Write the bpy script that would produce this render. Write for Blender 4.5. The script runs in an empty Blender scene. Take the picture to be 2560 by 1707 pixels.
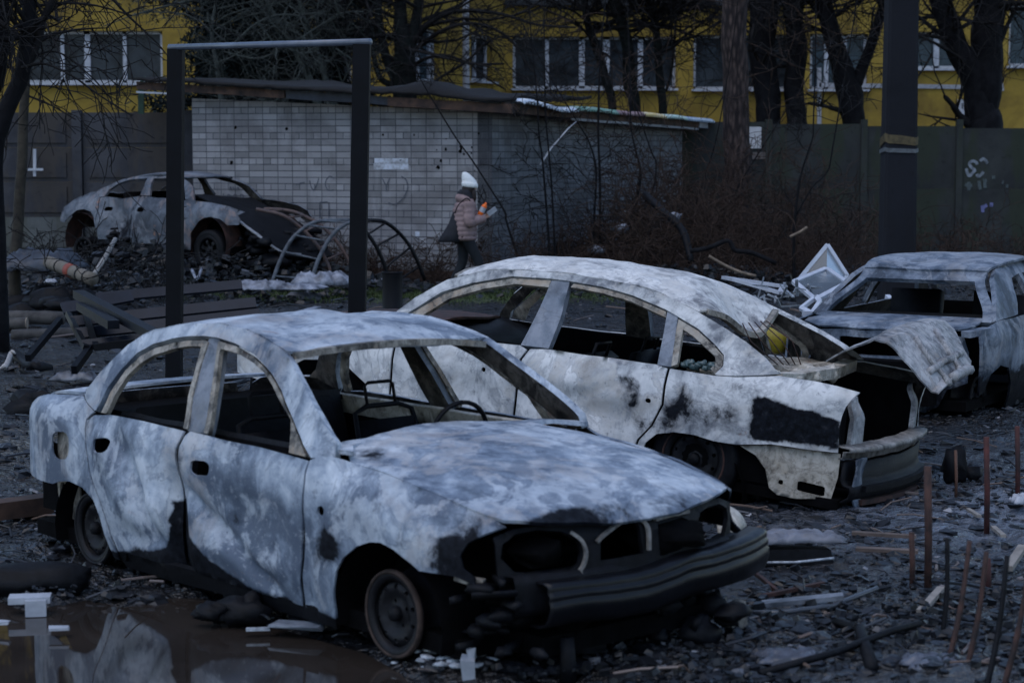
# Burnt-out cars in a muddy yard at dusk, built object by object.
import bpy, math, random
import numpy as np
from mathutils import Vector, Matrix, noise
from mathutils.geometry import delaunay_2d_cdt

# ------------------------------------------------------------------ camera, sky, sun, exposure
SC = bpy.context.scene
COL = SC.collection
CAM_H, CAM_PITCH, LENS = 2.128, math.radians(5.5), 70.0
cam_data = bpy.data.cameras.new("camera")
cam_data.lens = LENS; cam_data.sensor_width = 36.0
cam_data.clip_start = 0.1; cam_data.clip_end = 2000
cam_data.dof.use_dof = True
cam_data.dof.focus_distance = 15.0
cam_data.dof.aperture_fstop = 3.6
cam = bpy.data.objects.new("camera", cam_data); COL.objects.link(cam)
cam.location = (0, 0, CAM_H)
cam.rotation_euler = (math.pi / 2 - CAM_PITCH, 0, 0)
SC.camera = cam

SUN_EL, SUN_ROT = math.radians(66), math.radians(215)
world = bpy.data.worlds.new("World"); SC.world = world
world.use_nodes = True
wn = world.node_tree.nodes; wl = world.node_tree.links
sky = wn.new('ShaderNodeTexSky'); sky.sky_type = 'NISHITA'; sky.sun_disc = False
sky.sun_elevation = SUN_EL; sky.sun_rotation = SUN_ROT
sky.air_density = 1.0; sky.dust_density = 0.8; sky.ozone_density = 1.3
wn['Background'].inputs['Strength'].default_value = 0.135
wl.new(sky.outputs[0], wn['Background'].inputs['Color'])
sun_data = bpy.data.lights.new("sun", 'SUN'); sun_data.energy = 0.5
sun_data.angle = math.radians(60); sun_data.color = (1.0, 0.97, 0.94)
sun = bpy.data.objects.new("sun", sun_data); COL.objects.link(sun)
sun.rotation_euler = (math.pi / 2 - SUN_EL, 0, math.pi - SUN_ROT)
SC.view_settings.view_transform = 'Standard'; SC.view_settings.look = 'None'
SC.view_settings.exposure = 0.70; SC.view_settings.gamma = 1.0

# ------------------------------------------------------------------ camera geometry: a pixel of the photo -> a point of the yard
FPX = LENS / 36.0 * 2560
_C, _S = math.cos(CAM_PITCH), math.sin(CAM_PITCH)
def ray(px, py):
    a, b = (px - 1280) / FPX, -(py - 853.5) / FPX
    return Vector((a, _C + b * _S, -_S + b * _C))
def gnd(px, py, z=0.0):
    d = ray(px, py); t = (z - CAM_H) / d.z
    return Vector((d.x * t, d.y * t, z))
def at(px, py, D):
    d = ray(px, py); t = D / d.y
    return Vector((d.x * t, D, CAM_H + d.z * t))

# ------------------------------------------------------------------ small maths
def lerp(a, b, t): return a + (b - a) * t
def clip(v, a=0.0, b=1.0): return max(a, min(b, v))
def smooth(t): t = clip(t); return t * t * (3 - 2 * t)
def tab(t, table):
    if t <= table[0][0]: return table[0][1]
    for (x0, y0), (x1, y1) in zip(table, table[1:]):
        if t <= x1: return y0 + (y1 - y0) * (t - x0) / (x1 - x0)
    return table[-1][1]
def nz(x, y, z=0.0, s=1.0): return noise.noise(Vector((x * s, y * s, z * s)))
def fbm(x, y, z=0.0, s=1.0, oct=4):
    v, a, f = 0.0, 1.0, s
    for _ in range(oct):
        v += a * noise.noise(Vector((x * f, y * f, z * f))); a *= 0.5; f *= 2.03
    return v
def spline(pts, n=6, closed=False):
    P = [Vector(p) for p in pts]; out = []; m = len(P)
    rng = range(m if closed else m - 1)
    for i in rng:
        p1, p2 = P[i], P[(i + 1) % m]
        p0 = P[i - 1] if (closed or i > 0) else p1 * 2 - p2
        p3 = P[(i + 2) % m] if (closed or i + 2 < m) else p2 * 2 - p1
        for k in range(n):
            t = k / n; t2, t3 = t * t, t * t * t
            out.append(0.5 * ((2 * p1) + (p2 - p0) * t + (2 * p0 - 5 * p1 + 4 * p2 - p3) * t2 + (3 * p1 - p0 - 3 * p2 + p3) * t3))
    if not closed: out.append(P[-1])
    return out

# ------------------------------------------------------------------ mesh collector
class MB:
    def __init__(s):
        s.v = []; s.f = []; s.a = {}; s.fm = []
    def add(s, vs, fs, attr=None, mi=0):
        o = len(s.v); s.v.extend([tuple(v) for v in vs])
        s.f.extend([tuple(i + o for i in f) for f in fs]); s.fm.extend([mi] * len(fs))
        for k in s.a:
            if not attr or k not in attr: s.a[k].extend([0.0] * len(vs))
        if attr:
            for k, val in attr.items():
                if k not in s.a: s.a[k] = [0.0] * o
                s.a[k].extend(val if isinstance(val, (list, tuple)) and len(val) == len(vs) else [val] * len(vs))
        return s
    def box(s, c, size, rot=None, attr=None, jit=0.0, taper=1.0):
        sx, sy, sz = [q / 2 for q in size]; c = Vector(c); vs = []
        for z in (-1, 1):
            k = taper if z > 0 else 1.0
            for x, y in ((-1, -1), (1, -1), (1, 1), (-1, 1)):
                p = Vector((x * sx * k, y * sy * k, z * sz))
                if jit: p += Vector((random.uniform(-jit, jit), random.uniform(-jit, jit), random.uniform(-jit, jit)))
                if rot is not None: p = rot @ p
                vs.append(c + p)
        return s.add(vs, [(0, 3, 2, 1), (4, 5, 6, 7), (0, 1, 5, 4), (1, 2, 6, 5), (2, 3, 7, 6), (3, 0, 4, 7)], attr)
    def bar(s, a, b, w, h=None, attr=None, up=(0, 0, 1)):
        a, b = Vector(a), Vector(b); h = h or w; d = (b - a); L = d.length
        if L < 1e-6: return s
        d.normalize(); u = Vector(up)
        if abs(d.dot(u)) > 0.95: u = Vector((1, 0, 0)) if abs(d.x) < .9 else Vector((0, 1, 0))
        r = d.cross(u).normalized(); u = r.cross(d)
        vs = []
        for p in (a, b):
            for x, y in ((-1, -1), (1, -1), (1, 1), (-1, 1)): vs.append(p + r * (x * w / 2) + u * (y * h / 2))
        return s.add(vs, [(0, 1, 2, 3), (7, 6, 5, 4), (0, 4, 5, 1), (1, 5, 6, 2), (2, 6, 7, 3), (3, 7, 4, 0)], attr)
    def tube(s, pts, rad, n=6, cap=True, attr=None, flat=1.0):
        P = [Vector(p) for p in pts]; m = len(P)
        R = rad if isinstance(rad, (list, tuple)) else [rad] * m
        vs = []; fs = []; prev = None
        for i in range(m):
            d = (P[min(i + 1, m - 1)] - P[max(i - 1, 0)])
            if d.length < 1e-9: d = Vector((0, 0, 1))
            d.normalize()
            if prev is None:
                u = Vector((0, 0, 1)) if abs(d.z) < .9 else Vector((1, 0, 0))
                r = d.cross(u).normalized()
            else:
                r = prev - d * prev.dot(d)
                r = r.normalized() if r.length > 1e-6 else d.orthogonal().normalized()
            prev = r; q = d.cross(r)
            for k in range(n):
                a = 2 * math.pi * k / n
                vs.append(P[i] + (r * math.cos(a) + q * (math.sin(a) * flat)) * R[i])
        for i in range(m - 1):
            for k in range(n):
                fs.append((i * n + k, i * n + (k + 1) % n, (i + 1) * n + (k + 1) % n, (i + 1) * n + k))
        if cap:
            fs.append(tuple(range(n))[::-1]); fs.append(tuple(range((m - 1) * n, m * n)))
        return s.add(vs, fs, attr)
    def lathe(s, prof, n=32, axis='y', c=(0, 0, 0), attr=None):
        vs = []; fs = []; m = len(prof); c = Vector(c)
        for (r, h) in prof:
            for k in range(n):
                a = 2 * math.pi * k / n
                if axis == 'y': p = Vector((r * math.cos(a), h, r * math.sin(a)))
                else: p = Vector((r * math.cos(a), r * math.sin(a), h))
                vs.append(c + p)
        for i in range(m - 1):
            for k in range(n): fs.append((i * n + k, i * n + (k + 1) % n, (i + 1) * n + (k + 1) % n, (i + 1) * n + k))
        return s.add(vs, fs, attr)
    def grid(s, rows, attr=None, closed=False):
        m, n = len(rows), len(rows[0]); vs = [p for r in rows for p in r]; fs = []
        for i in range(m - 1):
            for k in range(n if closed else n - 1):
                fs.append((i * n + k, i * n + (k + 1) % n, (i + 1) * n + (k + 1) % n, (i + 1) * n + k))
        return s.add(vs, fs, attr)
    def blob(s, c, r, seed=0, rough=0.35, nu=10, nv=7, squash=(1, 1, 1), attr=None):
        c = Vector(c); vs = []; fs = []
        for j in range(nv + 1):
            th = math.pi * j / nv
            for i in range(nu):
                ph = 2 * math.pi * i / nu
                d = Vector((math.sin(th) * math.cos(ph), math.sin(th) * math.sin(ph), math.cos(th)))
                k = 1 + rough * noise.noise(d * 1.7 + Vector((seed * 3.1, seed * 1.7, seed)))
                vs.append(c + Vector((d.x * squash[0], d.y * squash[1], d.z * squash[2])) * r * k)
        for j in range(nv):
            for i in range(nu): fs.append((j * nu + i, (j + 1) * nu + i, (j + 1) * nu + (i + 1) % nu, j * nu + (i + 1) % nu))
        return s.add(vs, fs, attr)
    def build(s, name, mat, parent=None, sm=True, solid=None, label=None):
        me = bpy.data.meshes.new(name); me.from_pydata(s.v, [], s.f)
        mats = mat if isinstance(mat, (list, tuple)) else [mat]
        for q in mats: me.materials.append(q)
        if len(mats) > 1: me.polygons.foreach_set('material_index', s.fm)
        for k, val in s.a.items():
            at_ = me.attributes.new(k, 'FLOAT', 'POINT'); at_.data.foreach_set('value', [float(q) for q in val])
        me.polygons.foreach_set('use_smooth', [sm] * len(s.f)); me.update()
        o = bpy.data.objects.new(name, me); COL.objects.link(o)
        if parent is not None: o.parent = parent
        if solid:
            md = o.modifiers.new('thick', 'SOLIDIFY'); md.thickness = solid; md.offset = -1.0; md.use_even_offset = False
        if label: o['label'] = label
        return o

def tag(o, label=None, cat=None, group=None, kind=None):
    if label: o['label'] = label
    if cat: o['category'] = cat
    if group: o['group'] = group
    if kind: o['kind'] = kind
    return o
def thing(name, label, cat, loc=(0, 0, 0), rot=(0, 0, 0), group=None):
    o = bpy.data.objects.new(name, None); COL.objects.link(o)
    o.location = loc; o.rotation_euler = rot; o.empty_display_size = .2
    return tag(o, label, cat, group)

# flat outline with holes -> dense triangles -> curved sheet
def _inside(P, poly):
    x, y = P[:, 0], P[:, 1]; c = np.zeros(len(P), bool); n = len(poly)
    for i in range(n):
        x0, y0 = poly[i]; x1, y1 = poly[(i + 1) % n]
        if y0 == y1: continue
        cond = ((y0 > y) != (y1 > y)) & (x < (x1 - x0) * (y - y0) / (y1 - y0) + x0); c ^= cond
    return c
def _resample(poly, step):
    out = []; n = len(poly)
    for i in range(n):
        a, b = poly[i], poly[(i + 1) % n]; L = math.hypot(b[0] - a[0], b[1] - a[1]); k = max(1, int(math.ceil(L / step)))
        for j in range(k): out.append((a[0] + (b[0] - a[0]) * j / k, a[1] + (b[1] - a[1]) * j / k))
    return out
def tri2d(outline, holes=(), step=.03):
    loops = [_resample(outline, step)] + [_resample(h, step * .8) for h in holes]
    pts = []; edges = []
    for L in loops:
        o = len(pts); pts += L; edges += [(o + i, o + (i + 1) % len(L)) for i in range(len(L))]
    B = np.array(pts); mn, mx = B.min(0), B.max(0)
    gx = np.arange(mn[0], mx[0], step); gy = np.arange(mn[1], mx[1], step * .87)
    G = np.array([(x + (step / 2 if j % 2 else 0), y) for j, y in enumerate(gy) for x in gx])
    if len(G):
        ok = _inside(G, loops[0])
        for h in loops[1:]: ok &= ~_inside(G, h)
        G = G[ok]
        if len(G):
            d = np.full(len(G), 1e9)
            for i in range(0, len(B), 200):
                d = np.minimum(d, ((G[:, None, :] - B[None, i:i + 200, :]) ** 2).sum(2).min(1))
            G = G[d > (step * .55) ** 2]
    allp = [Vector(p) for p in pts] + [Vector((g[0], g[1])) for g in G]
    r = delaunay_2d_cdt(allp, edges, [], 0, 1e-6)
    V = np.array([(v.x, v.y) for v in r[0]]); Fc = np.array([f for f in r[2] if len(f) == 3])
    cen = V[Fc].mean(1); ok = _inside(cen, loops[0])
    for h in loops[1:]: ok &= ~_inside(cen, h)
    return V, Fc[ok]
def sheet(name, outline, fmap, mat, parent, holes=(), step=.03, thick=.012, out=None, attrs=None, flip=False, sm=True, label=None, back=None):
    """outline in (u,v); fmap(u,v)->xyz; out: vector the face should look towards; attrs: {name: f(u,v)}"""
    V, Fc = tri2d(outline, holes, step)
    P = [Vector(fmap(u, v)) for u, v in V]
    nsum = Vector((0, 0, 0))
    for f in Fc: nsum += (P[f[1]] - P[f[0]]).cross(P[f[2]] - P[f[0]])
    rev = (nsum.dot(Vector(out)) < 0) if out is not None else flip
    fs = [tuple(f[::-1]) if rev else tuple(f) for f in Fc.tolist()]
    m = MB(); at_ = {k: [fn(u, v) for u, v in V] for k, fn in (attrs or {}).items()}
    if attrs is not None:   # closeness to the panel edge, for the darker scale along the seams
        Bd = np.array([p for L in [outline] + list(holes) for p in _resample(L, .03)]); dm = np.full(len(V), 1e9)
        for i in range(0, len(Bd), 200): dm = np.minimum(dm, ((V[:, None, :] - Bd[None, i:i + 200, :]) ** 2).sum(2).min(1))
        at_['edge'] = [float(math.exp(-math.sqrt(q) / .045)) for q in dm]
    m.add(P, fs, at_)
    # back face and rim with vertices of their own, so the sheet edge stays crisp
    N = [Vector((0, 0, 0)) for _ in P]
    for f in fs:
        fnm = (P[f[1]] - P[f[0]]).cross(P[f[2]] - P[f[0]])
        for i in f: N[i] += fnm
    Bk = [p - (n.normalized() if n.length > 1e-12 else n) * thick for p, n in zip(P, N)]
    m.add(Bk, [f[::-1] for f in fs], at_, 1 if back else 0)
    edges = {}
    for f in fs:
        for a, b in ((f[0], f[1]), (f[1], f[2]), (f[2], f[0])):
            if (b, a) in edges: del edges[(b, a)]
            else: edges[(a, b)] = 1
    idx = {}; rv = []; ra = {k: [] for k in at_}
    def gi(i, back):
        if (i, back) not in idx:
            idx[(i, back)] = len(rv); rv.append(Bk[i] if back else P[i])
            for k in at_: ra[k].append(at_[k][i])
        return idx[(i, back)]
    rf = [(gi(b, 0), gi(a, 0), gi(a, 1), gi(b, 1)) for a, b in edges]
    m.add(rv, rf, ra)
    return m.build(name, [mat, M[back]] if back else mat, parent, sm=sm, label=label)

# ------------------------------------------------------------------ materials
class NT:
    def __init__(s, name):
        s.m = bpy.data.materials.new(name); s.m.use_nodes = True
        s.t = s.m.node_tree; s.n = s.t.nodes; s.b = s.n['Principled BSDF']
        s.tc = s.n.new('ShaderNodeTexCoord')
    def link(s, a, b): s.t.links.new(a, b)
    def val(s, sock, v):
        if hasattr(v, 'links') or isinstance(v, bpy.types.NodeSocket): s.link(v, sock)
        else: sock.default_value = v
    def map(s, scale=(1, 1, 1), loc=(0, 0, 0), rot=(0, 0, 0), src='Object'):
        n = s.n.new('ShaderNodeMapping'); s.link(s.tc.outputs[src], n.inputs[0])
        n.inputs['Scale'].default_value = scale; n.inputs['Location'].default_value = loc; n.inputs['Rotation'].default_value = rot
        return n.outputs[0]
    def noise(s, vec, scale=5, detail=6, rough=.55, dist=0.0):
        n = s.n.new('ShaderNodeTexNoise'); s.link(vec, n.inputs['Vector'])
        n.inputs['Scale'].default_value = scale; n.inputs['Detail'].default_value = detail
        n.inputs['Roughness'].default_value = rough; n.inputs['Distortion'].default_value = dist
        return n.outputs['Fac']
    def voro(s, vec, scale=5, feat='F1', out='Distance'):
        n = s.n.new('ShaderNodeTexVoronoi'); n.feature = feat; s.link(vec, n.inputs['Vector']); n.inputs['Scale'].default_value = scale
        return n.outputs[out]
    def ramp(s, fac, stops, interp='LINEAR'):
        n = s.n.new('ShaderNodeValToRGB'); s.link(fac, n.inputs[0]); cr = n.color_ramp; cr.interpolation = interp
        while len(cr.elements) < len(stops): cr.elements.new(.5)
        for e, (p, c) in zip(cr.elements, stops):
            e.position = p; e.color = (c if isinstance(c, tuple) else (c, c, c)) + (1,)
        return n.outputs[0]
    def mix(s, fac, a, b, mode='MIX'):
        n = s.n.new('ShaderNodeMix'); n.data_type = 'RGBA'; n.blend_type = mode
        s.val(n.inputs[0], fac)
        for i, q in ((6, a), (7, b)):
            if isinstance(q, tuple): n.inputs[i].default_value = q + (1,)
            else: s.link(q, n.inputs[i])
        return n.outputs[2]
    def math(s, op, a, b=0.0, c=None):
        n = s.n.new('ShaderNodeMath'); n.operation = op; s.val(n.inputs[0], a); s.val(n.inputs[1], b)
        if c is not None: s.val(n.inputs[2], c)
        return n.outputs[0]
    def step(s, v, a, b):
        n = s.n.new('ShaderNodeMapRange'); n.interpolation_type = 'SMOOTHSTEP'; s.link(v, n.inputs[0])
        n.inputs[1].default_value = a; n.inputs[2].default_value = b
        return n.outputs[0]
    def attr(s, name):
        n = s.n.new('ShaderNodeAttribute'); n.attribute_name = name; return n
    def xyz(s, vec):
        n = s.n.new('ShaderNodeSeparateXYZ'); s.link(vec, n.inputs[0]); return n.outputs
    def bump(s, h, strength=.3, dist=.02):
        n = s.n.new('ShaderNodeBump'); n.inputs['Strength'].default_value = strength; n.inputs['Distance'].default_value = dist
        s.link(h, n.inputs['Height']); s.link(n.outputs[0], s.b.inputs['Normal'])
    def out(s, col=None, rough=.7, metal=0.0, spec=.35):
        if col is not None:
            if isinstance(col, tuple): s.b.inputs['Base Color'].default_value = col + (1,)
            else: s.link(col, s.b.inputs['Base Color'])
        s.val(s.b.inputs['Roughness'], rough); s.val(s.b.inputs['Metallic'], metal)
        s.b.inputs['Specular IOR Level'].default_value = spec
        return s.m

def burnt_metal(name, seed, dark=(.115, .14, .185), mid=(.215, .25, .305), pale=(.345, .38, .43), white=(.54, .57, .61), warm=(.34, .31, .295),
                warm_amt=.45, scale=1.0, spots=.5, bias=0.0, contrast=1.75, island=.55):
    """steel with the paint burnt off: ash, slate scale, soot (painted by the 'soot' attribute) and fresh rust ('rust')"""
    t = NT(name); v = t.map(loc=(seed * 3.7, seed * 1.9, seed))
    a = t.noise(v, 1.7 * scale, 6, .55, .9)
    a2 = t.noise(v, 8 * scale, 8, .62, .6)
    st = t.noise(t.map((6 * scale, 6 * scale, 1.2 * scale), (seed, 2, seed)), 1.6, 6, .6, .5)
    edge = t.attr('edge').outputs['Fac']
    k = t.math('ADD', t.math('MULTIPLY', a2, .26), t.math('ADD', t.math('MULTIPLY', a, .54), t.math('MULTIPLY', st, .20)))
    k = t.math('MULTIPLY_ADD', t.math('SUBTRACT', k, .5), contrast, .5)
    k = t.math('ADD', k, t.math('ADD', t.math('MULTIPLY', t.attr('ash').outputs['Fac'], .07), bias))
    k = t.math('SUBTRACT', k, t.math('MULTIPLY', edge, t.math('MULTIPLY', t.noise(v, 5, 5, .6), .13)))
    col = t.ramp(k, [(.36, dark), (.45, mid), (.54, pale), (.67, white)])
    # crisp edged islands of ash and baked filler on the blue grey scale
    fn_ = t.math('ADD', t.math('MULTIPLY', t.noise(v, 2.3 * scale, 11, .66, 1.3), .8), t.math('ADD', t.math('MULTIPLY', st, .2), t.math('MULTIPLY', t.attr('ash').outputs['Fac'], .07)))
    isl = t.step(fn_, .505, .56); rim_ = t.math('MULTIPLY', t.step(fn_, .485, .515), t.math('SUBTRACT', 1.0, isl))
    w = t.step(t.noise(v, 1.5 * scale, 7, .6, .8), .44, .60)
    icol = t.mix(w, white, warm); icol = t.mix(t.step(t.noise(v, 13 * scale, 8, .7, .5), .45, .66), icol, tuple(q * .74 for q in pale))
    col = t.mix(t.math('MULTIPLY', rim_, .45), col, dark)
    col = t.mix(t.math('MULTIPLY', isl, island), col, icol)
    # round scale marks where paint bubbled and fell away
    vv = t.n.new('ShaderNodeVectorMath'); vv.operation = 'ADD'; t.link(v, vv.inputs[0]); nn = t.n.new('ShaderNodeTexNoise'); nn.inputs['Scale'].default_value = 5; nn.inputs['Detail'].default_value = 5
    t.link(v, nn.inputs['Vector']); sc_ = t.n.new('ShaderNodeVectorMath'); sc_.operation = 'SCALE'; t.link(nn.outputs['Color'], sc_.inputs[0]); sc_.inputs['Scale'].default_value = .16; t.link(sc_.outputs[0], vv.inputs[1])
    vo = t.voro(vv.outputs[0], 5.2 * scale); pick = t.step(t.noise(v, 1.3 * scale, 3, .5), .48, .60)
    ring = t.math('MULTIPLY', t.step(vo, .36, .24), pick)
    col = t.mix(t.math('MULTIPLY', ring, .62), col, tuple(lerp(p_, q_, .35) for p_, q_ in zip(dark, mid)))
    sp = t.step(t.noise(v, 21, 7, .72), .57, .68)
    col = t.mix(t.math('MULTIPLY', sp, spots), col, tuple(q * .7 for q in dark))
    fl = t.step(t.noise(v, 44, 6, .72), .56, .70)
    col = t.mix(t.math('MULTIPLY', fl, .40), col, white)
    rn = t.noise(v, 7, 9, .68, .6)
    rf = t.step(t.math('MULTIPLY_ADD', t.math('SUBTRACT', rn, .5), 1.6, t.attr('rust').outputs['Fac']), .42, .66)
    rcol = t.ramp(a2, [(.35, (.10, .05, .035)), (.5, (.25, .13, .09)), (.66, (.42, .27, .21))])
    col = t.mix(rf, col, rcol)
    sn = t.math('ADD', t.math('MULTIPLY', t.noise(v, 5.0, 9, .68, .8), .7), t.math('MULTIPLY', t.noise(v, 22, 6, .7), .3))
    sraw = t.math('MULTIPLY_ADD', t.math('SUBTRACT', sn, .5), 1.7, t.attr('soot').outputs['Fac'])
    half = t.step(sraw, .22, .52); col = t.mix(t.math('MULTIPLY', half, .62), col, tuple(q * .55 for q in dark))
    sf = t.step(sraw, .42, .62)
    scol = t.ramp(t.noise(v, 30, 6, .7), [(.4, (.0035, .004, .006)), (.62, (.010, .012, .017)), (.74, (.05, .05, .055))])
    col = t.mix(sf, col, scol)
    h = t.math('ADD', t.math('MULTIPLY', t.noise(v, 70, 6, .7), .5), t.math('ADD', t.math('MULTIPLY', a2, .9), t.math('MULTIPLY', ring, -.35)))
    t.bump(h, .40, .007)
    t.out(col, t.ramp(a2, [(.3, .48), (.7, .74)]), 0, .3)
    t.link(t.math('MULTIPLY_ADD', half, -.26, .34), t.b.inputs['Specular IOR Level'])
    return t.m
def plain(name, c, rough=.7, var=.35, scale=14, bump=.2, spec=.35, seed=0, metal=0.0, c2=None, bd=.006):
    t = NT(name); v = t.map(loc=(seed, seed * 2, seed * .7))
    n = t.noise(v, scale, 7, .62, .3)
    c2 = c2 or tuple(q * (1 - var) for q in c)
    col = t.ramp(n, [(.36, c2), (.62, c)])
    if bump: t.bump(t.noise(v, scale * 3, 6, .65), bump, bd)
    return t.out(col, rough, metal, spec)

M = {}
M['car1'] = burnt_metal('burnt_steel_blue_grey', 1, dark=(.075, .098, .14), mid=(.165, .205, .265), pale=(.29, .34, .41), white=(.50, .545, .60), bias=-.018, island=.50)
M['car2'] = burnt_metal('burnt_steel_pale', 7, dark=(.11, .12, .14), mid=(.33, .345, .36), pale=(.50, .51, .52), white=(.64, .64, .64), warm=(.33, .30, .265), warm_amt=.5, spots=.55, bias=.02)
M['car2roof'] = burnt_metal('burnt_steel_ash_roof', 9, dark=(.16, .16, .17), mid=(.40, .40, .40), pale=(.55, .55, .55), white=(.68, .67, .65), warm=(.45, .42, .385), warm_amt=.5, spots=.7, scale=1.6, bias=.02)
M['car3'] = burnt_metal('burnt_steel_blue', 13, dark=(.03, .042, .062), mid=(.085, .11, .15), pale=(.17, .20, .25), white=(.27, .30, .345), warm=(.19, .18, .18), warm_amt=.35)
M['car4'] = burnt_metal('burnt_steel_silver', 17, dark=(.03, .036, .048), mid=(.065, .078, .10), pale=(.105, .122, .15), white=(.17, .185, .21), warm=(.20, .13, .105), warm_amt=.4, bias=.0, scale=.8)
M['taupe'] = burnt_metal('burnt_taupe_beam', 27, dark=(.05, .047, .045), mid=(.13, .125, .12), pale=(.21, .20, .19), white=(.30, .29, .28), warm=(.18, .15, .12), warm_amt=.4, scale=2.2)
M['lid'] = burnt_metal('burnt_lid_grey', 28, dark=(.06, .062, .07), mid=(.17, .175, .185), pale=(.27, .275, .285), white=(.40, .40, .41), warm=(.21, .18, .155), warm_amt=.5, scale=2.0, spots=.7)
M['cream'] = burnt_metal('burnt_primer_cream', 21, dark=(.12, .105, .085), mid=(.34, .31, .26), pale=(.47, .43, .37), white=(.55, .51, .45), warm=(.32, .26, .18), warm_amt=.4, spots=.8, scale=2.0)
M['frame_tan'] = burnt_metal('burnt_frame_tan', 25, dark=(.035, .032, .030), mid=(.13, .12, .105), pale=(.25, .23, .20), white=(.36, .335, .295), warm=(.30, .22, .15), warm_amt=.5, scale=2.2)
M['slate'] = burnt_metal('burnt_pillar_slate', 29, dark=(.055, .065, .085), mid=(.10, .12, .15), pale=(.145, .17, .21), white=(.22, .24, .28), warm=(.15, .15, .15), spots=.3)
M['innertan'] = burnt_metal('tan_inner_steel', 35, dark=(.02, .018, .016), mid=(.10, .092, .08), pale=(.22, .20, .175), white=(.36, .34, .31), warm=(.16, .11, .08), scale=2)
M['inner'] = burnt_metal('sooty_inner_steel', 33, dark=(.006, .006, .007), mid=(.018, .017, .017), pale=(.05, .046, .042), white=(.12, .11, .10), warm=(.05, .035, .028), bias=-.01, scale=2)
M['black'] = plain('charred_black', (.0055, .0062, .009), .60, .6, 18, .5, .16)
M['soot'] = plain('sooty_interior', (.0035, .0035, .0042), .9, .5, 9, .5, .06)
M['bumper'] = plain('scorched_bumper_plastic', (.0045, .005, .0075), .36, .5, 6, .35, .25)
M['rimdark'] = plain('burnt_wheel_steel', (.010, .0105, .014), .55, .55, 12, .3, .2, c2=(.004, .004, .005))
M['rust'] = plain('rusted_rim_edge', (.065, .045, .038), .8, .5, 7, .3, .2, c2=(.012, .010, .010))
M['rustdark'] = plain('dark_rust', (.060, .028, .022), .75, .5, 14, .4, c2=(.016, .010, .010))
# ================================================================== GROUND
random.seed(3)
PUDDLE = [tuple(gnd(*q)[:2]) for q in [(-260, 1470), (-60, 1490), (110, 1535), (250, 1512), (330, 1528), (480, 1500), (560, 1530), (640, 1560), (760, 1590), (880, 1620),
          (960, 1660), (1000, 1700), (1150, 1712), (1400, 1730), (1700, 1760), (1500, 1860), (600, 1900), (-300, 1880)]]
_PD = np.array(PUDDLE)
def pud(P):
    """signed distance to the puddle outline (negative inside)"""
    d = np.full(len(P), 1e9); n = len(_PD)
    for i in range(n):
        a, b = _PD[i], _PD[(i + 1) % n]; ab = b - a
        t = np.clip(((P - a) @ ab) / (ab @ ab), 0, 1); q = a + t[:, None] * ab
        d = np.minimum(d, np.hypot(*(P - q).T))
    ins = _inside(P, [tuple(q) for q in _PD]); return np.where(ins, -d, d)
def height(x, y):
    h = .035 * fbm(x, y, 0, .45, 3) + .022 * fbm(x, y, 5, 2.1, 3)
    if y < 30: h += .030 * fbm(x, y, 9, 4.5, 3)
    if y < 16: h += .016 * noise.noise(Vector((x * 9, y * 9, 4)))
    # rubble bank under the car by the shed, slight rise along the fence
    e = ((x + 5.2) / 3.3) ** 2 + ((y - 31.6) / 2.4) ** 2
    h += .26 * math.exp(-e * e)
    # rubble bank at the right foreground
    e = ((x - 2.75) / 1.0) ** 2 + ((y - 7.3) / 1.3) ** 2
    h += .10 * math.exp(-e)
    # the tail of the second car has sunk into the mud
    e = ((x - 1.8) / 1.2) ** 2 + ((y - 12.6) / 1.1) ** 2
    h -= .05 * math.exp(-e)
    return h
def axis(lo, hi, fine0, fine1, st):
    a = list(np.arange(fine0, fine1, st)); k = st
    x = fine0
    left = []
    while x > lo: k *= 1.35; x -= k; left.append(x)
    k = st; x = a[-1]; right = []
    while x < hi: k *= 1.35; x += k; right.append(x)
    return left[::-1] + a + right
ys = list(np.arange(4.2, 12, .055)) + list(np.arange(12, 20, .09)) + list(np.arange(20, 34, .16))
k = .2; yy = ys[-1]
while yy < 500: k *= 1.3; yy += k; ys.append(yy)
k = .2; yy = 4.2; pre = []
while yy > -60: k *= 1.5; yy -= k; pre.append(yy)
ys = pre[::-1] + ys
xs = axis(-300, 300, -6.4, 6.4, .07)
GX, GY = np.meshgrid(xs, ys); PP = np.stack([GX.ravel(), GY.ravel()], 1)
sd = pud(PP)
Z = np.array([height(x, y) if (-30 < x < 30 and 0 < y < 60) else 0.0 for x, y in PP])
rimn = np.array([.16 * fbm(x, y, 3, 1.8, 3) if abs(d) < .8 else 0 for (x, y), d in zip(PP, sd)])
tt = np.clip((-(sd + rimn) + .26) / .34, 0, 1); Z = Z * (1 - tt) + (-.115) * tt + .0
g = MB(); nxs = len(xs)
g.v = [(float(p[0]), float(p[1]), float(z)) for p, z in zip(PP, Z)]
for j in range(len(ys) - 1):
    for i in range(nxs - 1): g.f.append((j * nxs + i, j * nxs + i + 1, (j + 1) * nxs + i + 1, (j + 1) * nxs + i))
g.fm = [0] * len(g.f)
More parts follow.
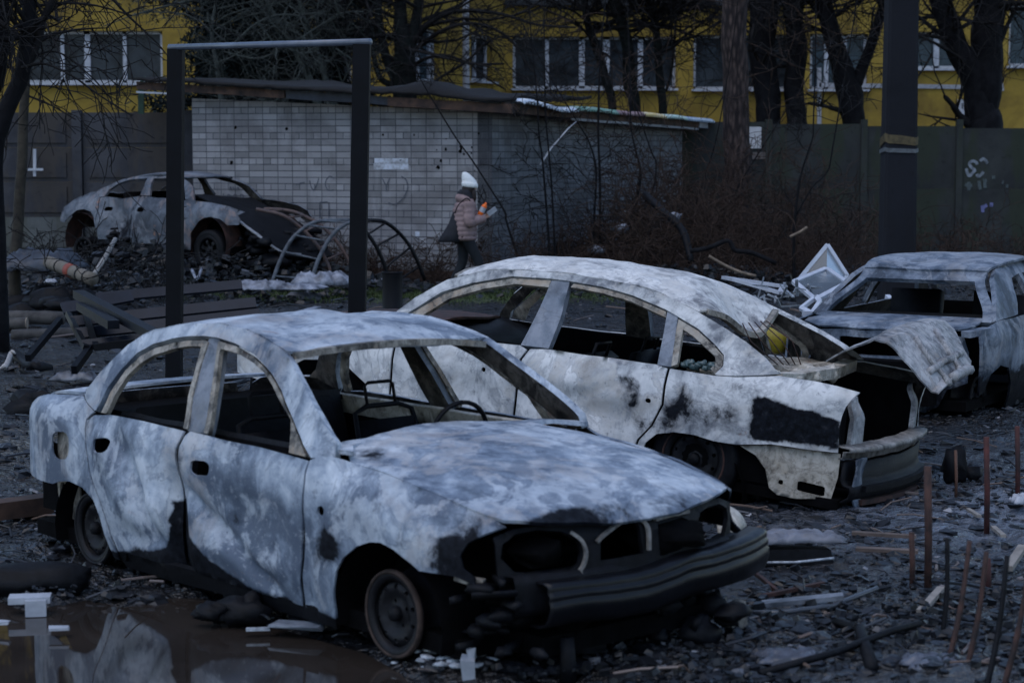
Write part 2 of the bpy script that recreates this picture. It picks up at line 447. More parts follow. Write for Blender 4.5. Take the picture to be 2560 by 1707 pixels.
# wet track behind the second car, its sky sheen painted pale; grassy strip along the shed
def patch(x, y, cx, cy, rx, ry): return math.exp(-(((x - cx) / rx) ** 2 + ((y - cy) / ry) ** 2))
g.a['wet'] = [clip(patch(x, y, 3.3, 11.6, 1.6, 1.25) * 1.15 + patch(x, y, 1.9, 6.6, .9, 1.0) * .5) for x, y in PP]
g.a['green'] = [clip(1.25 * patch(x, y, -1.3, 29.2, 3.4, 1.35)) if y > 24 else 0.0 for x, y in PP]
g.a['ash'] = [clip(patch(x, y, -3.6, 14.2, .9, .9) + .6 * patch(x, y, 2.6, 6.8, 1.2, 1.2) + patch(x, y, 1.6, 8.6, .8, .8) * .5) for x, y in PP]
t = NT('wet_burnt_mud'); v = t.map()
n1 = t.noise(v, .9, 8, .6, .6); n2 = t.noise(v, 6, 9, .65, .5); n3 = t.noise(v, 38, 6, .7)
col = t.ramp(n2, [(.34, (.0025, .0028, .0035)), (.5, (.0085, .0088, .010)), (.66, (.026, .027, .031))])
col = t.mix(t.math('MULTIPLY', t.step(n1, .5, .66), .8), col, (.020, .0165, .015))
col = t.mix(t.math('MULTIPLY', t.attr('wet').outputs['Fac'], t.ramp(n2, [(.38, .25), (.6, .95)])), col, (.15, .17, .215))  # sky sheen on the wet ground put into the base colour
col = t.mix(t.math('MULTIPLY', t.attr('ash').outputs['Fac'], t.step(n3, .40, .66)), col, (.16, .15, .13))
gf = t.step(t.math('MULTIPLY_ADD', t.math('SUBTRACT', n2, .5), 1.1, t.attr('green').outputs['Fac']), .38, .62)
col = t.mix(gf, col, t.ramp(n3, [(.38, (.018, .026, .012)), (.62, (.055, .075, .028))]))
specks = t.step(t.noise(v, 60, 5, .75), .66, .72)
col = t.mix(t.math('MULTIPLY', specks, .5), col, (.20, .20, .21))
rg = t.ramp(t.noise(v, 2.6, 8, .62, .4), [(.38, .07), (.52, .17), (.70, .36)])
h = t.math('ADD', t.math('MULTIPLY', t.noise(v, 8, 3, .55, .4), 1.0), t.math('MULTIPLY', t.noise(v, 27, 3, .6), .42))
t.bump(h, 1.0, .075); t.out(col, rg, 0, .5); M['mud'] = t.m
ground = g.build('ground', M['mud']); tag(ground, kind='structure')

# murky water
t = NT('murky_puddle'); v = t.map()
t.bump(t.noise(v, 3.0, 3, .5), .02, .01)
t.out(t.ramp(t.noise(v, 1.3, 5, .6, .5), [(.35, (.018, .0145, .0125)), (.65, (.034, .027, .023))]), .035, 0, .5); M['water'] = t.m
w = MB(); cx, cy = _PD.mean(0)
WV, WF = tri2d([(cx + (x - cx) * 1.12, cy + (y - cy) * 1.25) for x, y in PUDDLE], (), .3)
w.add([(q[0], q[1], -.024) for q in WV], [tuple(f) for f in WF.tolist()])
puddle = w.build('puddle_water', M['water']); tag(puddle, kind='structure')

# litter nobody could count: flakes, crumbs and splinters trodden into the mud
def gz(x, y):
    p = np.array([[x, y]]); d = pud(p)[0]
    if d < -.1: return -.024
    return height(x, y)
t = NT('charred_litter'); cc = t.attr('tone').outputs['Fac']
col = t.ramp(cc, [(0, (.006, .007, .009)), (.45, (.018, .020, .026)), (.62, (.06, .063, .072)), (.78, (.17, .175, .20)), (.9, (.12, .075, .05)), (1, (.40, .42, .46))])
t.out(col, .38, 0, .32); M['litter'] = t.m
def shard(m, p, s, tone, flat=.35):
    n = random.randint(4, 6); a0 = random.uniform(0, 6.3); vs = []
    tilt = Matrix.Rotation(random.uniform(-.5, .5), 3, 'X') @ Matrix.Rotation(random.uniform(-.5, .5), 3, 'Y')
    asp = random.uniform(.35, 1)
    for lay in (0, 1):
        for k in range(n):
            a = a0 + 6.283 * k / n; r = s * random.uniform(.6, 1.15) * (1 if lay == 0 else .85)
            vs.append(p + tilt @ Vector((r * math.cos(a), r * asp * math.sin(a), (lay - .4) * s * flat)))
    fs = [tuple(range(n))[::-1], tuple(range(n, 2 * n))] + [(k, (k + 1) % n, n + (k + 1) % n, n + k) for k in range(n)]
    m.add(vs, fs, {'tone': tone})
lit = MB(); lit.a['tone'] = []
def tone():
    r = random.random()
    return random.uniform(0, .45) if r < .84 else random.uniform(.45, .66) if r < .945 else random.uniform(.66, .80) if r < .98 else random.uniform(.84, .93) if r < .99 else .97
cnt = 0
while cnt < 6500:
    py = 640 + 1080 * random.random() ** .8; px = random.uniform(-60, 2620)
    p = gnd(px, py)
    if p.y > 29.5 or p.y < 5: continue
    dens = .06 + .94 * smooth(fbm(p.x, p.y, 2, .9, 3) * 1.3 + .45)
    if random.random() > dens: continue
    if pud(np.array([[p.x, p.y]]))[0] < .16: continue
    p.z = height(p.x, p.y) + .004
    D = p.y; s = random.uniform(.005, .024) * (.7 + D / 22) * (random.uniform(1.8, 3.4) if random.random() < .09 else 1)
    shard(lit, p, s, tone()); cnt += 1
for k in range(420):
    px, py = random.uniform(-40, 2600), random.uniform(700, 1707); p = gnd(px, py)
    if p.y > 28 or pud(np.array([[p.x, p.y]]))[0] < .02: continue
    p.z = height(p.x, p.y) + .012
    a = random.uniform(0, 6.28); L = random.uniform(.06, .32) * (.7 + p.y / 26)
    q = p + Vector((math.cos(a) * L, math.sin(a) * L, random.uniform(-.01, .06)))
    mid = (p + q) / 2 + Vector((random.uniform(-.03, .03), random.uniform(-.03, .03), .01))
    lit.tube([p, mid, q], [random.uniform(.003, .008) * (.7 + p.y / 22)] * 3, 5, True, {'tone': random.choice([.1, .2, .35, .5, .6, .86, .88])})
def heap(cx, cy, rx, ry, hz, n, smin, smax):
    for k in range(n):
        x, y = random.gauss(cx, rx), random.gauss(cy, ry)
        if y < 10 and pud(np.array([[x, y]]))[0] < .15: continue
        e = math.exp(-.5 * (((x - cx) / rx) ** 2 + ((y - cy) / ry) ** 2))
        shard(lit, Vector((x, y, max(height(x, y), 0) + random.random() * hz * e)), random.uniform(smin, smax), random.uniform(0, .22) if random.random() < .94 else random.uniform(.3, .68), random.uniform(.3, 1.0))
heap(-5.6, 28.4, 1.4, .9, .35, 700, .02, .10); heap(-3.6, 29.9, 1.6, .5, .40, 600, .02, .10); heap(-5.4, 30.6, 1.0, .4, .5, 300, .04, .14)
heap(2.6, 30.2, 1.6, 1.0, .40, 900, .02, .09); heap(4.6, 31.5, 2.4, 1.6, .30, 700, .02, .09); heap(3.6, 22.0, .9, .8, .25, 300, .02, .09)
heap(2.2, 6.9, .6, .5, .10, 500, .008, .035); heap(2.75, 7.2, .5, .8, .14, 600, .008, .04); heap(1.75, 8.8, .6, .5, .06, 420, .008, .04); heap(.62, 7.75, .35, .35, .07, 300, .008, .035); heap(-1.9, 9.2, .5, .5, .05, 300, .008, .03)
for k in range(1700):   # clods pressed out of the mud
    px, py = random.uniform(-60, 2620), 690 + 1020 * random.random() ** .7; p = gnd(px, py)
    if p.y > 27 or pud(np.array([[p.x, p.y]]))[0] < .18: continue
    p.z = height(p.x, p.y); lit.blob(p, random.uniform(.012, .045) * (.7 + p.y / 24), k, .8, 7, 5, (random.uniform(.8, 1.6), random.uniform(.8, 1.5), random.uniform(.35, .7)), {'tone': random.uniform(0, .4)})
o = lit.build('debris_litter', M['litter'], sm=False); tag(o, kind='stuff')

# short grass and moss along the shed
gr = MB()
t = NT('winter_grass'); v = t.map(); t.out(t.ramp(t.noise(v, 5, 4), [(.35, (.022, .034, .012)), (.65, (.075, .10, .035))]), .7, 0, .2); M['grass'] = t.m
for k in range(9000):
    x, y = random.gauss(-1.2, 2.2), random.gauss(29.2, .8)
    if not (-5.2 < x < 3.2 and 27.3 < y < 30.9) or fbm(x, y, 8, .9, 3) < -.22: continue
    z = height(x, y); a = random.uniform(0, 6.28); hgt = random.uniform(.02, .085); w_ = random.uniform(.006, .014)
    dx, dy = math.cos(a), math.sin(a); lx, ly = random.gauss(0, .03), random.gauss(0, .03)
    gr.add([(x - dx * w_, y - dy * w_, z - .005), (x + dx * w_, y + dy * w_, z - .005), (x + lx, y + ly, z + hgt)], [(0, 1, 2)])
o = gr.build('grass', M['grass'], sm=False); tag(o, kind='stuff')
# ================================================================== BUILDING BEHIND
random.seed(11)
t = NT('yellow_facade'); v = t.map()
n = t.noise(v, .7, 8, .65, .4); n2 = t.noise(v, 7, 7, .65)
col = t.ramp(n, [(.36, (.15, .10, .024)), (.55, (.26, .178, .034)), (.72, (.31, .22, .05))])
col = t.mix(t.math('MULTIPLY', t.step(n2, .52, .72), .35), col, (.22, .15, .06))
t.bump(n2, .2, .01); M['yellow'] = t.out(col, .85, 0, .2)
M['white_paint'] = plain('white_window_paint', (.42, .44, .49), .5, .25, 5, .1, c2=(.26, .28, .32))
M['pane'] = plain('dark_window_glass', (.035, .045, .055), .22, .5, 1.3, 0, .10, c2=(.006, .008, .011))
M['pane_blue'] = plain('sky_tinted_window_glass', (.035, .060, .080), .2, .4, 3, 0, .15)  # bluish sky reflection put into the pane colour
M['greypaint'] = plain('grey_pipe_paint', (.30, .31, .34), .6, .3, 12, .1)
M['dkband'] = plain('dark_grey_band', (.025, .028, .034), .7, .4, 4, .1)
bld = thing('apartment_building', 'yellow apartment building with white framed windows behind the bare trees', 'building', (0, 54, 0))
BO = Vector((0, 54, 0))
def facade(name, A, B, z0, z1, wins, depth=.22):
    """planar wall from A to B with real openings; wins: (s0,s1,z0,z1,[mullions],pane)"""
    A, B = Vector((A[0], A[1], 0)) - BO, Vector((B[0], B[1], 0)) - BO; d = (B - A); L = d.length; d.normalize(); nrm = Vector((d.y, -d.x, 0))
    f = lambda u, w_: A + d * u + Vector((0, 0, w_))
    holes = [[(a, c), (b, c), (b, e), (a, e)] for a, b, c, e, *_ in wins]
    wall = sheet(name, [(0, z0), (L, z0), (L, z1), (0, z1)], f, M['yellow'], bld, holes, .9, .3, out=nrm, sm=False)
    for a, b, c, e, mul, pk in wins:
        m = MB(); off = -nrm * depth
        def bar(u0, w0, u1, w1, th): m.bar(f(u0, w0) + off, f(u1, w1) + off, th, .09, up=nrm)
        th = .085
        bar(a, c + .04, b, c + .04, .08); bar(a, e - .04, b, e - .04, .08)
        for q in [a + .04, b - .04]: bar(q, c, q, e, th)
        for q, tw in mul: bar(a + (b - a) * q, c, a + (b - a) * q, e, tw)
        m.bar(f(a - .06, c - .03) + nrm * .05, f(b + .06, c - .03) + nrm * .05, .30, .06, up=(0, 0, 1))
        w_ = m.build('window', M['white_paint'], bld, sm=False)
        pn = MB(); o2 = -nrm * (depth + .03)
        pn.add([f(a, c) + o2, f(b, c) + o2, f(b, e) + o2, f(a, e) + o2], [(0, 1, 2, 3)]); pn.build('pane', M[pk], w_, sm=False)
    return wall
def XD(px, D): return (px - 1280) / FPX * D * _C
def ZD(py, D): return at(1280, py, D).z
# left wing
Dl = 54.0; xl0, xl1 = XD(-420, Dl), XD(1000, Dl)
def U(px): return XD(px, Dl) - xl0
wl_ = [(U(64), U(410), ZD(208, Dl), ZD(78, Dl), [(.27, .10), (.45, .16), (.72, .10)], 'pane'), (U(-330), U(-60), ZD(208, Dl), ZD(78, Dl), [(.5, .1)], 'pane'),
       (U(520), U(880), ZD(208, Dl), ZD(78, Dl), [(.33, .1), (.66, .1)], 'pane')]
wl_ += [(a, b, 6.75, 8.15, m_, p_) for a, b, c, e, m_, p_ in wl_]
facade('left_wing_wall', (xl0, Dl), (xl1, Dl), -.2, 13, wl_)
# receding side wall
xs1 = XD(1262, 60); sa = Vector((xl1, Dl)); sb = Vector((xs1, 60)); SL = (sb - sa).length
facade('side_wall', sa, sb, -.2, 13, [(.75, 2.35, ZD(205, 55.3), 5.45, [(.42, .10), (.85, .08)], 'pane_blue'), (4.35, 5.75, ZD(205, 59), 5.45, [(.45, .09)], 'pane'), (.75, 2.35, 6.75, 8.15, [(.5, .1)], 'pane')])
# main wall
Dm = 60.0; X0 = XD(1262, Dm); X1 = XD(2000, Dm)
def V_(px): return XD(px, Dm) - X0
mw = [(V_(1282), V_(1688), ZD(222, Dm), ZD(92, Dm), [(.21, .11), (.425, .17), (.575, .20), (.785, .15)], 'pane'),
      (V_(1732), V_(1990), ZD(224, Dm), ZD(88, Dm), [(.45, .11)], 'pane')]
mw += [(a, b, 6.55, 8.0, m_, p_) for a, b, c, e, m_, p_ in mw]
facade('main_wall', (X0, Dm), (X1, Dm), -.2, 13, mw)
Dr = 58.0; X2 = XD(2000, Dr); X3 = XD(3050, Dr)
def W_(px): return XD(px, Dr) - X2
rw = [(W_(2022), W_(2165), ZD(224, Dr), ZD(85, Dr), [(.30, .12), (.62, .1)], 'pane_blue'), (W_(2275), W_(2392), ZD(172, Dr), ZD(80, Dr), [(.55, .16)], 'pane_blue'),
      (W_(2516), W_(2740), ZD(166, Dr), ZD(10, Dr), [(.5, .1)], 'pane_blue')]
rw += [(a, b, 7.0, 8.4, m_, p_) for a, b, c, e, m_, p_ in rw]
facade('right_wall', (X2, Dr), (X3, Dr), -.2, 13, rw)
m = MB()
for (px, py0, px1, py1, D) in [(2048, 170, 2048, 325, Dr), (2048, 213, 2410, 218, Dr), (2495, 160, 2505, 228, Dr)]:
    m.bar(at(px, py0, D - .03) - BO, at(px1, py1, D - .03) - BO, .12, .05, up=(0, 1, 0))
m.build('panel_joint', M['greypaint'], bld, sm=False)
m = MB(); m.tube([at(1162, -60, 57.55) - BO, at(1162, 90, 57.55) - BO, at(1164, 232, 57.55) - BO, at(1165, 380, 57.55) - BO], .13, 10); m.build('downpipe', M['greypaint'], bld)
m = MB(); m.bar(Vector((X2, Dr, ZD(332, Dr))) - BO + Vector((0, -.06, -.3)), Vector((X3, Dr, ZD(332, Dr))) - BO + Vector((0, -.06, -.3)), .12, .62, up=(0, 0, 1)); m.build('plinth', M['dkband'], bld, sm=False)
m = MB(); m.box((Vector(((xl0 + X3) / 2, 66, 6.4)) - BO), (X3 - xl0, 6, 13.2)); m.box((Vector(((xl0 + xl1) / 2, 60, 6.4)) - BO), (xl1 - xl0 - .4, 6, 13.2)); m.build('building_core', M['dkband'], bld, sm=False)
m = MB(); m.bar(Vector((X0, Dm - .12, ZD(8, Dm))) - BO, Vector((X1, Dm - .12, ZD(8, Dm))) - BO, .2, .16); m.build('upper_sill', M['dkband'], bld, sm=False)
# small white meter box on the right wall
mbx = thing('meter_box', 'small white meter box with dark grille on the yellow wall', 'box', at(2407, 272, Dr - .12))
m = MB(); m.box((0, 0, 0), (.30, .16, .52)); m.build('box_body', M['white_paint'], mbx, sm=False)
m = MB()
for i in (-1, 1):
    for j in range(3): m.box((.035 * i, -.085, .02 + .055 * j), (.045, .02, .04))
m.build('grille', M['dkband'], mbx, sm=False)

# ================================================================== CONCRETE FENCES
def concrete(name, c1, c2, moss, seed):
    t = NT(name); v = t.map(loc=(seed, seed, seed)); n = t.noise(v, .8, 9, .66, .5); n2 = t.noise(v, 6, 8, .68)
    col = t.ramp(n, [(.34, c2), (.64, c1)])
    col = t.mix(t.math('MULTIPLY', t.step(t.noise(t.map((1.4, 1.4, .35), (seed, 3, 1)), 1.3, 8, .65), .48, .64), .8), col, moss)
    col = t.mix(t.math('MULTIPLY', t.step(n2, .56, .7), .5), col, tuple(q * .5 for q in c2))
    t.bump(n2, .4, .015); return t.out(col, .85, 0, .25)
M['conc'] = concrete('smoked_concrete', (.062, .064, .074), (.028, .030, .037), (.05, .044, .04), 2)
M['moss'] = concrete('mossy_concrete', (.037, .041, .041), (.017, .019, .021), (.024, .031, .020), 5)
M['conclt'] = concrete('bare_concrete', (.11, .12, .12), (.06, .065, .068), (.07, .072, .06), 8)
FD = 34.4
fl = thing('concrete_fence', 'smoke darkened concrete panel fence left of the brick shed', 'fence', (-8.4, FD, 0)); FO = Vector((-8.4, FD, 0))
posts = [-5.53, -7.46, -9.39, -11.32, -13.25]
zs_ = [2.76, 2.16, 1.57, .97, .37, -.25]
for i in range(4):
    a, b = posts[i + 1] + .09, posts[i] - .09
    for k in range(5):
        m = MB(); zt, zb = zs_[k], zs_[k + 1] + .002
        m.box((0, 0, 0), (b - a, .07, zt - zb)); m.box((0, -.045, 0), (b - a - .22, .03, zt - zb - .16), taper=1)
        o = m.build('panel', M['conclt'] if (k >= 3 and i in (0, 1, 2)) else M['conc'], fl, sm=False); o.location = Vector(((a + b) / 2, FD, (zt + zb) / 2)) - FO
for x in posts:
    m = MB(); m.box((0, -.03, 1.3), (.16, .20, 3.0)); o = m.build('post', M['conc'], fl, sm=False); o.location = Vector((x, FD, 0)) - FO
m = MB(); a = at(87, 373, FD - .25); b = at(87, 441, FD - .25); m.bar(a - FO, b - FO, .05, .05, up=(0, 1, 0)); a = at(65, 424, FD - .28); b = at(108, 424, FD - .28)
cr = MB(); cr.v = m.v; cr.f = m.f; cr.fm = m.fm; cr.bar(a - FO, b - FO, .04, .04, up=(0, 1, 0))
wc = cr.build('white_post', M['white_paint'], None, sm=False); wc.location = FO
tag(wc, 'thin white post with short crossbar standing against the dark concrete fence', 'post')

RD = 41.6; fr = thing('mossy_fence', 'greenish mossy concrete panel fence right of the brick shed', 'fence', (7.5, RD, 0)); RO = Vector((7.5, RD, 0))
xw = 3.35; i = 0
while xw < 17:
    w_ = 1.98; zt = 2.70 - .022 * (xw - 3.3)
    for k, (zb, z2) in enumerate([(1.312, zt), (-.2, 1.31)]):
        m = MB(); m.box((0, 0, 0), (w_ - .05, .08 if k == 0 else .09, z2 - zb)); o = m.build('panel', M['moss'], fr, sm=False); o.location = Vector((xw + w_ / 2, RD, (zb + z2) / 2)) - RO
    m = MB(); m.box((0, -.02, 1.3), (.13, .16, 2.9)); o = m.build('post', M['moss'], fr, sm=False); o.location = Vector((xw, RD, 0)) - RO
    xw += w_; i += 1
def strokes(name, lists, fpt, wid, mat, parent, org, nrm):
    m = MB()
    for L in lists:
        P = spline([fpt(*q) for q in L], 4) if len(L) > 2 else [fpt(*q) for q in L]
        vs = []; fs = []
        for k, p in enumerate(P):
            d = (P[min(k + 1, len(P) - 1)] - P[max(k - 1, 0)]).normalized(); s_ = d.cross(nrm).normalized() * wid / 2
            vs += [p + s_ - org, p - s_ - org]
        for k in range(len(P) - 1): fs.append((2 * k, 2 * k + 1, 2 * k + 3, 2 * k + 2))
        m.add([v_ + nrm * (.0015 * lists.index(L)) for v_ in vs], fs)
    return m.build(name, mat, parent, sm=False)
M['spray_white'] = plain('faded_white_spray', (.24, .27, .31), .8, .6, 9, 0, .1)
M['spray_pale'] = plain('very_faded_spray', (.085, .105, .11), .8, .4, 25, 0, .1)
M['spray_violet'] = plain('violet_spray', (.16, .17, .34), .8, .4, 25, 0, .1)
M['spray_dark'] = plain('grey_spray', (.085, .095, .12), .8, .4, 25, 0, .1)
gp = lambda x, y: at(2300 + x / 7.127, 340 + y / 7.127, RD - .052)
NF = Vector((0, -1, 0))
strokes('graffiti', [[(1020, 510), (1000, 470), (935, 450), (880, 490), (915, 560), (975, 610), (930, 665), (880, 715), (845, 660), (825, 580)],
                     [(1070, 450), (1120, 410), (1170, 440), (1205, 490)], [(1010, 680), (1040, 725), (1090, 690), (1130, 640)]], gp, .060, M['spray_white'], fr, RO, NF)
strokes('graffiti', [[(870, 820), (870, 970)], [(800, 860), (870, 890), (930, 880)], [(1050, 800), (1060, 880), (1075, 960)], [(1150, 790), (1160, 930)], [(1120, 800), (1190, 790)],
                     [(1280, 740), (1340, 735)], [(1460, 820), (1490, 830)], [(1530, 890), (1570, 900)]], gp, .07, M['spray_pale'], fr, RO, NF)
strokes('graffiti', [[(1110, 1240), (1120, 1360)], [(1115, 1290), (1150, 1260), (1195, 1230)], [(1275, 1190), (1270, 1260)]], gp, .07, M['spray_violet'], fr, RO, NF)

# ================================================================== BRICK SHED
def brick(name, base, dirt, seed, cw=.268, ch=.1045, hdr=2):
    t = NT(name); v = t.map(); x, y, z = t.xyz(v)
    row = t.math('FLOOR', t.math('DIVIDE', z, ch)); fz = t.math('FRACT', t.math('DIVIDE', z, ch))
    mod = t.math('MODULO', t.math('ADD', row, 40), 4.0); ish = t.math('COMPARE', mod, hdr, .1)
    jit = t.math('MULTIPLY', t.math('SINE', t.math('MULTIPLY', row, 12.9)), .012)
    u = t.math('ADD', t.math('DIVIDE', x, cw), jit); u = t.math('MULTIPLY', u, t.math('ADD', ish, 1.0)); fu = t.math('FRACT', u); cu = t.math('FLOOR', u)
    wob = t.math('MULTIPLY', t.math('SUBTRACT', t.noise(v, 14, 4), .5), .08)
    j1 = t.step(t.math('ADD', t.math('ABSOLUTE', t.math('SUBTRACT', fz, .5)), wob), .40, .455)
    ju = t.math('MULTIPLY', t.math('ABSOLUTE', t.math('SUBTRACT', fu, .5)), 1.0)
    edge = t.math('SUBTRACT', .472, t.math('MULTIPLY', ish, .024))
    j2 = t.math('GREATER_THAN', t.math('ADD', ju, t.math('MULTIPLY', wob, .3)), edge)
    joint = t.math('MAXIMUM', j1, j2)
    wn_ = t.n.new('ShaderNodeTexWhiteNoise'); wn_.noise_dimensions = '2D'; cmb = t.n.new('ShaderNodeCombineXYZ'); t.link(cu, cmb.inputs[0]); t.link(row, cmb.inputs[1]); t.link(cmb.outputs[0], wn_.inputs['Vector'])
    rv = wn_.outputs['Value']
    col = t.ramp(rv, [(0, tuple(q * .72 for q in base)), (.5, base), (1, tuple(q * 1.22 for q in base))])
    n = t.noise(v, 1.1, 9, .66, .6); col = t.mix(t.math('MULTIPLY', t.step(n, .46, .68), .75), col, dirt)
    run = t.noise(t.map((3.2, 3.2, .35)), 1.2, 8, .65); col = t.mix(t.math('MULTIPLY', t.step(run, .52, .68), .5), col, tuple(q * .45 for q in base))
    n3 = t.noise(v, 22, 6, .7); col = t.mix(t.math('MULTIPLY', t.step(n3, .58, .72), .4), col, tuple(q * .4 for q in base))
    col = t.mix(t.math('MULTIPLY', joint, t.ramp(t.noise(v, 3, 5, .6), [(.35, .62), (.65, .98)])), col, (.05, .054, .066))
    t.bump(t.math('ADD', t.math('SUBTRACT', 1.0, joint), t.math('MULTIPLY', n3, .25)), .6, .012)
    return t.out(col, .85, 0, .25)
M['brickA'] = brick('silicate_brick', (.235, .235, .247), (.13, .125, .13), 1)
M['brickB'] = brick('weathered_shaded_brick', (.165, .172, .185), (.08, .078, .078), 2)  # weathered side wall, with the shade of that face also painted darker
Cn = Vector((-.316, 31.5, 0)); uL = Vector((-.929, .369, 0)); uR = Vector((.369, .929, 0)); nL = Vector((-.369, -.929, 0)); nR = Vector((.929, -.369, 0))
shed = thing('brick_shed', 'grey brick shed with scorched sagging roof behind the walking person', 'shed', Cn)
def wall(name, ang, L, zl, zr, mat):
    m = MB(); th = .25
    m.add([(0, 0, -.2), (L, 0, -.2), (L, 0, zr), (0, 0, zl), (0, th, -.2), (L, th, -.2), (L, th, zr), (0, th, zl)], [(0, 1, 2, 3), (5, 4, 7, 6), (3, 2, 6, 7), (1, 5, 6, 2), (4, 0, 3, 7)])
    o = m.build(name, mat, shed, sm=False); o.rotation_euler = (0, 0, ang); return o
LW = 5.42; a = math.atan2(-uL.y, -uL.x)
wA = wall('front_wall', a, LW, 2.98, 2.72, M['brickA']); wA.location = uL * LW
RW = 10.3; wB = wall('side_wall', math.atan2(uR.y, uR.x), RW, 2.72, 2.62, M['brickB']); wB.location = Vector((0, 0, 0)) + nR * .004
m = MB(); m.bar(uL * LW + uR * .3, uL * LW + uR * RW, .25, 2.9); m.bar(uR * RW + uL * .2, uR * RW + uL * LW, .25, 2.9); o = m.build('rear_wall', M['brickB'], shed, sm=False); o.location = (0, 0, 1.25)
def on_wall(px, py, n_, off=.006):
    d = ray(px, py); o = Vector((0, 0, CAM_H)); t_ = (Cn + n_ * off - o).dot(n_) / d.dot(n_); return o + d * t_
wl2 = lambda x, y: on_wall(x, y, nL)
strokes('graffiti', [[(835, 446), (824, 441), (815, 452), (814, 465), (821, 476), (834, 475)], [(774, 452), (779, 470), (786, 476)], [(797, 446), (792, 462), (784, 478)], [(740, 462), (752, 458), (762, 456)],
                     [(800, 506), (800, 545)], [(800, 506), (820, 505)], [(823, 506), (823, 545)], [(955, 444), (966, 462), (975, 446)], [(966, 462), (967, 478)], [(1004, 441), (1016, 450), (1020, 470), (1012, 490), (1000, 505), (985, 512), (972, 507)],
                     [(575, 476), (577, 467), (580, 476)], [(583, 467), (587, 475), (590, 467)], [(593, 476), (596, 468), (600, 476)], [(560, 484), (560, 496)], [(572, 486), (570, 492), (575, 495), (579, 490), (572, 486)], [(588, 486), (585, 492), (590, 496), (594, 490), (588, 486)], [(603, 485), (603, 496)], [(603, 486), (610, 488), (610, 494), (603, 496)]],
        wl2, .016, M['spray_dark'], shed, Cn, nL)
t = NT('flaking_pale_paint'); v = t.map(); t.out(t.ramp(t.noise(v, 9, 6, .7), [(.40, (.27, .28, .30)), (.55, (.50, .54, .62))]), .8, 0, .2); M['pale_paint'] = t.m
for (x0, y0, x1, y1) in [(936, 396, 1020, 408), (934, 409, 1021, 424), (1038, 579, 1049, 591)]:
    m = MB(); m.add([wl2(x0, y1) - Cn, wl2(x1, y1) - Cn, wl2(x1, y0) - Cn, wl2(x0, y0) - Cn], [(0, 1, 2, 3)]); m.build('paint_patch', M['pale_paint'], shed, sm=False)
# shrapnel scars on the wall
for k in range(26):
    m = MB(); px, py = (random.uniform(1090, 1225), random.uniform(325, 420)) if k < 12 else (random.uniform(520, 1200), random.uniform(300, 620))
    m.blob(on_wall(px, py, nL, .0) - Cn, random.uniform(.010, .030), k, .7, 7, 5, (1, 1, 1)); m.build('shrapnel_scar', M['soot'], shed)
# brick base course
m = MB(); m.bar(uL * (LW + .02) + nL * .03 + Vector((0, 0, .04)), nL * .03 + Vector((0, 0, .04)), .09, .32); m.build('base_course', plain('red_brown_base', (.085, .055, .045), .85, .5, 9, .3), shed, sm=False)
# eaves: charred timber, felt and coloured corrugated sheets
K = Vector((-.12, 31.05, 0)); Lp = K + uL * 6.62; Rp = K + uR * 11.0
M['timber'] = plain('scorched_timber', (.085, .048, .034), .8, .7, 4, .5, c2=(.014, .010, .010))
M['timberblue'] = plain('sooty_fascia', (.022, .028, .042), .6, .5, 5, .3)
M['charfelt'] = plain('charred_roofing_felt', (.004, .004, .0055), .85, .5, 7, .6, bd=.02)
def eave(a_, b_, za, zb, h, th, name, mat, s0=0.0, s1=1.0, off=Vector((0, 0, 0)), wob=.012):
    m = MB(); rows = []; n = 14
    d = (b_ - a_); up = Vector((0, 0, 1)); nn = Vector((d.y, -d.x, 0)).normalized()
    if nn.y > 0: nn = -nn
    for i in range(n + 1):
        s = lerp(s0, s1, i / n); p = a_ + d * s; z = lerp(za, zb, s) + wob * noise.noise(Vector((s * 9, za, h * 7))); hh = h * (1 + .12 * noise.noise(Vector((s * 14, 2, h))))
        q = p - Cn + off
        rows.append([q + up * z, q + up * (z + hh), q + up * (z + hh) - nn * th, q + up * z - nn * th])
    m.grid(rows, closed=True); m.add(rows[0], [(0, 1, 2, 3)]); m.add(rows[-1], [(3, 2, 1, 0)])
    return m.build(name, mat, shed, sm=False)
eave(Lp, K, 3.13, 2.70, .13, .05, 'fascia_board', M['timber'], 0, .42)
eave(Lp, K, 3.13, 2.70, .13, .05, 'fascia_board', M['timberblue'], .425, .70)
eave(Lp, K, 3.11, 2.69, .14, .06, 'fascia_board', M['timber'], .70, 1.02, nL * .02)
eave(K, Rp, 2.70, 2.57, .15, .05, 'fascia_board', M['timber'], 0, .97)
eave(K, Rp, 2.70, 2.57, .16, .05, 'fascia_board', M['white_paint'], .975, 1.03, nR * .01)
eave(K, Rp, 2.655, 2.525, .04, .03, 'drip_batten', M['greypaint'], .28, .97, nR * .006)
eave(Lp, K, 3.07, 2.64, .03, .03, 'drip_batten', M['white_paint'], .0, .12, nL * .012)
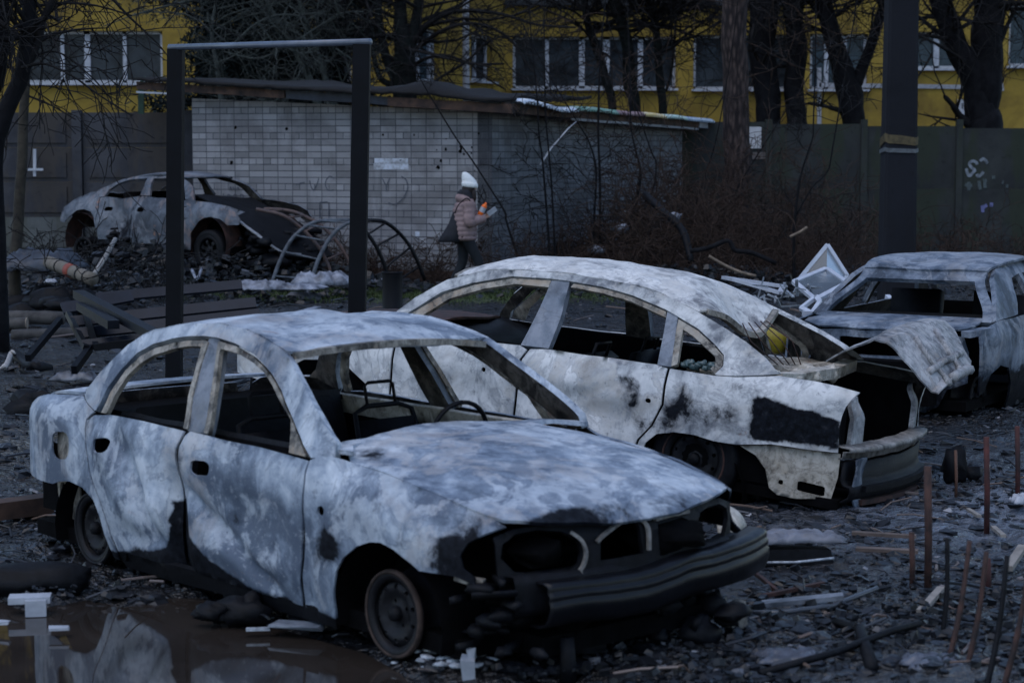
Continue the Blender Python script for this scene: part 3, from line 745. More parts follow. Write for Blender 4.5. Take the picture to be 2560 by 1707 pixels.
# felt: a lumpy burnt sheet over the front half
rows = []
for i in range(40):
    s = i / 39; base = lerp(3.265, 2.85, s); r = []
    for j in range(9):
        w_ = j / 8 * 4.2; p = Lp + (K - Lp) * s + uR * w_ - Cn - uR * .05 + nL * .06
        bumpz = .10 * max(0, fbm(s * 5, j * .45, 1, 1.3, 3)) + .20 * math.exp(-((s - .78) / .07) ** 2 - ((j - 1.5) / 2.0) ** 2) + (.02 if j else 0)
        r.append(p + Vector((0, 0, base + bumpz * (.35 if j == 0 else 1) + .02 * w_ + .03 * nz(s * 30, j))))
    rows.append(r)
m = MB(); m.grid(rows); m.build('roofing_felt', M['charfelt'], shed, solid=.05)
m = MB(); m.add([Lp + uR * 4 - Cn + Vector((0, 0, 3.2)), K + uR * 4 - Cn + Vector((0, 0, 2.84)), Rp - Cn + Vector((0, 0, 2.70)), Rp + (Lp - K) - Cn + Vector((0, 0, 3.1))], [(0, 1, 2, 3)]); m.build('roof_deck', M['charfelt'], shed, sm=False, solid=.08)
cols = [('faded_blue_white', (.40, .50, .66), (.62, .66, .70)), ('faded_green', (.09, .24, .20), (.25, .34, .31)), ('faded_purple', (.14, .09, .11), (.26, .19, .20)), ('faded_yellow', (.45, .36, .12), (.5, .46, .36)), ('faded_turquoise', (.28, .44, .42), (.5, .58, .56)), ('faded_blue', (.17, .25, .36), (.42, .50, .58))]
cuts = [.045, .27, .47, .61, .73, .86, 1.03]
for ci, ((nm, c1, c2), s0, s1) in enumerate(zip(cols, cuts, cuts[1:])):
    rows = []; n = int((s1 - s0) * 11 / .026)
    for i in range(n + 1):
        s = lerp(s0, s1, i / n); p = K + uR * (11 * s); zz = lerp(2.865, 2.735, s) + .022 * math.sin(s * 11 / .13 * 6.283) + .05 * nz(s * 7, ci) * (1.6 if ci == 0 else .5)
        rows.append([p - Cn + nR * (.15 + .03 * nz(s * 20, 4)) + Vector((0, 0, zz - .045)), p - Cn + nR * .08 + Vector((0, 0, zz)), p - Cn - nR * .9 + Vector((0, 0, zz + .01))])
    m = MB(); m.grid(rows); m.build('corrugated_sheet', plain('corrugated_' + nm, c1, .6, .4, 10, .1, c2=c2), shed, solid=.012)
hs = MB(); hs.tube([at(1441, 304, 32.4), at(1420, 322, 32.3), at(1394, 352, 32.2), at(1376, 372, 32.1), at(1362, 395, 32.0), at(1350, 413, 32.0)], [.012, .022, .022, .03, .03, .022], 6, flat=.35)
o = hs.build('hanging_strip', M['white_paint']); tag(o, 'pale torn plastic strip hanging from the corner of the shed eave', 'strip')
gp_ = MB(); gp_.bar(at(353, 285, 34.0), at(353, 215, 34.0), .10, .06, up=(0, 1, 0)); gp_.bar(at(346, 214, 33.95), at(365, 194, 33.95), .05, .05, up=(0, 1, 0))
o = gp_.build('green_post', plain('dark_green_paint', (.012, .045, .03), .6, .4, 9, .1), sm=False); tag(o, 'dark green post with a slanted white tip under the shed roof end', 'post')

# notice sheets on the mossy fence
for (px0, py0, px1, py1, lab, c) in [(1873, 318, 1903, 371, 'pale notice sheet pinned high on the mossy fence beside the thick pine trunk', (.50, .50, .52)), (1881, 381, 1922, 398, 'faded brownish notice strip low on the mossy fence under the pale sheet', (.12, .105, .10))]:
    m = MB(); m.box((0, 0, 0), ((px1 - px0) / FPX * RD, .02, (py1 - py0) / FPX * RD)); m.box((.08, -.012, .02), (.05, .008, .3 if c[0] > .3 else .03), attr=None)
    o = m.build('notice_sheet', plain('notice_paper', c, .8, .25, 6, 0), sm=False); o.location = at((px0 + px1) / 2, (py0 + py1) / 2, RD - .06); tag(o, lab, 'notice')
# ================================================================== TREES AND SCRUB
M['bark'] = plain('dark_wet_bark', (.0085, .0088, .011), .85, .5, 7, .6, .15, c2=(.003, .003, .0045), bd=.02)
M['barkgreen'] = plain('mossy_bark', (.013, .0165, .016), .85, .5, 7, .6, .15, c2=(.005, .006, .007), bd=.02)
t = NT('pine_bark'); v = t.map((1, 1, .28)); vo = t.voro(v, 16, 'F1'); n = t.noise(v, 9, 7, .65)
t.bump(vo, .9, .03); M['pinebark'] = t.out(t.mix(t.math('MULTIPLY', t.step(n, .45, .65), .7), t.ramp(vo, [(.15, (.075, .054, .048)), (.6, (.014, .011, .012))]), (.042, .031, .030)), .9, 0, .2)
M['barkpale'] = plain('pale_green_bark', (.050, .060, .055), .85, .5, 7, .3, c2=(.020, .024, .024))
M['twig'] = plain('dark_twigs', (.016, .015, .016), .85, .4, 6, 0, .15, c2=(.008, .008, .009))
M['twigbrown'] = plain('dry_brown_twigs', (.050, .033, .026), .85, .5, 6, 0, .15, c2=(.018, .013, .012))
M['olivebark'] = plain('olive_bark', (.040, .034, .025), .85, .5, 8, .4, c2=(.015, .013, .011))
def rvec(rg): 
    while True:
        p = Vector((rg.uniform(-1, 1), rg.uniform(-1, 1), rg.uniform(-1, 1)))
        if .1 < p.length < 1: return p.normalized()
def twigs(m, p, d, r, L, depth, rg, droop=0.0, kids=3, sides=4, wander=.28):
    n = 5 if depth > 1 else 4; pts = [p.copy()]; dirs = [d.copy()]
    for i in range(n):
        d = (d + rvec(rg) * wander + Vector((0, 0, -droop))).normalized(); p = p + d * (L / n); pts.append(p.copy()); dirs.append(d.copy())
    m.tube(pts, [max(r * (1 - .75 * i / n), .0055) for i in range(n + 1)], sides if depth > 1 else 3, cap=False)
    if depth <= 0: return
    for k in range(kids + (1 if rg.random() < .5 else 0)):
        i = rg.randint(1, n); q = pts[i]
        side = rvec(rg); side = (side - dirs[i] * side.dot(dirs[i])).normalized()
        nd = (dirs[i] * rg.uniform(.35, .8) + side * rg.uniform(.5, .95)).normalized()
        twigs(m, q, nd, max(r * rg.uniform(.38, .55), .004), L * rg.uniform(.45, .72), depth - 1, rg, droop, kids, sides, wander)
def tree(name, label, stems, branches, seed, group='bare trees behind the yard', mat='bark', twig='twig', nb=14, bl=2.2, depth=3, droop=.02, zlo=.35, kids=3, cat='tree'):
    """stems: list of [(px,py,D,width_px)...] bottom to top; extra traced branches the same way"""
    rg = random.Random(seed); base = at(*stems[0][0][:3]); base = Vector((base.x, base.y, 0.0))
    T = thing(name, label, cat, base, group=group); tr = MB(); cr = MB(); paths = []
    for si, S in enumerate(stems):
        P = [at(a, b, D) for a, b, D, w in S]; R = [max(.012, w / 2 / FPX * D) for a, b, D, w in S]
        if P[0].z > .2 and si == 0: P = [Vector((P[0].x, P[0].y, -.1))] + P; R = [R[0] * 1.15] + R
        # carry the stem on above the picture
        d = (P[-1] - P[-2]).normalized(); top = P[-1].z
        for k in range(3):
            if P[-1].z > 9.5: break
            d = (d + rvec(rg) * .12 + Vector((0, 0, .1))).normalized(); P.append(P[-1] + d * 1.3); R.append(R[-1] * .8)
        Q = spline(P, 5); RR = [R[min(int(i / 5), len(R) - 1)] * (1 - (i % 5) / 5) + R[min(int(i / 5) + 1, len(R) - 1)] * ((i % 5) / 5) for i in range(len(Q))]
        Q = [q + Vector((nz(q.z * 1.3, si, seed), nz(q.z * 1.3, si + 7, seed), 0)) * (r * .35) for q, r in zip(Q, RR)]
        tr.tube([q - base for q in Q], RR, 10 if RR[0] > .08 else 7); paths.append((Q, RR))
    for S in branches:
        P = [at(a, b, D) for a, b, D, w in S]; R = [max(.008, w / 2 / FPX * D) for a, b, D, w in S]
        Q = spline(P, 5); RR = [R[min(int(i / 5), len(R) - 1)] for i in range(len(Q))]
        cr.tube([q - base for q in Q], RR, 6, cap=False); paths.append((Q, RR))
        for k in range(5):
            i = rg.randint(2, len(Q) - 1); d = (Q[i] - Q[i - 1]).normalized(); s_ = rvec(rg); s_ = (s_ - d * s_.dot(d)).normalized()
            twigs(cr, Q[i] - base, (d * .6 + s_ * .7).normalized(), RR[i] * .5, bl * .5, max(1, depth - 2), rg, droop, kids)
    for k in range(nb):
        Q, RR = rg.choice(paths[:len(stems)]); lo = int(len(Q) * zlo); i = rg.randint(min(lo, len(Q) - 1), len(Q) - 1)
        a = rg.uniform(0, 6.283); d = Vector((math.cos(a), math.sin(a) * .8, rg.uniform(-.1, .8))).normalized()
        twigs(cr, Q[i] - base, d, min(RR[i] * .5, .05), bl * rg.uniform(.6, 1.2), depth, rg, droop, kids)
    tr.build('trunk', M[mat], T); cr.build('crown', M[twig], T); return T

tree('bare_tree', 'nearly black forked tree at the far left edge of the yard', [[(-14, 420, 21, 46), (4, 310, 21, 44), (30, 245, 21, 42), (55, 190, 21, 40), (66, 108, 21, 38), (72, 0, 21, 34), (74, -60, 21, 30)]],
     [[(58, 175, 21, 26), (88, 120, 21, 22), (105, 60, 21, 18), (140, -20, 21, 10)], [(62, 110, 21, 16), (95, 55, 20.8, 14), (112, 48, 20.6, 10)], [(70, 20, 21, 9), (150, 8, 21, 7), (240, 15, 21, 5), (330, 40, 21, 3)],
      [(55, 170, 20.8, 9), (110, 160, 20.6, 6), (180, 190, 20.5, 5), (250, 240, 20.5, 4), (330, 290, 20.5, 3)], [(60, 150, 21, 6), (140, 130, 21, 5), (220, 185, 21, 4), (280, 250, 21, 3)]], 5, nb=20, bl=1.7, depth=3, zlo=.5, droop=.05)
tree('bare_tree', 'second black trunk cut by the left edge of the photo beside the forked tree', [[(-30, 330, 22, 40), (-6, 200, 22, 38), (4, 100, 22, 34), (8, 0, 22, 30)]], [[(10, 80, 22, 9), (30, 20, 22, 7), (40, -40, 22, 5)]], 6, nb=6, bl=1.2)
tree('bare_tree', 'thin olive trunk standing before the dark concrete fence at left', [[(38, 660, 27, 30), (45, 560, 27, 28), (52, 430, 27, 26), (58, 320, 27, 25), (63, 220, 27, 22), (70, 120, 27, 16), (80, 20, 27, 11)]], [[(62, 225, 27, 8), (40, 180, 27, 6), (10, 150, 27, 4)], [(70, 240, 27, 6), (130, 265, 27, 4), (190, 300, 27, 3)]], 7, mat='olivebark', nb=27, bl=1.5, depth=3, zlo=.6, droop=.04)
tree('bare_tree', 'many stemmed bare tree growing behind the middle of the shed roof', [[(1012, 225, 44, 62), (1010, 150, 44, 55), (1004, 70, 44, 38), (1000, 0, 44, 30)], [(1000, 225, 44, 30), (965, 140, 44, 24), (950, 60, 44, 20), (945, 0, 44, 18)], [(1018, 170, 44, 32), (1032, 90, 44, 28), (1048, 0, 44, 24)], [(985, 215, 44, 18), (948, 190, 44, 14), (925, 90, 44, 12), (918, 0, 44, 11)]],
     [[(1030, 110, 44, 13), (1080, 55, 43.5, 12), (1150, 28, 43, 10), (1250, 35, 43, 8), (1340, 62, 43, 6), (1440, 70, 43, 4)], [(1030, 130, 44, 10), (1110, 75, 43, 9), (1190, 60, 43, 7), (1270, 95, 43, 5), (1330, 180, 43, 4)], [(1040, 160, 44, 9), (1070, 145, 43, 8), (1120, 140, 43, 7), (1180, 160, 43, 6), (1262, 160, 43, 4)],
      [(1035, 240, 43, 8), (1100, 195, 43, 8), (1165, 155, 43, 7), (1230, 100, 43, 5), (1300, 90, 43, 4)], [(1165, 150, 43, 6), (1215, 195, 43, 5), (1265, 225, 43, 4)], [(1120, 95, 43, 5), (1110, 170, 43, 4), (1150, 230, 43, 3)], [(1050, 20, 44, 8), (1120, 5, 43, 6), (1220, -10, 43, 5)]], 8, mat='barkgreen', nb=59, bl=2.6, depth=3, zlo=.2)
tree('bare_tree', 'slim leaning trunk left of two others behind the corrugated eave', [[(1532, 285, 46, 22), (1515, 200, 46, 22), (1490, 120, 46, 22), (1470, 60, 46, 20), (1460, 0, 46, 18)]], [[(1480, 90, 46, 7), (1420, 50, 46, 6), (1350, 20, 46, 4)]], 9, mat='barkgreen', nb=31, bl=2.2)
tree('bare_tree', 'double trunk rising between two slimmer ones behind the corrugated eave', [[(1588, 290, 46, 30), (1575, 215, 46, 36), (1568, 120, 46, 30), (1552, 60, 46, 24), (1530, 0, 46, 22)], [(1580, 200, 46, 22), (1572, 110, 46, 20), (1556, 40, 46, 18), (1548, 0, 46, 17)]], [[(1556, 50, 46, 8), (1510, 20, 46, 6), (1495, -20, 46, 5)], [(1565, 110, 46, 6), (1620, 60, 46, 5), (1680, 15, 46, 4)]], 10, mat='barkgreen', nb=40, bl=2.3)
tree('bare_tree', 'slim straight trunk right of the double trunk behind the corrugated eave', [[(1658, 300, 46, 22), (1650, 210, 46, 22), (1645, 120, 46, 20), (1636, 60, 46, 19), (1625, 0, 46, 18)]], [[(1655, 120, 46, 8), (1690, 105, 46, 7), (1740, 70, 46, 6), (1800, 20, 46, 4)], [(1665, 230, 46, 8), (1680, 170, 46, 7), (1690, 60, 46, 5), (1700, -10, 46, 4)], [(1645, 60, 46, 6), (1690, 40, 46, 5), (1730, 0, 46, 4)]], 12, mat='barkgreen', nb=45, bl=2.2)
tree('pine_tree', 'thick brown flaky pine trunk in front of the mossy fence', [[(1842, 640, 38, 74), (1841, 480, 38, 70), (1840, 330, 38, 68), (1838, 180, 38, 66), (1836, 0, 38, 64), (1835, -120, 38, 60)]], [], 13, mat='pinebark', nb=10, bl=1.2, zlo=.85)
tree('bare_tree', 'broad dark trunk just right of the flaky pine', [[(1922, 310, 44, 62), (1915, 220, 44, 66), (1905, 120, 44, 68), (1908, 0, 44, 72)]], [[(1900, 160, 44, 10), (1880, 110, 43, 9), (1885, 60, 43, 8)]], 14, nb=17, bl=2.0)
tree('bare_tree', 'dark trunk between the broad trunk and the forked black tree', [[(1988, 312, 44, 50), (1988, 200, 44, 50), (1990, 100, 44, 48), (1990, 0, 44, 46)]], [[(1880, 0, 43, 6), (1930, 30, 43, 6), (1975, 75, 43, 5), (2025, 130, 43, 4), (2060, 160, 43, 3)]], 15, nb=17, bl=2.0)
tree('bare_tree', 'black tree forking into a wide Y left of the concrete pole', [[(2135, 330, 44, 56), (2128, 270, 44, 62), (2122, 225, 44, 66), (2092, 130, 44, 46), (2072, 60, 44, 44), (2056, 0, 44, 42)], [(2128, 225, 44, 40), (2158, 165, 44, 28), (2185, 90, 44, 26), (2208, 20, 44, 24), (2212, -40, 44, 20)]],
     [[(2108, 280, 44, 12), (2070, 268, 43.5, 9), (2020, 258, 43, 6)], [(2070, 60, 44, 16), (2035, 20, 44, 14), (2010, -30, 44, 10)]], 16, nb=36, bl=2.2, zlo=.4)
tree('bare_tree', 'largest black forked tree in front of the bright yellow wall at right', [[(2458, 335, 43, 96), (2452, 280, 43, 82), (2440, 200, 43, 74), (2395, 120, 43, 58), (2372, 60, 43, 56), (2350, 0, 43, 52)], [(2462, 280, 43, 66), (2468, 180, 43, 76), (2466, 80, 43, 78), (2470, 0, 43, 74)]],
     [[(2440, 330, 43, 22), (2400, 290, 42.8, 16), (2380, 262, 42.5, 12), (2360, 240, 42.3, 7)], [(2430, 170, 43, 12), (2390, 140, 42.5, 9), (2340, 110, 42, 7), (2290, 85, 42, 5)], [(2500, 110, 43, 12), (2520, 60, 43, 10), (2545, 10, 43, 8), (2570, -30, 43, 6)], [(2480, 20, 43, 16), (2530, 8, 42.5, 12), (2600, 10, 42, 8)], [(2490, 225, 43, 6), (2510, 200, 43, 4)], [(2330, 135, 42.5, 6), (2310, 170, 42.3, 4), (2295, 190, 42, 3)]], 17, nb=36, bl=2.4, zlo=.45)
# dense evergreen behind the left half of the shed
M['needles'] = plain('blue_green_needles', (.014, .021, .021), .8, .5, 3, 0, .12, c2=(.005, .008, .009))
def evergreen(label, px, D, h, rad, seed, n):
    rg = random.Random(seed); base = Vector((XD(px, D), D, 0)); T = thing('evergreen_tree', label, 'tree', base, group='dark evergreens behind the shed')
    tr = MB(); tr.tube([Vector((0, 0, -.1)), Vector((.1, 0, 3)), Vector((0, .1, h))], [.2, .14, .04], 8)
    cr = MB()
    for k in range(60):
        z = rg.uniform(1.5, h); a = rg.uniform(0, 6.28); L = rad * (1 - .45 * z / h) * rg.uniform(.5, 1.05)
        d = Vector((math.cos(a), math.sin(a), rg.uniform(-.35, .25))).normalized(); p = Vector((0, 0, z)); pts = [p]
        for i in range(5): d = (d + rvec(rg) * .22 + Vector((0, 0, -.06))).normalized(); p = p + d * L / 5; pts.append(p)
        tr.tube(pts, [.045, .04, .03, .022, .015, .008], 4, cap=False)
        for i in range(1, 6):
            for q in range(n):
                c = pts[i] + rvec(rg) * rg.uniform(.03, .6); s = rg.uniform(.02, .055); u = rvec(rg); w_ = u.orthogonal().normalized()
                cr.add([c - u * s * 1.8 - w_ * s * .5, c + u * s * 1.8 - w_ * s * .3, c + u * s * 1.2 + w_ * s * .6, c - u * s * 1.4 + w_ * s * .4], [(0, 1, 2, 3)])
    tr.build('trunk', M['barkgreen'], T); cr.build('crown', M['needles'], T, sm=False)
evergreen('dark evergreen behind the left end of the shed roof, inside the swing frame', 520, 44.5, 9.0, 2.3, 31, 75)
evergreen('dark evergreen right of the first one, next to the many stemmed tree', 840, 45.5, 8.6, 2.3, 32, 75)
evergreen('dark evergreen in the middle behind the shed, between two others', 680, 46.0, 8.8, 2.3, 34, 75)
tree('bare_tree', 'pale green bare tree tangled in front of the evergreens behind the shed', [[(800, 300, 42.5, 22), (770, 190, 42.5, 18), (740, 130, 42.5, 15), (700, 60, 42.5, 13), (660, -10, 42.5, 10)], [(840, 300, 42.5, 18), (800, 150, 42.5, 14), (775, 80, 42.5, 11), (745, 0, 42.5, 9)], [(560, 300, 42.5, 16), (545, 180, 42.5, 12), (530, 80, 42.5, 10), (545, -20, 42.5, 8)]],
     [[(585, 110, 42, 7), (640, 60, 42, 6), (700, 38, 42, 5), (760, 42, 42, 3)], [(730, 110, 42, 6), (800, 65, 42, 5), (850, 35, 42, 5), (910, 30, 42, 3)], [(560, 130, 42, 5), (640, 147, 42, 5), (700, 128, 42, 4)], [(840, 122, 41.9, 5), (885, 152, 41.9, 4)], [(255, 68, 42, 3), (330, 40, 42, 5), (400, 20, 42, 6), (480, 0, 42, 6)]], 33, mat='barkpale', twig='barkpale', nb=68, bl=1.8, zlo=.1)

# saplings against the side wall of the shed
def sapling(label, stems, seed, nb=7, bl=.8, twig='twig'):
    return tree('bare_sapling', label, [[(a_, b_, D_, w_ * .72) for a_, b_, D_, w_ in S] for S in stems], [], seed, 'saplings by the shed wall', 'bark', twig, int(nb * 2.4), bl, 2, .0, .12, 3, 'sapling')
def noext(stems): return stems
_old = rvec
sapling('thin sapling with two stems just right of the shed corner', [[(1378, 690, 31.6, 9), (1366, 520, 31.6, 8), (1356, 400, 31.6, 7), (1347, 330, 31.6, 4), (1342, 240, 31.6, 3)], [(1390, 690, 31.7, 8), (1380, 480, 31.7, 7), (1372, 380, 31.7, 6), (1365, 300, 31.7, 4), (1362, 200, 31.7, 3)]], 41, 9)
sapling('pair of straight black saplings in the middle of the side wall', [[(1480, 690, 32.6, 9), (1486, 540, 32.6, 8), (1490, 420, 32.6, 7), (1470, 350, 32.6, 5), (1452, 320, 32.6, 3)], [(1500, 690, 32.7, 9), (1500, 450, 32.7, 9), (1496, 360, 32.7, 8), (1497, 250, 32.7, 7), (1502, 120, 32.7, 5)]], 42, 10)
sapling('curving sapling with reddish twigs left of the leaning charred log', [[(1548, 680, 33.2, 12), (1575, 560, 33.2, 10), (1598, 470, 33.2, 9), (1600, 420, 33.2, 8), (1590, 380, 33.2, 7), (1578, 320, 33.2, 5), (1576, 240, 33.2, 4)], [(1580, 540, 33.2, 6), (1630, 480, 33.2, 5), (1640, 410, 33.2, 4), (1625, 370, 33.2, 3)]], 43, 12, 1.0, 'twigbrown')
sapling('bent bare stem arching across the wall behind the walking person', [[(1310, 690, 31.2, 9), (1268, 560, 31.2, 8), (1262, 530, 31.2, 8), (1225, 470, 31.2, 6), (1180, 400, 31.2, 4), (1130, 330, 31.2, 3)]], 44, 3, .5)
sapling('dark upright sapling with a forked top between pine and Y tree', [[(1985, 720, 30, 12), (1984, 620, 30, 11), (1990, 520, 30, 10), (2004, 430, 30, 7), (2030, 350, 30, 4), (2034, 300, 30, 3)], [(1990, 540, 30, 7), (2030, 470, 30, 5), (2068, 430, 30, 4), (2080, 380, 30, 3)]], 45, 9, .7)
sapling('brown twiggy sapling beside the flaky pine trunk', [[(1770, 690, 35, 9), (1800, 560, 35, 8), (1850, 460, 35, 6), (1905, 370, 35, 4)], [(1760, 690, 35, 8), (1730, 560, 35, 7), (1760, 450, 35, 5), (1790, 350, 35, 4)]], 46, 14, 1.1, 'twigbrown')
# dry brush that reads as one mass
br = MB(); rg = random.Random(77)
for k in range(620):
    px = rg.gauss(1720, 230) if k < 430 else rg.uniform(1330, 2560); D = rg.uniform(29.8, 39.5) if px < 2250 else rg.uniform(36, 40.5)
    if px < 1330 or px > 2570: continue
    if px < 1560: D = rg.uniform(30.6, 33.0) + (px - 1330) / 230 * 2.4
    x = XD(px, D); p = Vector((x, D, height(x, D) - .03)); h = rg.uniform(.5, 1.7) * (1.0 if 1480 < px < 2150 else .55)
    twigs(br, p, Vector((rg.uniform(-1.1, 1.1), rg.uniform(-.3, .3), 1)).normalized(), rg.uniform(.005, .012), h, 2, rg, .05, 3, 3, .32)
for k in range(70):
    px = rg.uniform(700, 1220); D = rg.uniform(31.5, 33); x = XD(px, D)
    q = on_wall(px, 690, nL); D = q.y - .25; x = XD(px, D); p = Vector((x, D, 0)); twigs(br, p, Vector((rg.uniform(-1, 1), 0, rg.uniform(.4, 1))).normalized(), .007, rg.uniform(.4, .9), 2, rg, .06, 3, 3, .3)
o = br.build('dry_brush', M['twigbrown']); tag(o, kind='stuff')
bt = MB()
for k in range(60):
    px = rg.uniform(60, 760); x = XD(px, 33.9); p = Vector((x, 33.9, rg.uniform(.1, .3))); twigs(bt, p, Vector((rg.uniform(-1, 1), -.2, rg.uniform(.2, 1))).normalized(), .008, rg.uniform(.3, .8), 2, rg, .06, 3, 3, .3)
for k in range(26):
    px = rg.uniform(20, 470); p = at(px, rg.uniform(640, 735), rg.uniform(24, 29)); p.z = max(p.z, .04); twigs(bt, p, Vector((rg.uniform(-1, 1), -.2, rg.uniform(-.1, .4))).normalized(), .009, rg.uniform(.4, 1.1), 2, rg, .04, 2, 3, .3)
o = bt.build('charred_twigs', M['twig']); tag(o, kind='stuff')

# concrete pole with bands
PD = 27.0; pole = thing('utility_pole', 'tall dark concrete utility pole banded with pale tape', 'pole', (XD(2247, PD), PD, 0)); PO = pole.location.copy()
M['poleconc'] = concrete('dark_pole_concrete', (.0085, .010, .015), (.0045, .0055, .009), (.007, .0075, .01), 11)
m = MB(); rows = []
for z in [-.2, 1, 2, 3, 4, 5, 6, 8, 10]:
    w_ = lerp(.225, .165, z / 10); c = .035
    rows.append([Vector(p) for p in [(-w_ + c, -w_, z), (w_ - c, -w_, z), (w_, -w_ + c, z), (w_, w_ - c, z), (w_ - c, w_, z), (-w_ + c, w_, z), (-w_, w_ - c, z), (-w_, -w_ + c, z)]])
m.grid(rows, closed=True); m.build('pole_shaft', M['poleconc'], pole, sm=False)
def band(z, h, w_, name, c, wob):
    m = MB(); rows = []
    for j, zz in enumerate((z, z + h)):
        rows.append([Vector((x * w_, y * w_, zz + wob * nz(x * 2, y * 2, zz))) for x, y in [(-.8, -1), (0, -1.02), (.8, -1), (1, -.8), (1, .8), (.8, 1), (-.8, 1), (-1, .8), (-1, -.8)]])
    m.grid(rows, closed=True); m.build('tape_band', plain(name, c, .6, .5, 14, .1), pole, sm=False, solid=.004)
zb = at(2240, 362, PD).z
band(zb, .11, .226, 'ochre_tape', (.085, .065, .030), .06); band(at(2240, 382, PD).z, .055, .228, 'pale_tape', (.10, .115, .13), .03)

# ================================================================== SWING FRAME, BENCH, BIN, CLIMBER
M['blackpaint'] = plain('black_painted_steel', (.0035, .0042, .0068), .5, .35, 7, .1, .12)
LD, RDp = 15.1, 13.9
sf = thing('swing_frame', 'tall black steel swing frame with nothing hanging from it', 'frame', gnd(431, 928)); sO = sf.location.copy()
def beamv(a_, b_, w_, name, d_=None):
    m = MB(); m.bar(a_ - sO, b_ - sO, w_, d_ or w_, up=(0, 1, 0)); return m.build(name, M['blackpaint'], sf, sm=False)
pl = at(432, 930, LD); pl.z = -.05; tl = at(440, 124, LD); prr = at(893, 770, RDp); tr_ = at(905, 112, RDp); db = (prr - tr_); prr = tr_ + db * ((tr_.z + .05) / -db.z)
beamv(pl, tl, 38 / FPX * LD * .98, 'post', .14); beamv(prr, tr_, 44 / FPX * RDp * .95, 'post', .14)
m = MB(); a_, b_ = at(424, 119, LD), at(926, 105, RDp); m.tube([a_ - sO, a_.lerp(b_, .5) - sO, b_ - sO], .024, 14); m.build('top_beam', plain('sky_lit_wet_tube', (.09, .11, .15), .25, .3, 6, .05, .6), sf)  # wet top tube; the sky it catches is put into its blue-grey colour
m = MB(); m.box(Vector((pl.x, pl.y, .03)) - sO, (.42, .42, .05)); m.box(Vector((pl.x, pl.y, .08)) - sO, (.2, .2, .06)); m.build('base_plate', M['blackpaint'], sf, sm=False)
m = MB(); m.box(Vector((prr.x, prr.y, .03)) - sO, (.42, .42, .05)); m.build('base_plate', M['blackpaint'], sf, sm=False)

# fallen slatted bench: seat plane tipped towards us
M['beam'] = plain('scorched_beam', (.007, .009, .014), .5, .4, 4, .2, .2)
M['slatblue'] = plain('wet_black_slat', (.010, .014, .024), .42, .4, 4, .12, .2)
bn = thing('slatted_bench', 'black slatted swing bench lying overturned behind the swing frame post', 'bench', gnd(350, 900, 0)); bO = bn.location.copy()
SL_ = [((155, 772), (330, 740), 36), ((240, 745), (605, 712), 30), ((175, 805), (640, 757), 32), ((190, 835), (650, 785), 32), ((205, 862), (660, 815), 26)]
BD = [19.2, 20.6, 18.6, 18.0, 17.4]
for (a_, b_, w_), d_ in zip(SL_, BD):
    m = MB(); p, q = at(a_[0], a_[1], d_), at(b_[0], b_[1], d_ + .3); m.bar(p - bO, q - bO, w_ / FPX * d_, .03, up=(0, -.72, .69)); 
    m.v = [tuple(Vector(v_)) for v_ in m.v]; m.build('slat', M['slatblue'], bn, sm=False)
for a_, b_, d0, d1, w_ in [((150, 800), (70, 895), 18.4, 17.3, 16), ((225, 870), (185, 925), 17.4, 16.8, 20), ((215, 790), (240, 868), 18.6, 17.3, 14), ((170, 785), (215, 870), 18.9, 17.3, 12)]:
    m = MB(); m.bar(at(*a_, d0) - bO, at(*b_, d1) - bO, w_ / FPX * d0, .05, up=(0, 1, 0)); m.build('leg', M['blackpaint'], bn, sm=False)
m = MB(); m.bar(at(238, 868, 17.2), at(420, 846, 17.2), .10, .06); m.bar
o = m.build('bench_rail', M['blackpaint'], bn, sm=False); o.location = -bO
for a_, b_, d0, d1, w_, lab in [((196, 735), (395, 842), 18.6, 16.6, .10, 'long black beam lying diagonally across the overturned bench'), ((205, 765), (284, 812), 18.3, 17.2, .10, 'short broken black beam under the long diagonal one')]:
    m = MB(); m.bar(at(*a_, d0), at(*b_, d1), w_ * 1.05, .075, up=(0, 0, 1)); o = m.build('loose_beam', M['beam'], sm=False); tag(o, lab, 'beam')
# bin
bp_ = gnd(981, 790); bin_ = thing('litter_bin', 'dark cylindrical litter bin between the swing post and the second car', 'bin', at(981, 735, 22.5) * 1); bin_.location.z = 0; r_ = 25.5 / FPX * 22.5
zt = at(981, 680, 22.5).z; m = MB(); m.lathe([(r_ * .0, .02), (r_, .02), (r_ * 1.0, zt * .36), (r_ * 1.03, zt * .37), (r_ * 1.03, zt * .40), (r_ * .99, zt * .41), (r_ * .99, zt * .97), (r_ * 1.04, zt), (r_ * .93, zt), (r_ * .92, .1), (0, .1)], 28, 'z'); m.build('bin_shell', plain('dark_bin_steel', (.005, .0055, .008), .5, .4, 9, .2, .15), bin_)
m = MB(); m.lathe([(r_ * 1.0, zt * .98), (r_ * 1.05, zt * .98), (r_ * 1.05, zt * 1.005), (r_ * .97, zt * 1.005)], 28, 'z'); m.build('bin_rim', M['blackpaint'], bin_)
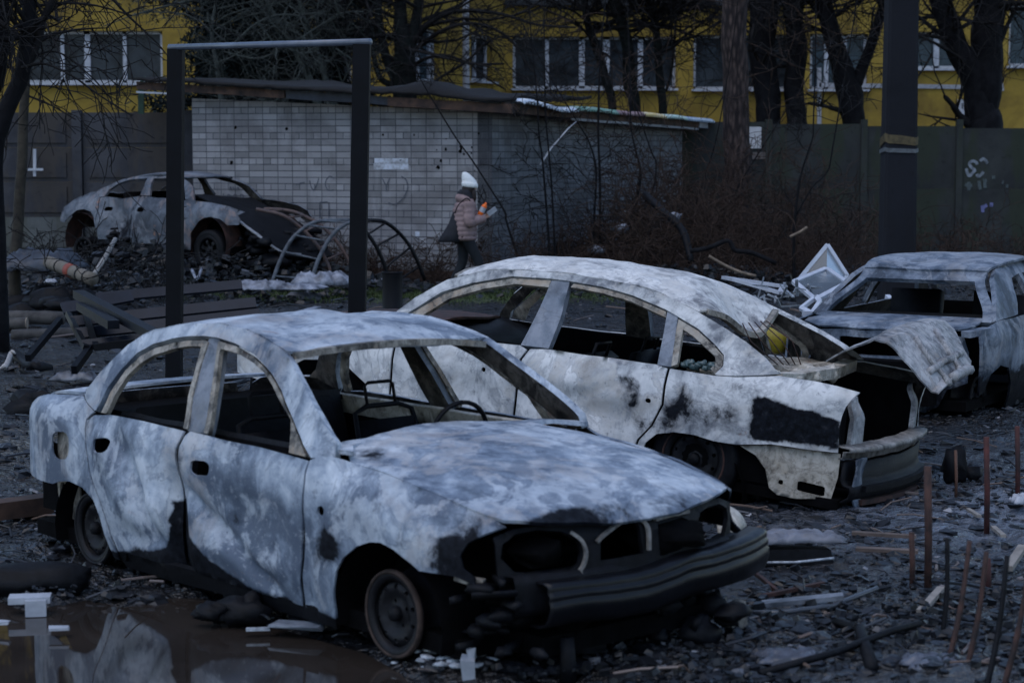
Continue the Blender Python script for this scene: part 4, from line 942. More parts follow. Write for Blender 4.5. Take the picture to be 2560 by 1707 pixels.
# climbing arches: two arch ladders crossing
M['pipe'] = plain('weathered_blue_pipe', (.085, .10, .12), .5, .5, 10, .2, c2=(.035, .04, .05)); M['piper'] = plain('rusty_pipe', (.105, .065, .055), .65, .5, 9, .3, c2=(.06, .05, .055))
cl = thing('climbing_frame', 'playground climber of crossing arched pipe ladders in front of the brick shed', 'climber', gnd(800, 740)); cO = cl.location.copy()
def arch(px, matn, r=.030, jit=0):
    m = MB(); P = spline([at(*q) for q in px], 6); m.tube([p - cO for p in P], r, 8); m.build('arch_pipe', M[matn], cl); return P
A1 = arch([(670, 738, 29.2), (686, 690, 29.3), (703, 645, 29.4), (728, 600, 29.5), (760, 570, 29.6), (790, 555, 29.7), (830, 551, 29.8), (875, 551, 29.9)], 'pipe')
A1b = arch([(875, 551, 29.9), (930, 551, 30.0), (965, 557, 30.1), (1005, 590, 30.3), (1035, 635, 30.4), (1062, 700, 30.5)], 'bumper')
A2 = arch([(768, 742, 28.8), (782, 690, 28.9), (800, 640, 29.0), (830, 588, 29.1), (862, 562, 29.2), (890, 553, 29.3)], 'pipe')
A2b = arch([(890, 553, 29.3), (915, 580, 29.4), (945, 625, 29.5), (970, 690, 29.6), (978, 735, 29.6)], 'bumper')
A3 = arch([(640, 523, 29.7), (665, 528, 29.7), (710, 540, 29.7), (755, 572, 29.8), (795, 615, 29.8), (815, 650, 29.9), (832, 690, 29.9)], 'piper', .027)
A4 = arch([(660, 523, 30.2), (695, 524, 30.2), (735, 530, 30.2), (770, 545, 30.2), (800, 562, 30.2), (830, 590, 30.2), (860, 630, 30.2), (885, 680, 30.2)], 'piper', .027)
def rungs(Pa, Pb, ts, matn):
    for ta, tb in ts:
        m = MB(); m.tube([Pa[int(ta * (len(Pa) - 1))] - cO, Pb[int(tb * (len(Pb) - 1))] - cO], .016, 6); m.build('rung', M[matn], cl)
rungs(A1, A2, [(.16, .18), (.34, .38), (.48, .55), (.62, .72), (.78, .9)], 'pipe'); rungs(A1b, A2b, [(.2, .12), (.42, .3), (.58, .48), (.75, .68), (.92, .9)], 'bumper'); rungs(A3, A4, [(.2, .2), (.38, .4), (.55, .58), (.7, .74), (.86, .88)], 'piper')

# ================================================================== PERSON
pp = gnd(1166, 736); per = thing('person', 'person in white beanie and mauve puffer jacket walking past the brick shed', 'person', pp, (0, 0, math.radians(14)))
M['skin'] = plain('skin', (.40, .25, .19), .55, .1, 20, 0); M['jacket'] = plain('mauve_puffer', (.235, .165, .165), .62, .25, 10, .25, c2=(.17, .12, .122)); M['trouser'] = plain('black_trousers', (.010, .013, .018), .8, .4, 12, .2)
M['knit'] = plain('white_knit', (.66, .69, .70), .9, .15, 60, .5); M['hair'] = plain('dark_brown_hair', (.018, .011, .011), .6, .4, 30, .3); M['hoodie'] = plain('navy_hood', (.012, .014, .021), .85, .4, 12, .2)
class SK:
    def __init__(s): s.v = []; s.e = []; s.r = []
    def pt(s, p, r, par=None):
        s.v.append(Vector(p)); s.r.append(r)
        if par is not None: s.e.append((par, len(s.v) - 1))
        return len(s.v) - 1
    def chain(s, par, L):
        for p, r in L: par = s.pt(p, r, par)
        return par
    def build(s, name, mat, parent, sub=1):
        import bmesh
        bm = bmesh.new(); sl = bm.verts.layers.skin.verify(); vs = []
        for i, (p, r) in enumerate(zip(s.v, s.r)):
            q = bm.verts.new(p); rr = r if isinstance(r, tuple) else (r, r); q[sl].radius = rr; q[sl].use_root = (i == 0); vs.append(q)
        for a_, b_ in s.e: bm.edges.new((vs[a_], vs[b_]))
        me = bpy.data.meshes.new(name); bm.to_mesh(me); bm.free(); me.materials.append(mat)
        o = bpy.data.objects.new(name, me); COL.objects.link(o); o.parent = parent
        k = o.modifiers.new('skin', 'SKIN'); k.use_smooth_shade = True
        q = o.modifiers.new('sub', 'SUBSURF'); q.levels = sub; q.render_levels = sub
        return o
def arm(sk, par, sh, el, wr, r0, hand):
    par = sk.chain(par, [(sh, .048), (sh.lerp(el, .5), .043), (el, .037), (el.lerp(wr, .6), .031), (wr, .023)])
    d = (wr - el).normalized(); up = Vector((0, 0, 1)); side = d.cross(up).normalized(); nrm = side.cross(d)
    palm = sk.pt(wr + d * .05, (.034, .018), par); root = palm
    for i, (o_, L) in enumerate([(-.027, .068), (-.009, .078), (.009, .074), (.026, .058)]):
        b = wr + d * .085 + side * o_; q = sk.pt(b, .0095, root); q = sk.pt(b + d * L * .42 + nrm * hand * .012, .0088, q); q = sk.pt(b + d * L * .7 + nrm * hand * .035, .008, q); sk.pt(b + d * L * .82 + nrm * hand * .058, .007, q)
    b = wr + d * .03 - side * .035; q = sk.pt(b, .011, root); q = sk.pt(b + d * .03 - side * .014 + nrm * hand * .015, .010, q); sk.pt(b + d * .056 - side * .008 + nrm * hand * .032, .0085, q)
def leg(sk, par, hip, kn, an, toe):
    sk.chain(par, [(hip, .082), (hip.lerp(kn, .5), .068), (kn, .05), (kn.lerp(an, .35), .048), (an, .033), (an.lerp(toe, .5) + Vector((0, 0, -.03)), .034), (toe, .025)])
H_ = [Vector((-.02, .09, .88)), Vector((-.02, -.09, .88))]
KN = [Vector((-.03, .095, .47)), Vector((.16, -.085, .49))]; AN = [Vector((-.22, .09, .10)), Vector((.25, -.08, .085))]; TO = [Vector((-.08, .10, .035)), Vector((.39, -.08, .04))]
sk = SK(); r0 = sk.pt((-.02, 0, .93), (.13, .10)); sp_ = sk.chain(r0, [((-.01, 0, 1.08), (.125, .095)), ((.0, 0, 1.24), (.145, .10)), ((.0, 0, 1.36), (.125, .075)), ((.015, 0, 1.42), .052), ((.035, 0, 1.475), .05)])
hd = sk.chain(sp_, [((.055, 0, 1.545), (.075, .085)), ((.055, 0, 1.62), (.078, .098)), ((.045, 0, 1.675), (.06, .075))])
nose = sk.pt((.158, 0, 1.555), .012, sp_ + 1)
SHL = [Vector((.0, .17, 1.34)), Vector((.0, -.17, 1.34))]; EL = [Vector((-.02, .235, 1.08)), Vector((.0, -.235, 1.075))]; WR = [Vector((.23, .12, 1.13)), Vector((.235, -.13, 1.13))]
for i in (0, 1): arm(sk, sp_ - 2, SHL[i], EL[i], WR[i], 0, 1); leg(sk, r0, H_[i], KN[i], AN[i], TO[i])
sk.build('body', M['skin'], per, 1)
tr2 = SK(); a0 = tr2.pt((-.02, 0, .93), (.155, .125))
for i in (0, 1): tr2.chain(a0, [(H_[i] + Vector((0, 0, -.04)), .108), (H_[i].lerp(KN[i], .5), .092), (KN[i], .078), (KN[i].lerp(AN[i], .5), .072), (AN[i] + Vector((0, 0, .01)), .066)])
tr2.build('trousers', M['trouser'], per)
for i in (0, 1):
    m = MB(); d = (TO[i] - AN[i]); d.z = 0; d.normalize(); s_ = Vector((-d.y, d.x, 0)); rows = []; a_ = AN[i] - Vector((0, 0, .045))
    for u, w_, h in [(-.075, .02, .03), (-.07, .038, .085), (0, .042, .10), (.07, .044, .075), (.14, .046, .055), (.185, .036, .04), (.205, .012, .02)]:
        rows.append([a_ + d * u + s_ * (w_ * math.cos(q)) + Vector((0, 0, -.035 + h * .5 + h * .5 * math.sin(q))) for q in [k * 6.283 / 10 for k in range(10)]])
    m.grid(rows, closed=True); m.build('shoe', M['trouser'], per)
# puffer jacket: padded rings
def ring_body(rings, n=28, pad=.014, bands=9):
    m = MB(); rows = []; N = 46
    for k in range(N + 1):
        t_ = k / N; z = lerp(rings[0][0], rings[-1][0], t_)
        cx_ = tab(z, [(r[0], r[1]) for r in rings]); ax = tab(z, [(r[0], r[2]) for r in rings]); ay = tab(z, [(r[0], r[3]) for r in rings])
        p_ = pad * abs(math.sin(t_ * bands * math.pi)) ** .6; row = []
        for q in range(n):
            a_ = 6.283 * q / n; wob = .010 * nz(math.cos(a_) * 2, math.sin(a_) * 2, z * 6)
            row.append(Vector((cx_ + (ax + p_ + wob) * math.cos(a_), (ay + p_ + wob) * math.sin(a_), z)))
        rows.append(row)
    m.grid(rows, closed=True); return m
jm = ring_body([(.795, -.03, .155, .185), (.83, -.03, .18, .205), (.95, -.035, .185, .21), (1.1, -.03, .178, .21), (1.25, -.02, .165, .205), (1.34, -.01, .14, .185), (1.40, .0, .10, .125), (1.43, .01, .085, .10)])
jm.build('jacket', M['jacket'], per, solid=.01)
for i in (0, 1):
    P = spline([SHL[i] + Vector((0, 0, .02)), SHL[i].lerp(EL[i], .5), EL[i], EL[i].lerp(WR[i], .5), WR[i] - (WR[i] - EL[i]).normalized() * .01], 8); n = len(P)
    R = [(lerp(.088, .062, k / n)) + .011 * abs(math.sin(k / n * 7 * math.pi)) ** .6 for k in range(n)]; m = MB(); m.tube(P, R, 16); m.build('sleeve', M['jacket'], per)
hm = MB(); rows = []
for k in range(9):
    a_ = lerp(-1.9, 1.9, k / 8); c = Vector((-.02 - .085 * math.cos(a_), .125 * math.sin(a_), 1.40 + .02 * math.cos(a_))); row = []
    for q in range(8):
        b = 6.283 * q / 8; rr = .046 + .016 * math.cos(a_); row.append(c + Vector((-math.cos(a_) * rr * math.cos(b), math.sin(a_) * rr * math.cos(b), rr * 1.15 * math.sin(b))))
    rows.append(row)
hm.grid(rows, closed=True); hm.build('hood', M['jacket'], per)
m = ring_body([(1.40, -.01, .13, .13), (1.45, -.015, .125, .125), (1.51, -.012, .105, .108), (1.545, .0, .09, .095)], 20, .004, 2); m.build('hoodie_collar', M['hoodie'], per, solid=.01)
hb = MB(); hb.blob((.035, 0, 1.555), .102, 3, .12, 16, 12, (.98, .98, 1.15)); hb.blob((.10, -.055, 1.46), .06, 5, .25, 12, 9, (.7, .8, 1.9)); hb.blob((.10, .055, 1.46), .06, 6, .25, 12, 9, (.7, .8, 1.9)); hb.build('hair', M['hair'], per)
bm_ = MB(); rows = []
for z, r_2, cx_ in [(1.575, .108, .058), (1.582, .119, .057), (1.60, .123, .056), (1.632, .122, .054), (1.640, .118, .053), (1.642, .111, .052), (1.68, .106, .042), (1.725, .088, .022), (1.765, .062, .0), (1.79, .040, -.012), (1.80, .018, -.016), (1.802, .003, -.016)]:
    rows.append([Vector((cx_ + r_2 * math.cos(6.283 * q / 24), r_2 * .93 * math.sin(6.283 * q / 24), z - .10 * (r_2) * math.cos(6.283 * q / 24))) for q in range(24)])
bm_.grid(rows, closed=True); bm_.build('beanie', M['knit'], per)
PR = per.matrix_basis.copy()
PR = Matrix.Translation(pp) @ Matrix.Rotation(math.radians(14), 4, 'Z')
def worn(name, label, cat): 
    o = thing(name, label, cat, pp, (0, 0, math.radians(14))); return o
bg = worn('tote_bag', 'black tote bag slung behind the walking person', 'bag'); m = MB(); rows = []
for z, x0, x1, w_ in [(1.22, -.20, -.10, .02), (1.05, -.265, -.10, .05), (.90, -.36, -.12, .075), (.80, -.425, -.14, .07), (.775, -.41, -.14, .03)]:
    rows.append([Vector((x0, -.06, z)), Vector(((x0 + x1) / 2, -.06 - w_ - .03, z)), Vector((x1, -.10 - w_, z)), Vector((x1, .04, z)), Vector(((x0 + x1) / 2, .02 + w_, z)), Vector((x0, .0, z))])
m.grid(rows, closed=True); m.add(rows[-1], [tuple(range(6))]); m.build('bag_body', M['hoodie'], bg)
m = MB(); m.tube(spline([Vector((-.19, -.10, 1.2)), Vector((-.16, -.19, 1.32)), Vector((-.03, -.20, 1.42)), Vector((.06, -.20, 1.3))], 6), .010, 6, flat=.4); m.build('strap', M['hoodie'], bg)
hb_ = WR[1] + (WR[1] - EL[1]).normalized() * .075
ob = worn('orange_bottle', 'orange bottle with white label held by the walking person', 'bottle'); c = Vector((.20, -.175, 1.24))
m = MB(); m.lathe([(0, -.11), (.032, -.11), (.042, -.09), (.042, -.02), (.042, .06), (.034, .09), (.016, .105), (.016, .13), (0, .13)], 16, 'z'); M['orange'] = plain('orange_plastic', (.72, .13, .012), .4, .1, 5, 0)
o = m.build('bottle_body', M['orange'], ob); o.location = c; o.rotation_euler = (.2, .45, 0)
m = MB(); m.lathe([(.0435, -.02), (.0435, .055)], 16, 'z'); o = m.build('label_sleeve', M['white_paint'], ob); o.location = c; o.rotation_euler = (.2, .45, 0)
ph = MB(); ph.box((0, 0, 0), (.15, .012, .075)); o = ph.build('phone', M['white_paint'], sm=False); o.matrix_world = PR @ Matrix.Translation((.36, -.13, 1.225)) @ Matrix.Rotation(-.6, 4, 'Y') @ Matrix.Rotation(.25, 4, 'X'); tag(o, 'pale phone held up in the hand of the walking person', 'phone')
# ================================================================== BURNT CARS
random.seed(21)
def wheel_steel(parent, c, R, side, W=.15, holes=10, tyre=False, rimmat='rimdark', edge='rust', spokes=0):
    """c: centre of the outer face in car space, side -1 right / +1 left"""
    w = MB(); s = side
    prof = [(R * .80, -.012), (R * .92, .0), (R * 1.0, .004), (R * 1.03, -.012), (R * .93, -.028), (R * .88, -.05), (R * .78, -W * .5), (R * .88, -W * .85), (R * 1.0, -W), (R * 1.03, -W - .012), (R * .9, -W - .01)]
    w.lathe([(r, h * s) for r, h in prof], 40, 'y', (0, 0, 0))
    o = w.build('wheel', M[rimmat], parent, solid=.006); o.location = c
    e = MB(); e.lathe([(r, h * s) for r, h in [(R * .97, .006), (R * 1.03, .008), (R * 1.05, -.008), (R * 1.0, -.014)]], 40, 'y'); e.build('rim_edge', M[edge], o, solid=.004)
    def disc(u, v):
        r = math.hypot(u, v); k = r / R
        return Vector((u, s * tab(k, [(0, -.012), (.18, -.012), (.22, -.030), (.42, -.034), (.55, -.010), (.68, -.012), (.82, -.035), (.95, -.06)]), v))
    out_ = [(R * .84 * math.cos(a), R * .84 * math.sin(a)) for a in [6.283 * k / 40 for k in range(40)]]
    hl = []
    if spokes:
        for k in range(spokes):
            a0, a1 = 6.283 * (k + .16) / spokes, 6.283 * (k + .84) / spokes; am = (a0 + a1) / 2; b0, b1 = am - .09, am + .09
            hl.append([(R * .30 * math.cos(b0), R * .30 * math.sin(b0)), (R * .30 * math.cos(b1), R * .30 * math.sin(b1)), (R * .78 * math.cos(a1), R * .78 * math.sin(a1)), (R * .80 * math.cos(am), R * .80 * math.sin(am)), (R * .78 * math.cos(a0), R * .78 * math.sin(a0))])
    else:
        for k in range(holes):
            a = 6.283 * (k + .5) / holes; q = (R * .66 * math.cos(a), R * .66 * math.sin(a)); hl.append([(q[0] + R * .065 * math.cos(b), q[1] + R * .065 * math.sin(b)) for b in [6.283 * j / 8 for j in range(8)]])
        for k in range(4):
            a = 6.283 * (k + .3) / 4; q = (R * .31 * math.cos(a), R * .31 * math.sin(a)); hl.append([(q[0] + R * .05 * math.cos(b), q[1] + R * .05 * math.sin(b)) for b in [6.283 * j / 6 for j in range(6)]])
    sheet('wheel_disc', out_, disc, M[rimmat], o, hl, R * .12, .01, out=(0, s, 0))
    h = MB(); h.lathe([(r, y * s) for r, y in [(0, .012), (R * .16, .010), (R * .19, -.012), (R * .19, -.05)]], 16, 'y'); h.build('hub', M['black'], o)
    b = MB(); b.lathe([(r, y * s) for r, y in [(0, -.075), (R * .72, -.075), (R * .72, -.10), (0, -.10)]], 28, 'y'); b.build('brake_drum', M['soot'], o)
    if tyre:
        q = MB(); q.lathe([(r, y * s) for r, y in [(R * .98, .0), (R * 1.12, .012), (R * 1.33, .01), (R * 1.42, -.02), (R * 1.43, -W * .6), (R * 1.40, -W), (R * 1.1, -W - .02)]], 36, 'y'); q.build('tyre', M['black'], o)
    return o
def junk(parent, name, mat, n, lo, hi, smin, smax, seed=0):
    rg = random.Random(seed); m = MB()
    for k in range(n):
        p = Vector([rg.uniform(a, b) for a, b in zip(lo, hi)]); s = rg.uniform(smin, smax)
        if rg.random() < .55: m.blob(p, s, seed * 31 + k, .6, 8, 6, (rg.uniform(.6, 1.6), rg.uniform(.6, 1.6), rg.uniform(.35, .9)))
        else:
            R_ = Matrix.Rotation(rg.uniform(0, 3), 3, 'Z') @ Matrix.Rotation(rg.uniform(-.6, .6), 3, 'X'); m.box(p, (s * rg.uniform(1, 3.5), s * rg.uniform(.3, 1), s * rg.uniform(.2, .7)), R_, jit=s * .15)
    return m.build(name, mat, parent)
def warp(p, s=.0045):
    return p + Vector((s * nz(p.x, p.y, p.z, 4.1), 1.2 * s * nz(p.x + 9, p.y, p.z, 3.3), 1.3 * s * nz(p.x, p.y + 9, p.z, 3.7)))

# ---------------------------------------------------------------- car in front: small sedan, nose to the lower right
C1 = thing('burnt_sedan', 'burnt blue grey sedan nearest the camera, bare rims, nose beside the puddle', 'car', (.078, 8.73, 0), (0, 0, math.radians(-48.9)), 'burnt out cars in the yard')
SEC1 = [(-.1, .74), (.04, .775), (.10, .80), (.2, .825), (.45, .84), (.62, .835), (.72, .82), (.80, .785), (.86, .755), (1.0, .70), (1.2, .61), (1.3, .55), (1.36, .5)]
ZS1 = [(-.55, .79), (-.29, .775), (-.1, .757), (.09, .737), (.24, .717), (.37, .69), (.51, .66), (.62, .625), (.75, .56)]
def plan1(x):
    f = max(0, (x - .05) / .75); r = max(0, (-2.75 - x) / .72)
    return 1 - .17 * f ** 2.2 - .30 * r ** 2.6
def Y1(x, z):
    b = tab(z, SEC1)
    if x > -.6:
        zs = tab(x, ZS1); t_ = clip((z - (zs - .19)) / .19); yf = min(b, .838) if z < zs - .19 else .836 - .118 * t_ ** 2.1
        w = smooth((x + .55) / .28); b = b * (1 - w) + yf * w
    if x < -2.55:   # trunk shoulder rolls over towards the lid
        t_ = clip((z - .70) / .16); yf = .832 - .13 * t_ ** 2.2; w = smooth((-2.5 - x) / .3); b = b * (1 - w) + min(b + .05, yf) * w if z < .88 else b
    return plan1(x) * b
def dent1(x, z):
    lo = smooth((.78 - z) / .18)
    d = .075 * math.exp(-((x + 1.64) / .10) ** 2) * smooth((.74 - z) / .3)             # doors kinked in at the B pillar
    u = (x + 2.05) * .80 + (z - .55) * .6; d += .055 * math.exp(-(u / .065) ** 2) * lo * smooth((z - .12) / .2) * smooth((-1.66 - x) / .2)
    d -= .030 * math.exp(-((u + .13) / .08) ** 2) * lo * smooth((-1.70 - x) / .2) * smooth((z - .2) / .2)
    d -= .045 * math.exp(-((x + 1.80) / .12) ** 2 - ((z - .38) / .11) ** 2)
    d += .030 * math.exp(-((x + 1.95) / .22) ** 2 - ((z - .22) / .05) ** 2)
    u = (x + 1.15) * .42 + (z - .33) * .9; d += .050 * math.exp(-(u / .040) ** 2) * smooth((-.62 - x) / .3) * smooth((x + 1.6) / .15)
    d += .038 * math.exp(-((x + 1.05) / .33) ** 2 - ((z - .47) / .10) ** 2)
    d -= .022 * math.exp(-((x + 1.0) / .4) ** 2 - ((z - .27) / .045) ** 2)
    d += .016 * math.exp(-((x - .12) / .025) ** 2) * smooth((z - .5) / .1) - .012 * math.exp(-((x - .17) / .02) ** 2) * smooth((z - .42) / .1) * smooth((.7 - z) / .1)
    d += .020 * math.exp(-((x + .55) / .05) ** 2) * smooth((.6 - z) / .2)
    return d + .006 * fbm(x, z, 2, 3.2, 3)
def F1(side, inset=0.0, dent=True):
    def f(x, z):
        y = Y1(x, z) - inset - (dent1(x, z) if dent and z < .80 else 0)
        return warp(Vector((x, side * y, z)))
    return f
SOOTL = [(-2.35, .10), (-2.2, .115), (-1.9, .165), (-1.74, .20), (-1.68, .44), (-1.56, .45), (-1.50, .30), (-1.3, .20), (-1.0, .125), (-.6, .11), (-.36, .10)]
def blobf(x, z, cx, cz, rx, rz): return math.exp(-((x - cx) / rx) ** 2 - ((z - cz) / rz) ** 2)
def soot1(x, z):
    s = .95 * smooth((tab(x, SOOTL) - z) / .07 + .5)
    s += .80 * blobf(x, z, -.36, .43, .11, .085) + .55 * blobf(x, z, .42, .50, .16, .11) + 1.0 * smooth((x - .42) / .22) * smooth((.57 - z) / .10)
    s += .42 * blobf(x, z, -1.60, .55, .05, .22) + .38 * blobf(x, z, -2.45, .74, .09, .06) + .35 * blobf(x, z, -2.62, .46, .2, .06) + .3 * blobf(x, z, -1.44, .70, .12, .07)
    s += .40 * blobf(x, z, -.60, .72, .04, .06) + .35 * blobf(x, z, -1.15, .42, .10, .06) + .32 * blobf(x, z, -.78, .40, .09, .10) + .25 * blobf(x, z, -1.05, .60, .16, .08)
    s += .33 * smooth((1 - abs((x + 1.98) * .8 + (z - .52) * .6) / .035))  # darker streak following the rear door's diagonal dent
    s += .34 * smooth((x - .16) / .3) + .26 * smooth((.30 - z) / .2) * (x < -.6) + .22 * smooth((-2.75 - x) / .3) * smooth((.7 - z) / .2) + .24 * smooth((x + .56) / .06) * smooth((-.30 - x) / .15) * smooth((.5 - z) / .2)
    s += .40 * blobf(x, z, .14, .55, .06, .10) + .35 * blobf(x, z, -.05, .63, .1, .04)
    return s
def ash1(x, z): return .9 * blobf(x, z, -2.0, .38, .22, .12) + .8 * blobf(x, z, -1.1, .72, .3, .05) + .9 * blobf(x, z, -1.0, .33, .35, .05) + .6 * smooth((z - .95) / .2)
def rust1(x, z): return .40 * blobf(x, z, -1.85, .24, .3, .08) + .40 * blobf(x, z, -.95, .20, .3, .06) + .32 * blobf(x, z, -2.0, .37, .15, .05) + .30 * blobf(x, z, -.45, .25, .1, .1)
A1_ = {'soot': soot1, 'ash': ash1, 'rust': rust1}
OL1 = dict(
 front_fender=[(-.545, .775), (-.50, .795), (-.44, .80), (-.29, .775), (-.1, .757), (.09, .737), (.24, .717), (.37, .69), (.51, .66), (.60, .628), (.545, .60), (.49, .56), (.47, .51), (.49, .46), (.55, .43), (.55, .40), (.45, .425), (.36, .425), (.25, .42), (.18, .455), (.10, .485), (.01, .50), (-.07, .49), (-.16, .46), (-.25, .40), (-.31, .33), (-.345, .23), (-.36, .10), (-.50, .09), (-.60, .11), (-.572, .33), (-.542, .6)],
 front_door=[(-.557, .772), (-.71, .782), (-.86, .785), (-1.11, .79), (-1.39, .795), (-1.54, .795), (-1.573, .77), (-1.603, .67), (-1.605, .46), (-1.645, .18), (-1.64, .125), (-.615, .12), (-.587, .33), (-.557, .6)],
 rear_door=[(-1.595, .79), (-1.71, .795), (-1.95, .80), (-2.29, .80), (-2.44, .785), (-2.497, .755), (-2.468, .66), (-2.415, .50), (-2.285, .31), (-2.235, .20), (-2.2, .125), (-1.665, .125), (-1.67, .18), (-1.632, .46), (-1.63, .67)],
 rear_quarter=[(-2.46, .80), (-2.55, .828), (-2.66, .856), (-2.9, .845), (-3.05, .832), (-3.18, .805), (-3.26, .765), (-3.30, .68), (-3.31, .5), (-3.28, .40), (-3.1, .388), (-2.83, .385), (-2.75, .405), (-2.64, .418), (-2.5, .405), (-2.40, .36), (-2.335, .27), (-2.295, .17), (-2.27, .075), (-2.215, .075), (-2.235, .13), (-2.25, .2), (-2.30, .31), (-2.43, .5), (-2.482, .66), (-2.512, .76)])
def rrect(x0, x1, z0, z1, r=.3, sk_=0.0):
    w, h = (x1 - x0), (z1 - z0); P = []
    for cx, cz, a in [(x1 - w * r, z1 - h * r, 0), (x0 + w * r, z1 - h * r, 90), (x0 + w * r, z0 + h * r, 180), (x1 - w * r, z0 + h * r, 270)]:
        for k in range(4):
            b = math.radians(a + 30 * k); P.append((cx + w * r * math.cos(b), cz + h * r * math.sin(b) + sk_ * (cx - x0)))
    return P
HO1 = dict(front_door=[rrect(-1.475, -1.315, .598, .668, .32, .1)], rear_door=[rrect(-2.372, -2.225, .605, .68, .32, .12)], rear_quarter=[rrect(-2.83, -2.65, .515, .665, .36, .1)],
           front_fender=[rrect(-.445, -.40, .555, .595, .4)])
for side in (-1, 1):
    for nm, ol in OL1.items():
        sheet(nm, ol, F1(side), M['car1'], C1, HO1.get(nm, []), .032, .010, out=(0, side, 0), back='inner', attrs=A1_)
    sheet('sill', [(-2.26, .115), (-2.2, .035), (-1.67, .035), (-1.04, .05), (-.40, .05), (-.38, .12), (-.6, .128), (-1.64, .128)], F1(side, .012, False), M['black'], C1, (), .06, .03, out=(0, side, 0))
    # pillars and cant rail in one pressing
    band_o = [(-.42, .80), (-.43, .86), (-.48, .89), (-.59, .96), (-.75, 1.06), (-.94, 1.17), (-1.0, 1.20), (-1.08, 1.225), (-1.16, 1.242), (-1.27, 1.262), (-1.4, 1.28), (-1.63, 1.288), (-1.89, 1.275), (-2.03, 1.252), (-2.18, 1.22), (-2.27, 1.188), (-2.37, 1.138), (-2.45, 1.07), (-2.53, .99), (-2.60, .91), (-2.665, .862), (-2.55, .832), (-2.46, .805)]
    band_i = [(-2.445, .81), (-2.43, .85), (-2.41, .92), (-2.345, 1.01), (-2.25, 1.105), (-2.13, 1.165), (-1.99, 1.198), (-1.85, 1.215), (-1.71, 1.226), (-1.61, 1.225), (-1.42, 1.212), (-1.25, 1.182), (-1.15, 1.148), (-1.05, 1.105), (-.93, 1.04), (-.81, .955), (-.64, .835), (-.545, .785)]
    sheet('pillar_frame', band_o + band_i, F1(side), M['car1'], C1, (), .028, .040, out=(0, side, 0), back='inner', attrs={'ash': lambda x, z: .55 + .5 * smooth((z - 1.1) / .1), 'soot': lambda x, z: .45 * blobf(x, z, -1.12, 1.19, .05, .03) + .2 * blobf(x, z, -.75, 1.0, .1, .1)})
    sheet('centre_pillar', [(-1.685, 1.228), (-1.605, 1.228), (-1.57, 1.19), (-1.49, 1.0), (-1.425, .795), (-1.59, .79), (-1.645, .95), (-1.672, 1.1)], F1(side, .018), M['slate'], C1, (), .04, .05, out=(0, side, 0), back='inner', attrs={'ash': lambda x, z: .7})
    fr_o = [(-2.405, .80), (-2.385, .90), (-2.31, 1.015), (-2.225, 1.09), (-2.11, 1.145), (-1.97, 1.178), (-1.83, 1.195), (-1.70, 1.205), (-1.668, 1.20), (-1.662, 1.1), (-1.64, .95), (-1.585, .80)]
    fr_i = [(-1.625, .80), (-1.675, .95), (-1.695, 1.09), (-1.712, 1.175), (-1.83, 1.168), (-1.965, 1.148), (-2.10, 1.112), (-2.20, 1.055), (-2.275, .99), (-2.335, .89), (-2.355, .80)]
    sheet('rear_door_frame', fr_o + fr_i, F1(side, .010), M['frame_tan'], C1, (), .03, .025, out=(0, side, 0))
    ff_o = [(-1.44, .80), (-1.505, 1.0), (-1.575, 1.175), (-1.585, 1.208), (-1.42, 1.198), (-1.26, 1.168), (-1.16, 1.135), (-1.06, 1.092), (-.94, 1.025), (-.82, .94), (-.66, .825), (-.60, .785)]
    ff_i = [(-.74, .79), (-.805, .925), (-.95, 1.005), (-1.04, 1.06), (-1.13, 1.105), (-1.23, 1.138), (-1.38, 1.168), (-1.54, 1.175), (-1.545, 1.16), (-1.475, 1.0), (-1.40, .80)]
    sheet('front_door_frame', ff_o + ff_i, F1(side, .010), M['frame_tan'], C1, (), .03, .025, out=(0, side, 0), attrs={'rust': lambda x, z: .4 * smooth((x + .85) / .1)})
    # fuel filler pan, door inner skins, sill and wheel housings
    for (x0, x1, z0, z1, dp, mt) in [(-2.85, -2.63, .50, .68, .045, 'frame_tan'), (-1.60, -.60, .13, .78, .12, 'soot'), (-2.42, -1.66, .30, .78, .12, 'soot')]:
        sheet('inner_panel', [(x0, z0), (x1, z0), (x1, z1), (x0, z1)], F1(side, dp, False), M[mt], C1, (), .12, .01, out=(0, side, 0))
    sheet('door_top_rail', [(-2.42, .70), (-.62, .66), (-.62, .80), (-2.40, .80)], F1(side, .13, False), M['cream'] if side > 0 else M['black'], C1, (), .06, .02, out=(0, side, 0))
    for cx in (0.0, -2.50):
        m = MB(); rows = []
        for k in range(13):
            a = math.radians(-15 + 210 * k / 12); rr = .37; rows.append([Vector((cx + rr * math.cos(a), side * .80, .16 + rr * math.sin(a) * (.88))), Vector((cx + rr * math.cos(a), side * .50, .16 + rr * math.sin(a) * .88))])
        m.grid(rows); m.add([(cx - .4, side * .5, .02), (cx + .4, side * .5, .02), (cx + .4, side * .5, .55), (cx - .4, side * .5, .55)], [(0, 1, 2, 3)]); m.build('wheel_housing', M['soot'], C1)
    wheel_steel(C1, (0.0, side * .765, .185), .178, side); wheel_steel(C1, (-2.52, side * .765, .185), .178, side, edge='rimdark')
def zrail1(x): return tab(x, [(-2.55, .97), (-2.45, 1.07), (-2.37, 1.135), (-2.27, 1.185), (-2.18, 1.217), (-2.03, 1.25), (-1.89, 1.273), (-1.63, 1.286), (-1.4, 1.278), (-1.27, 1.26), (-1.16, 1.24), (-1.08, 1.223), (-1.0, 1.20), (-.9, 1.155)])
def ye1(x): return Y1(x, zrail1(x))
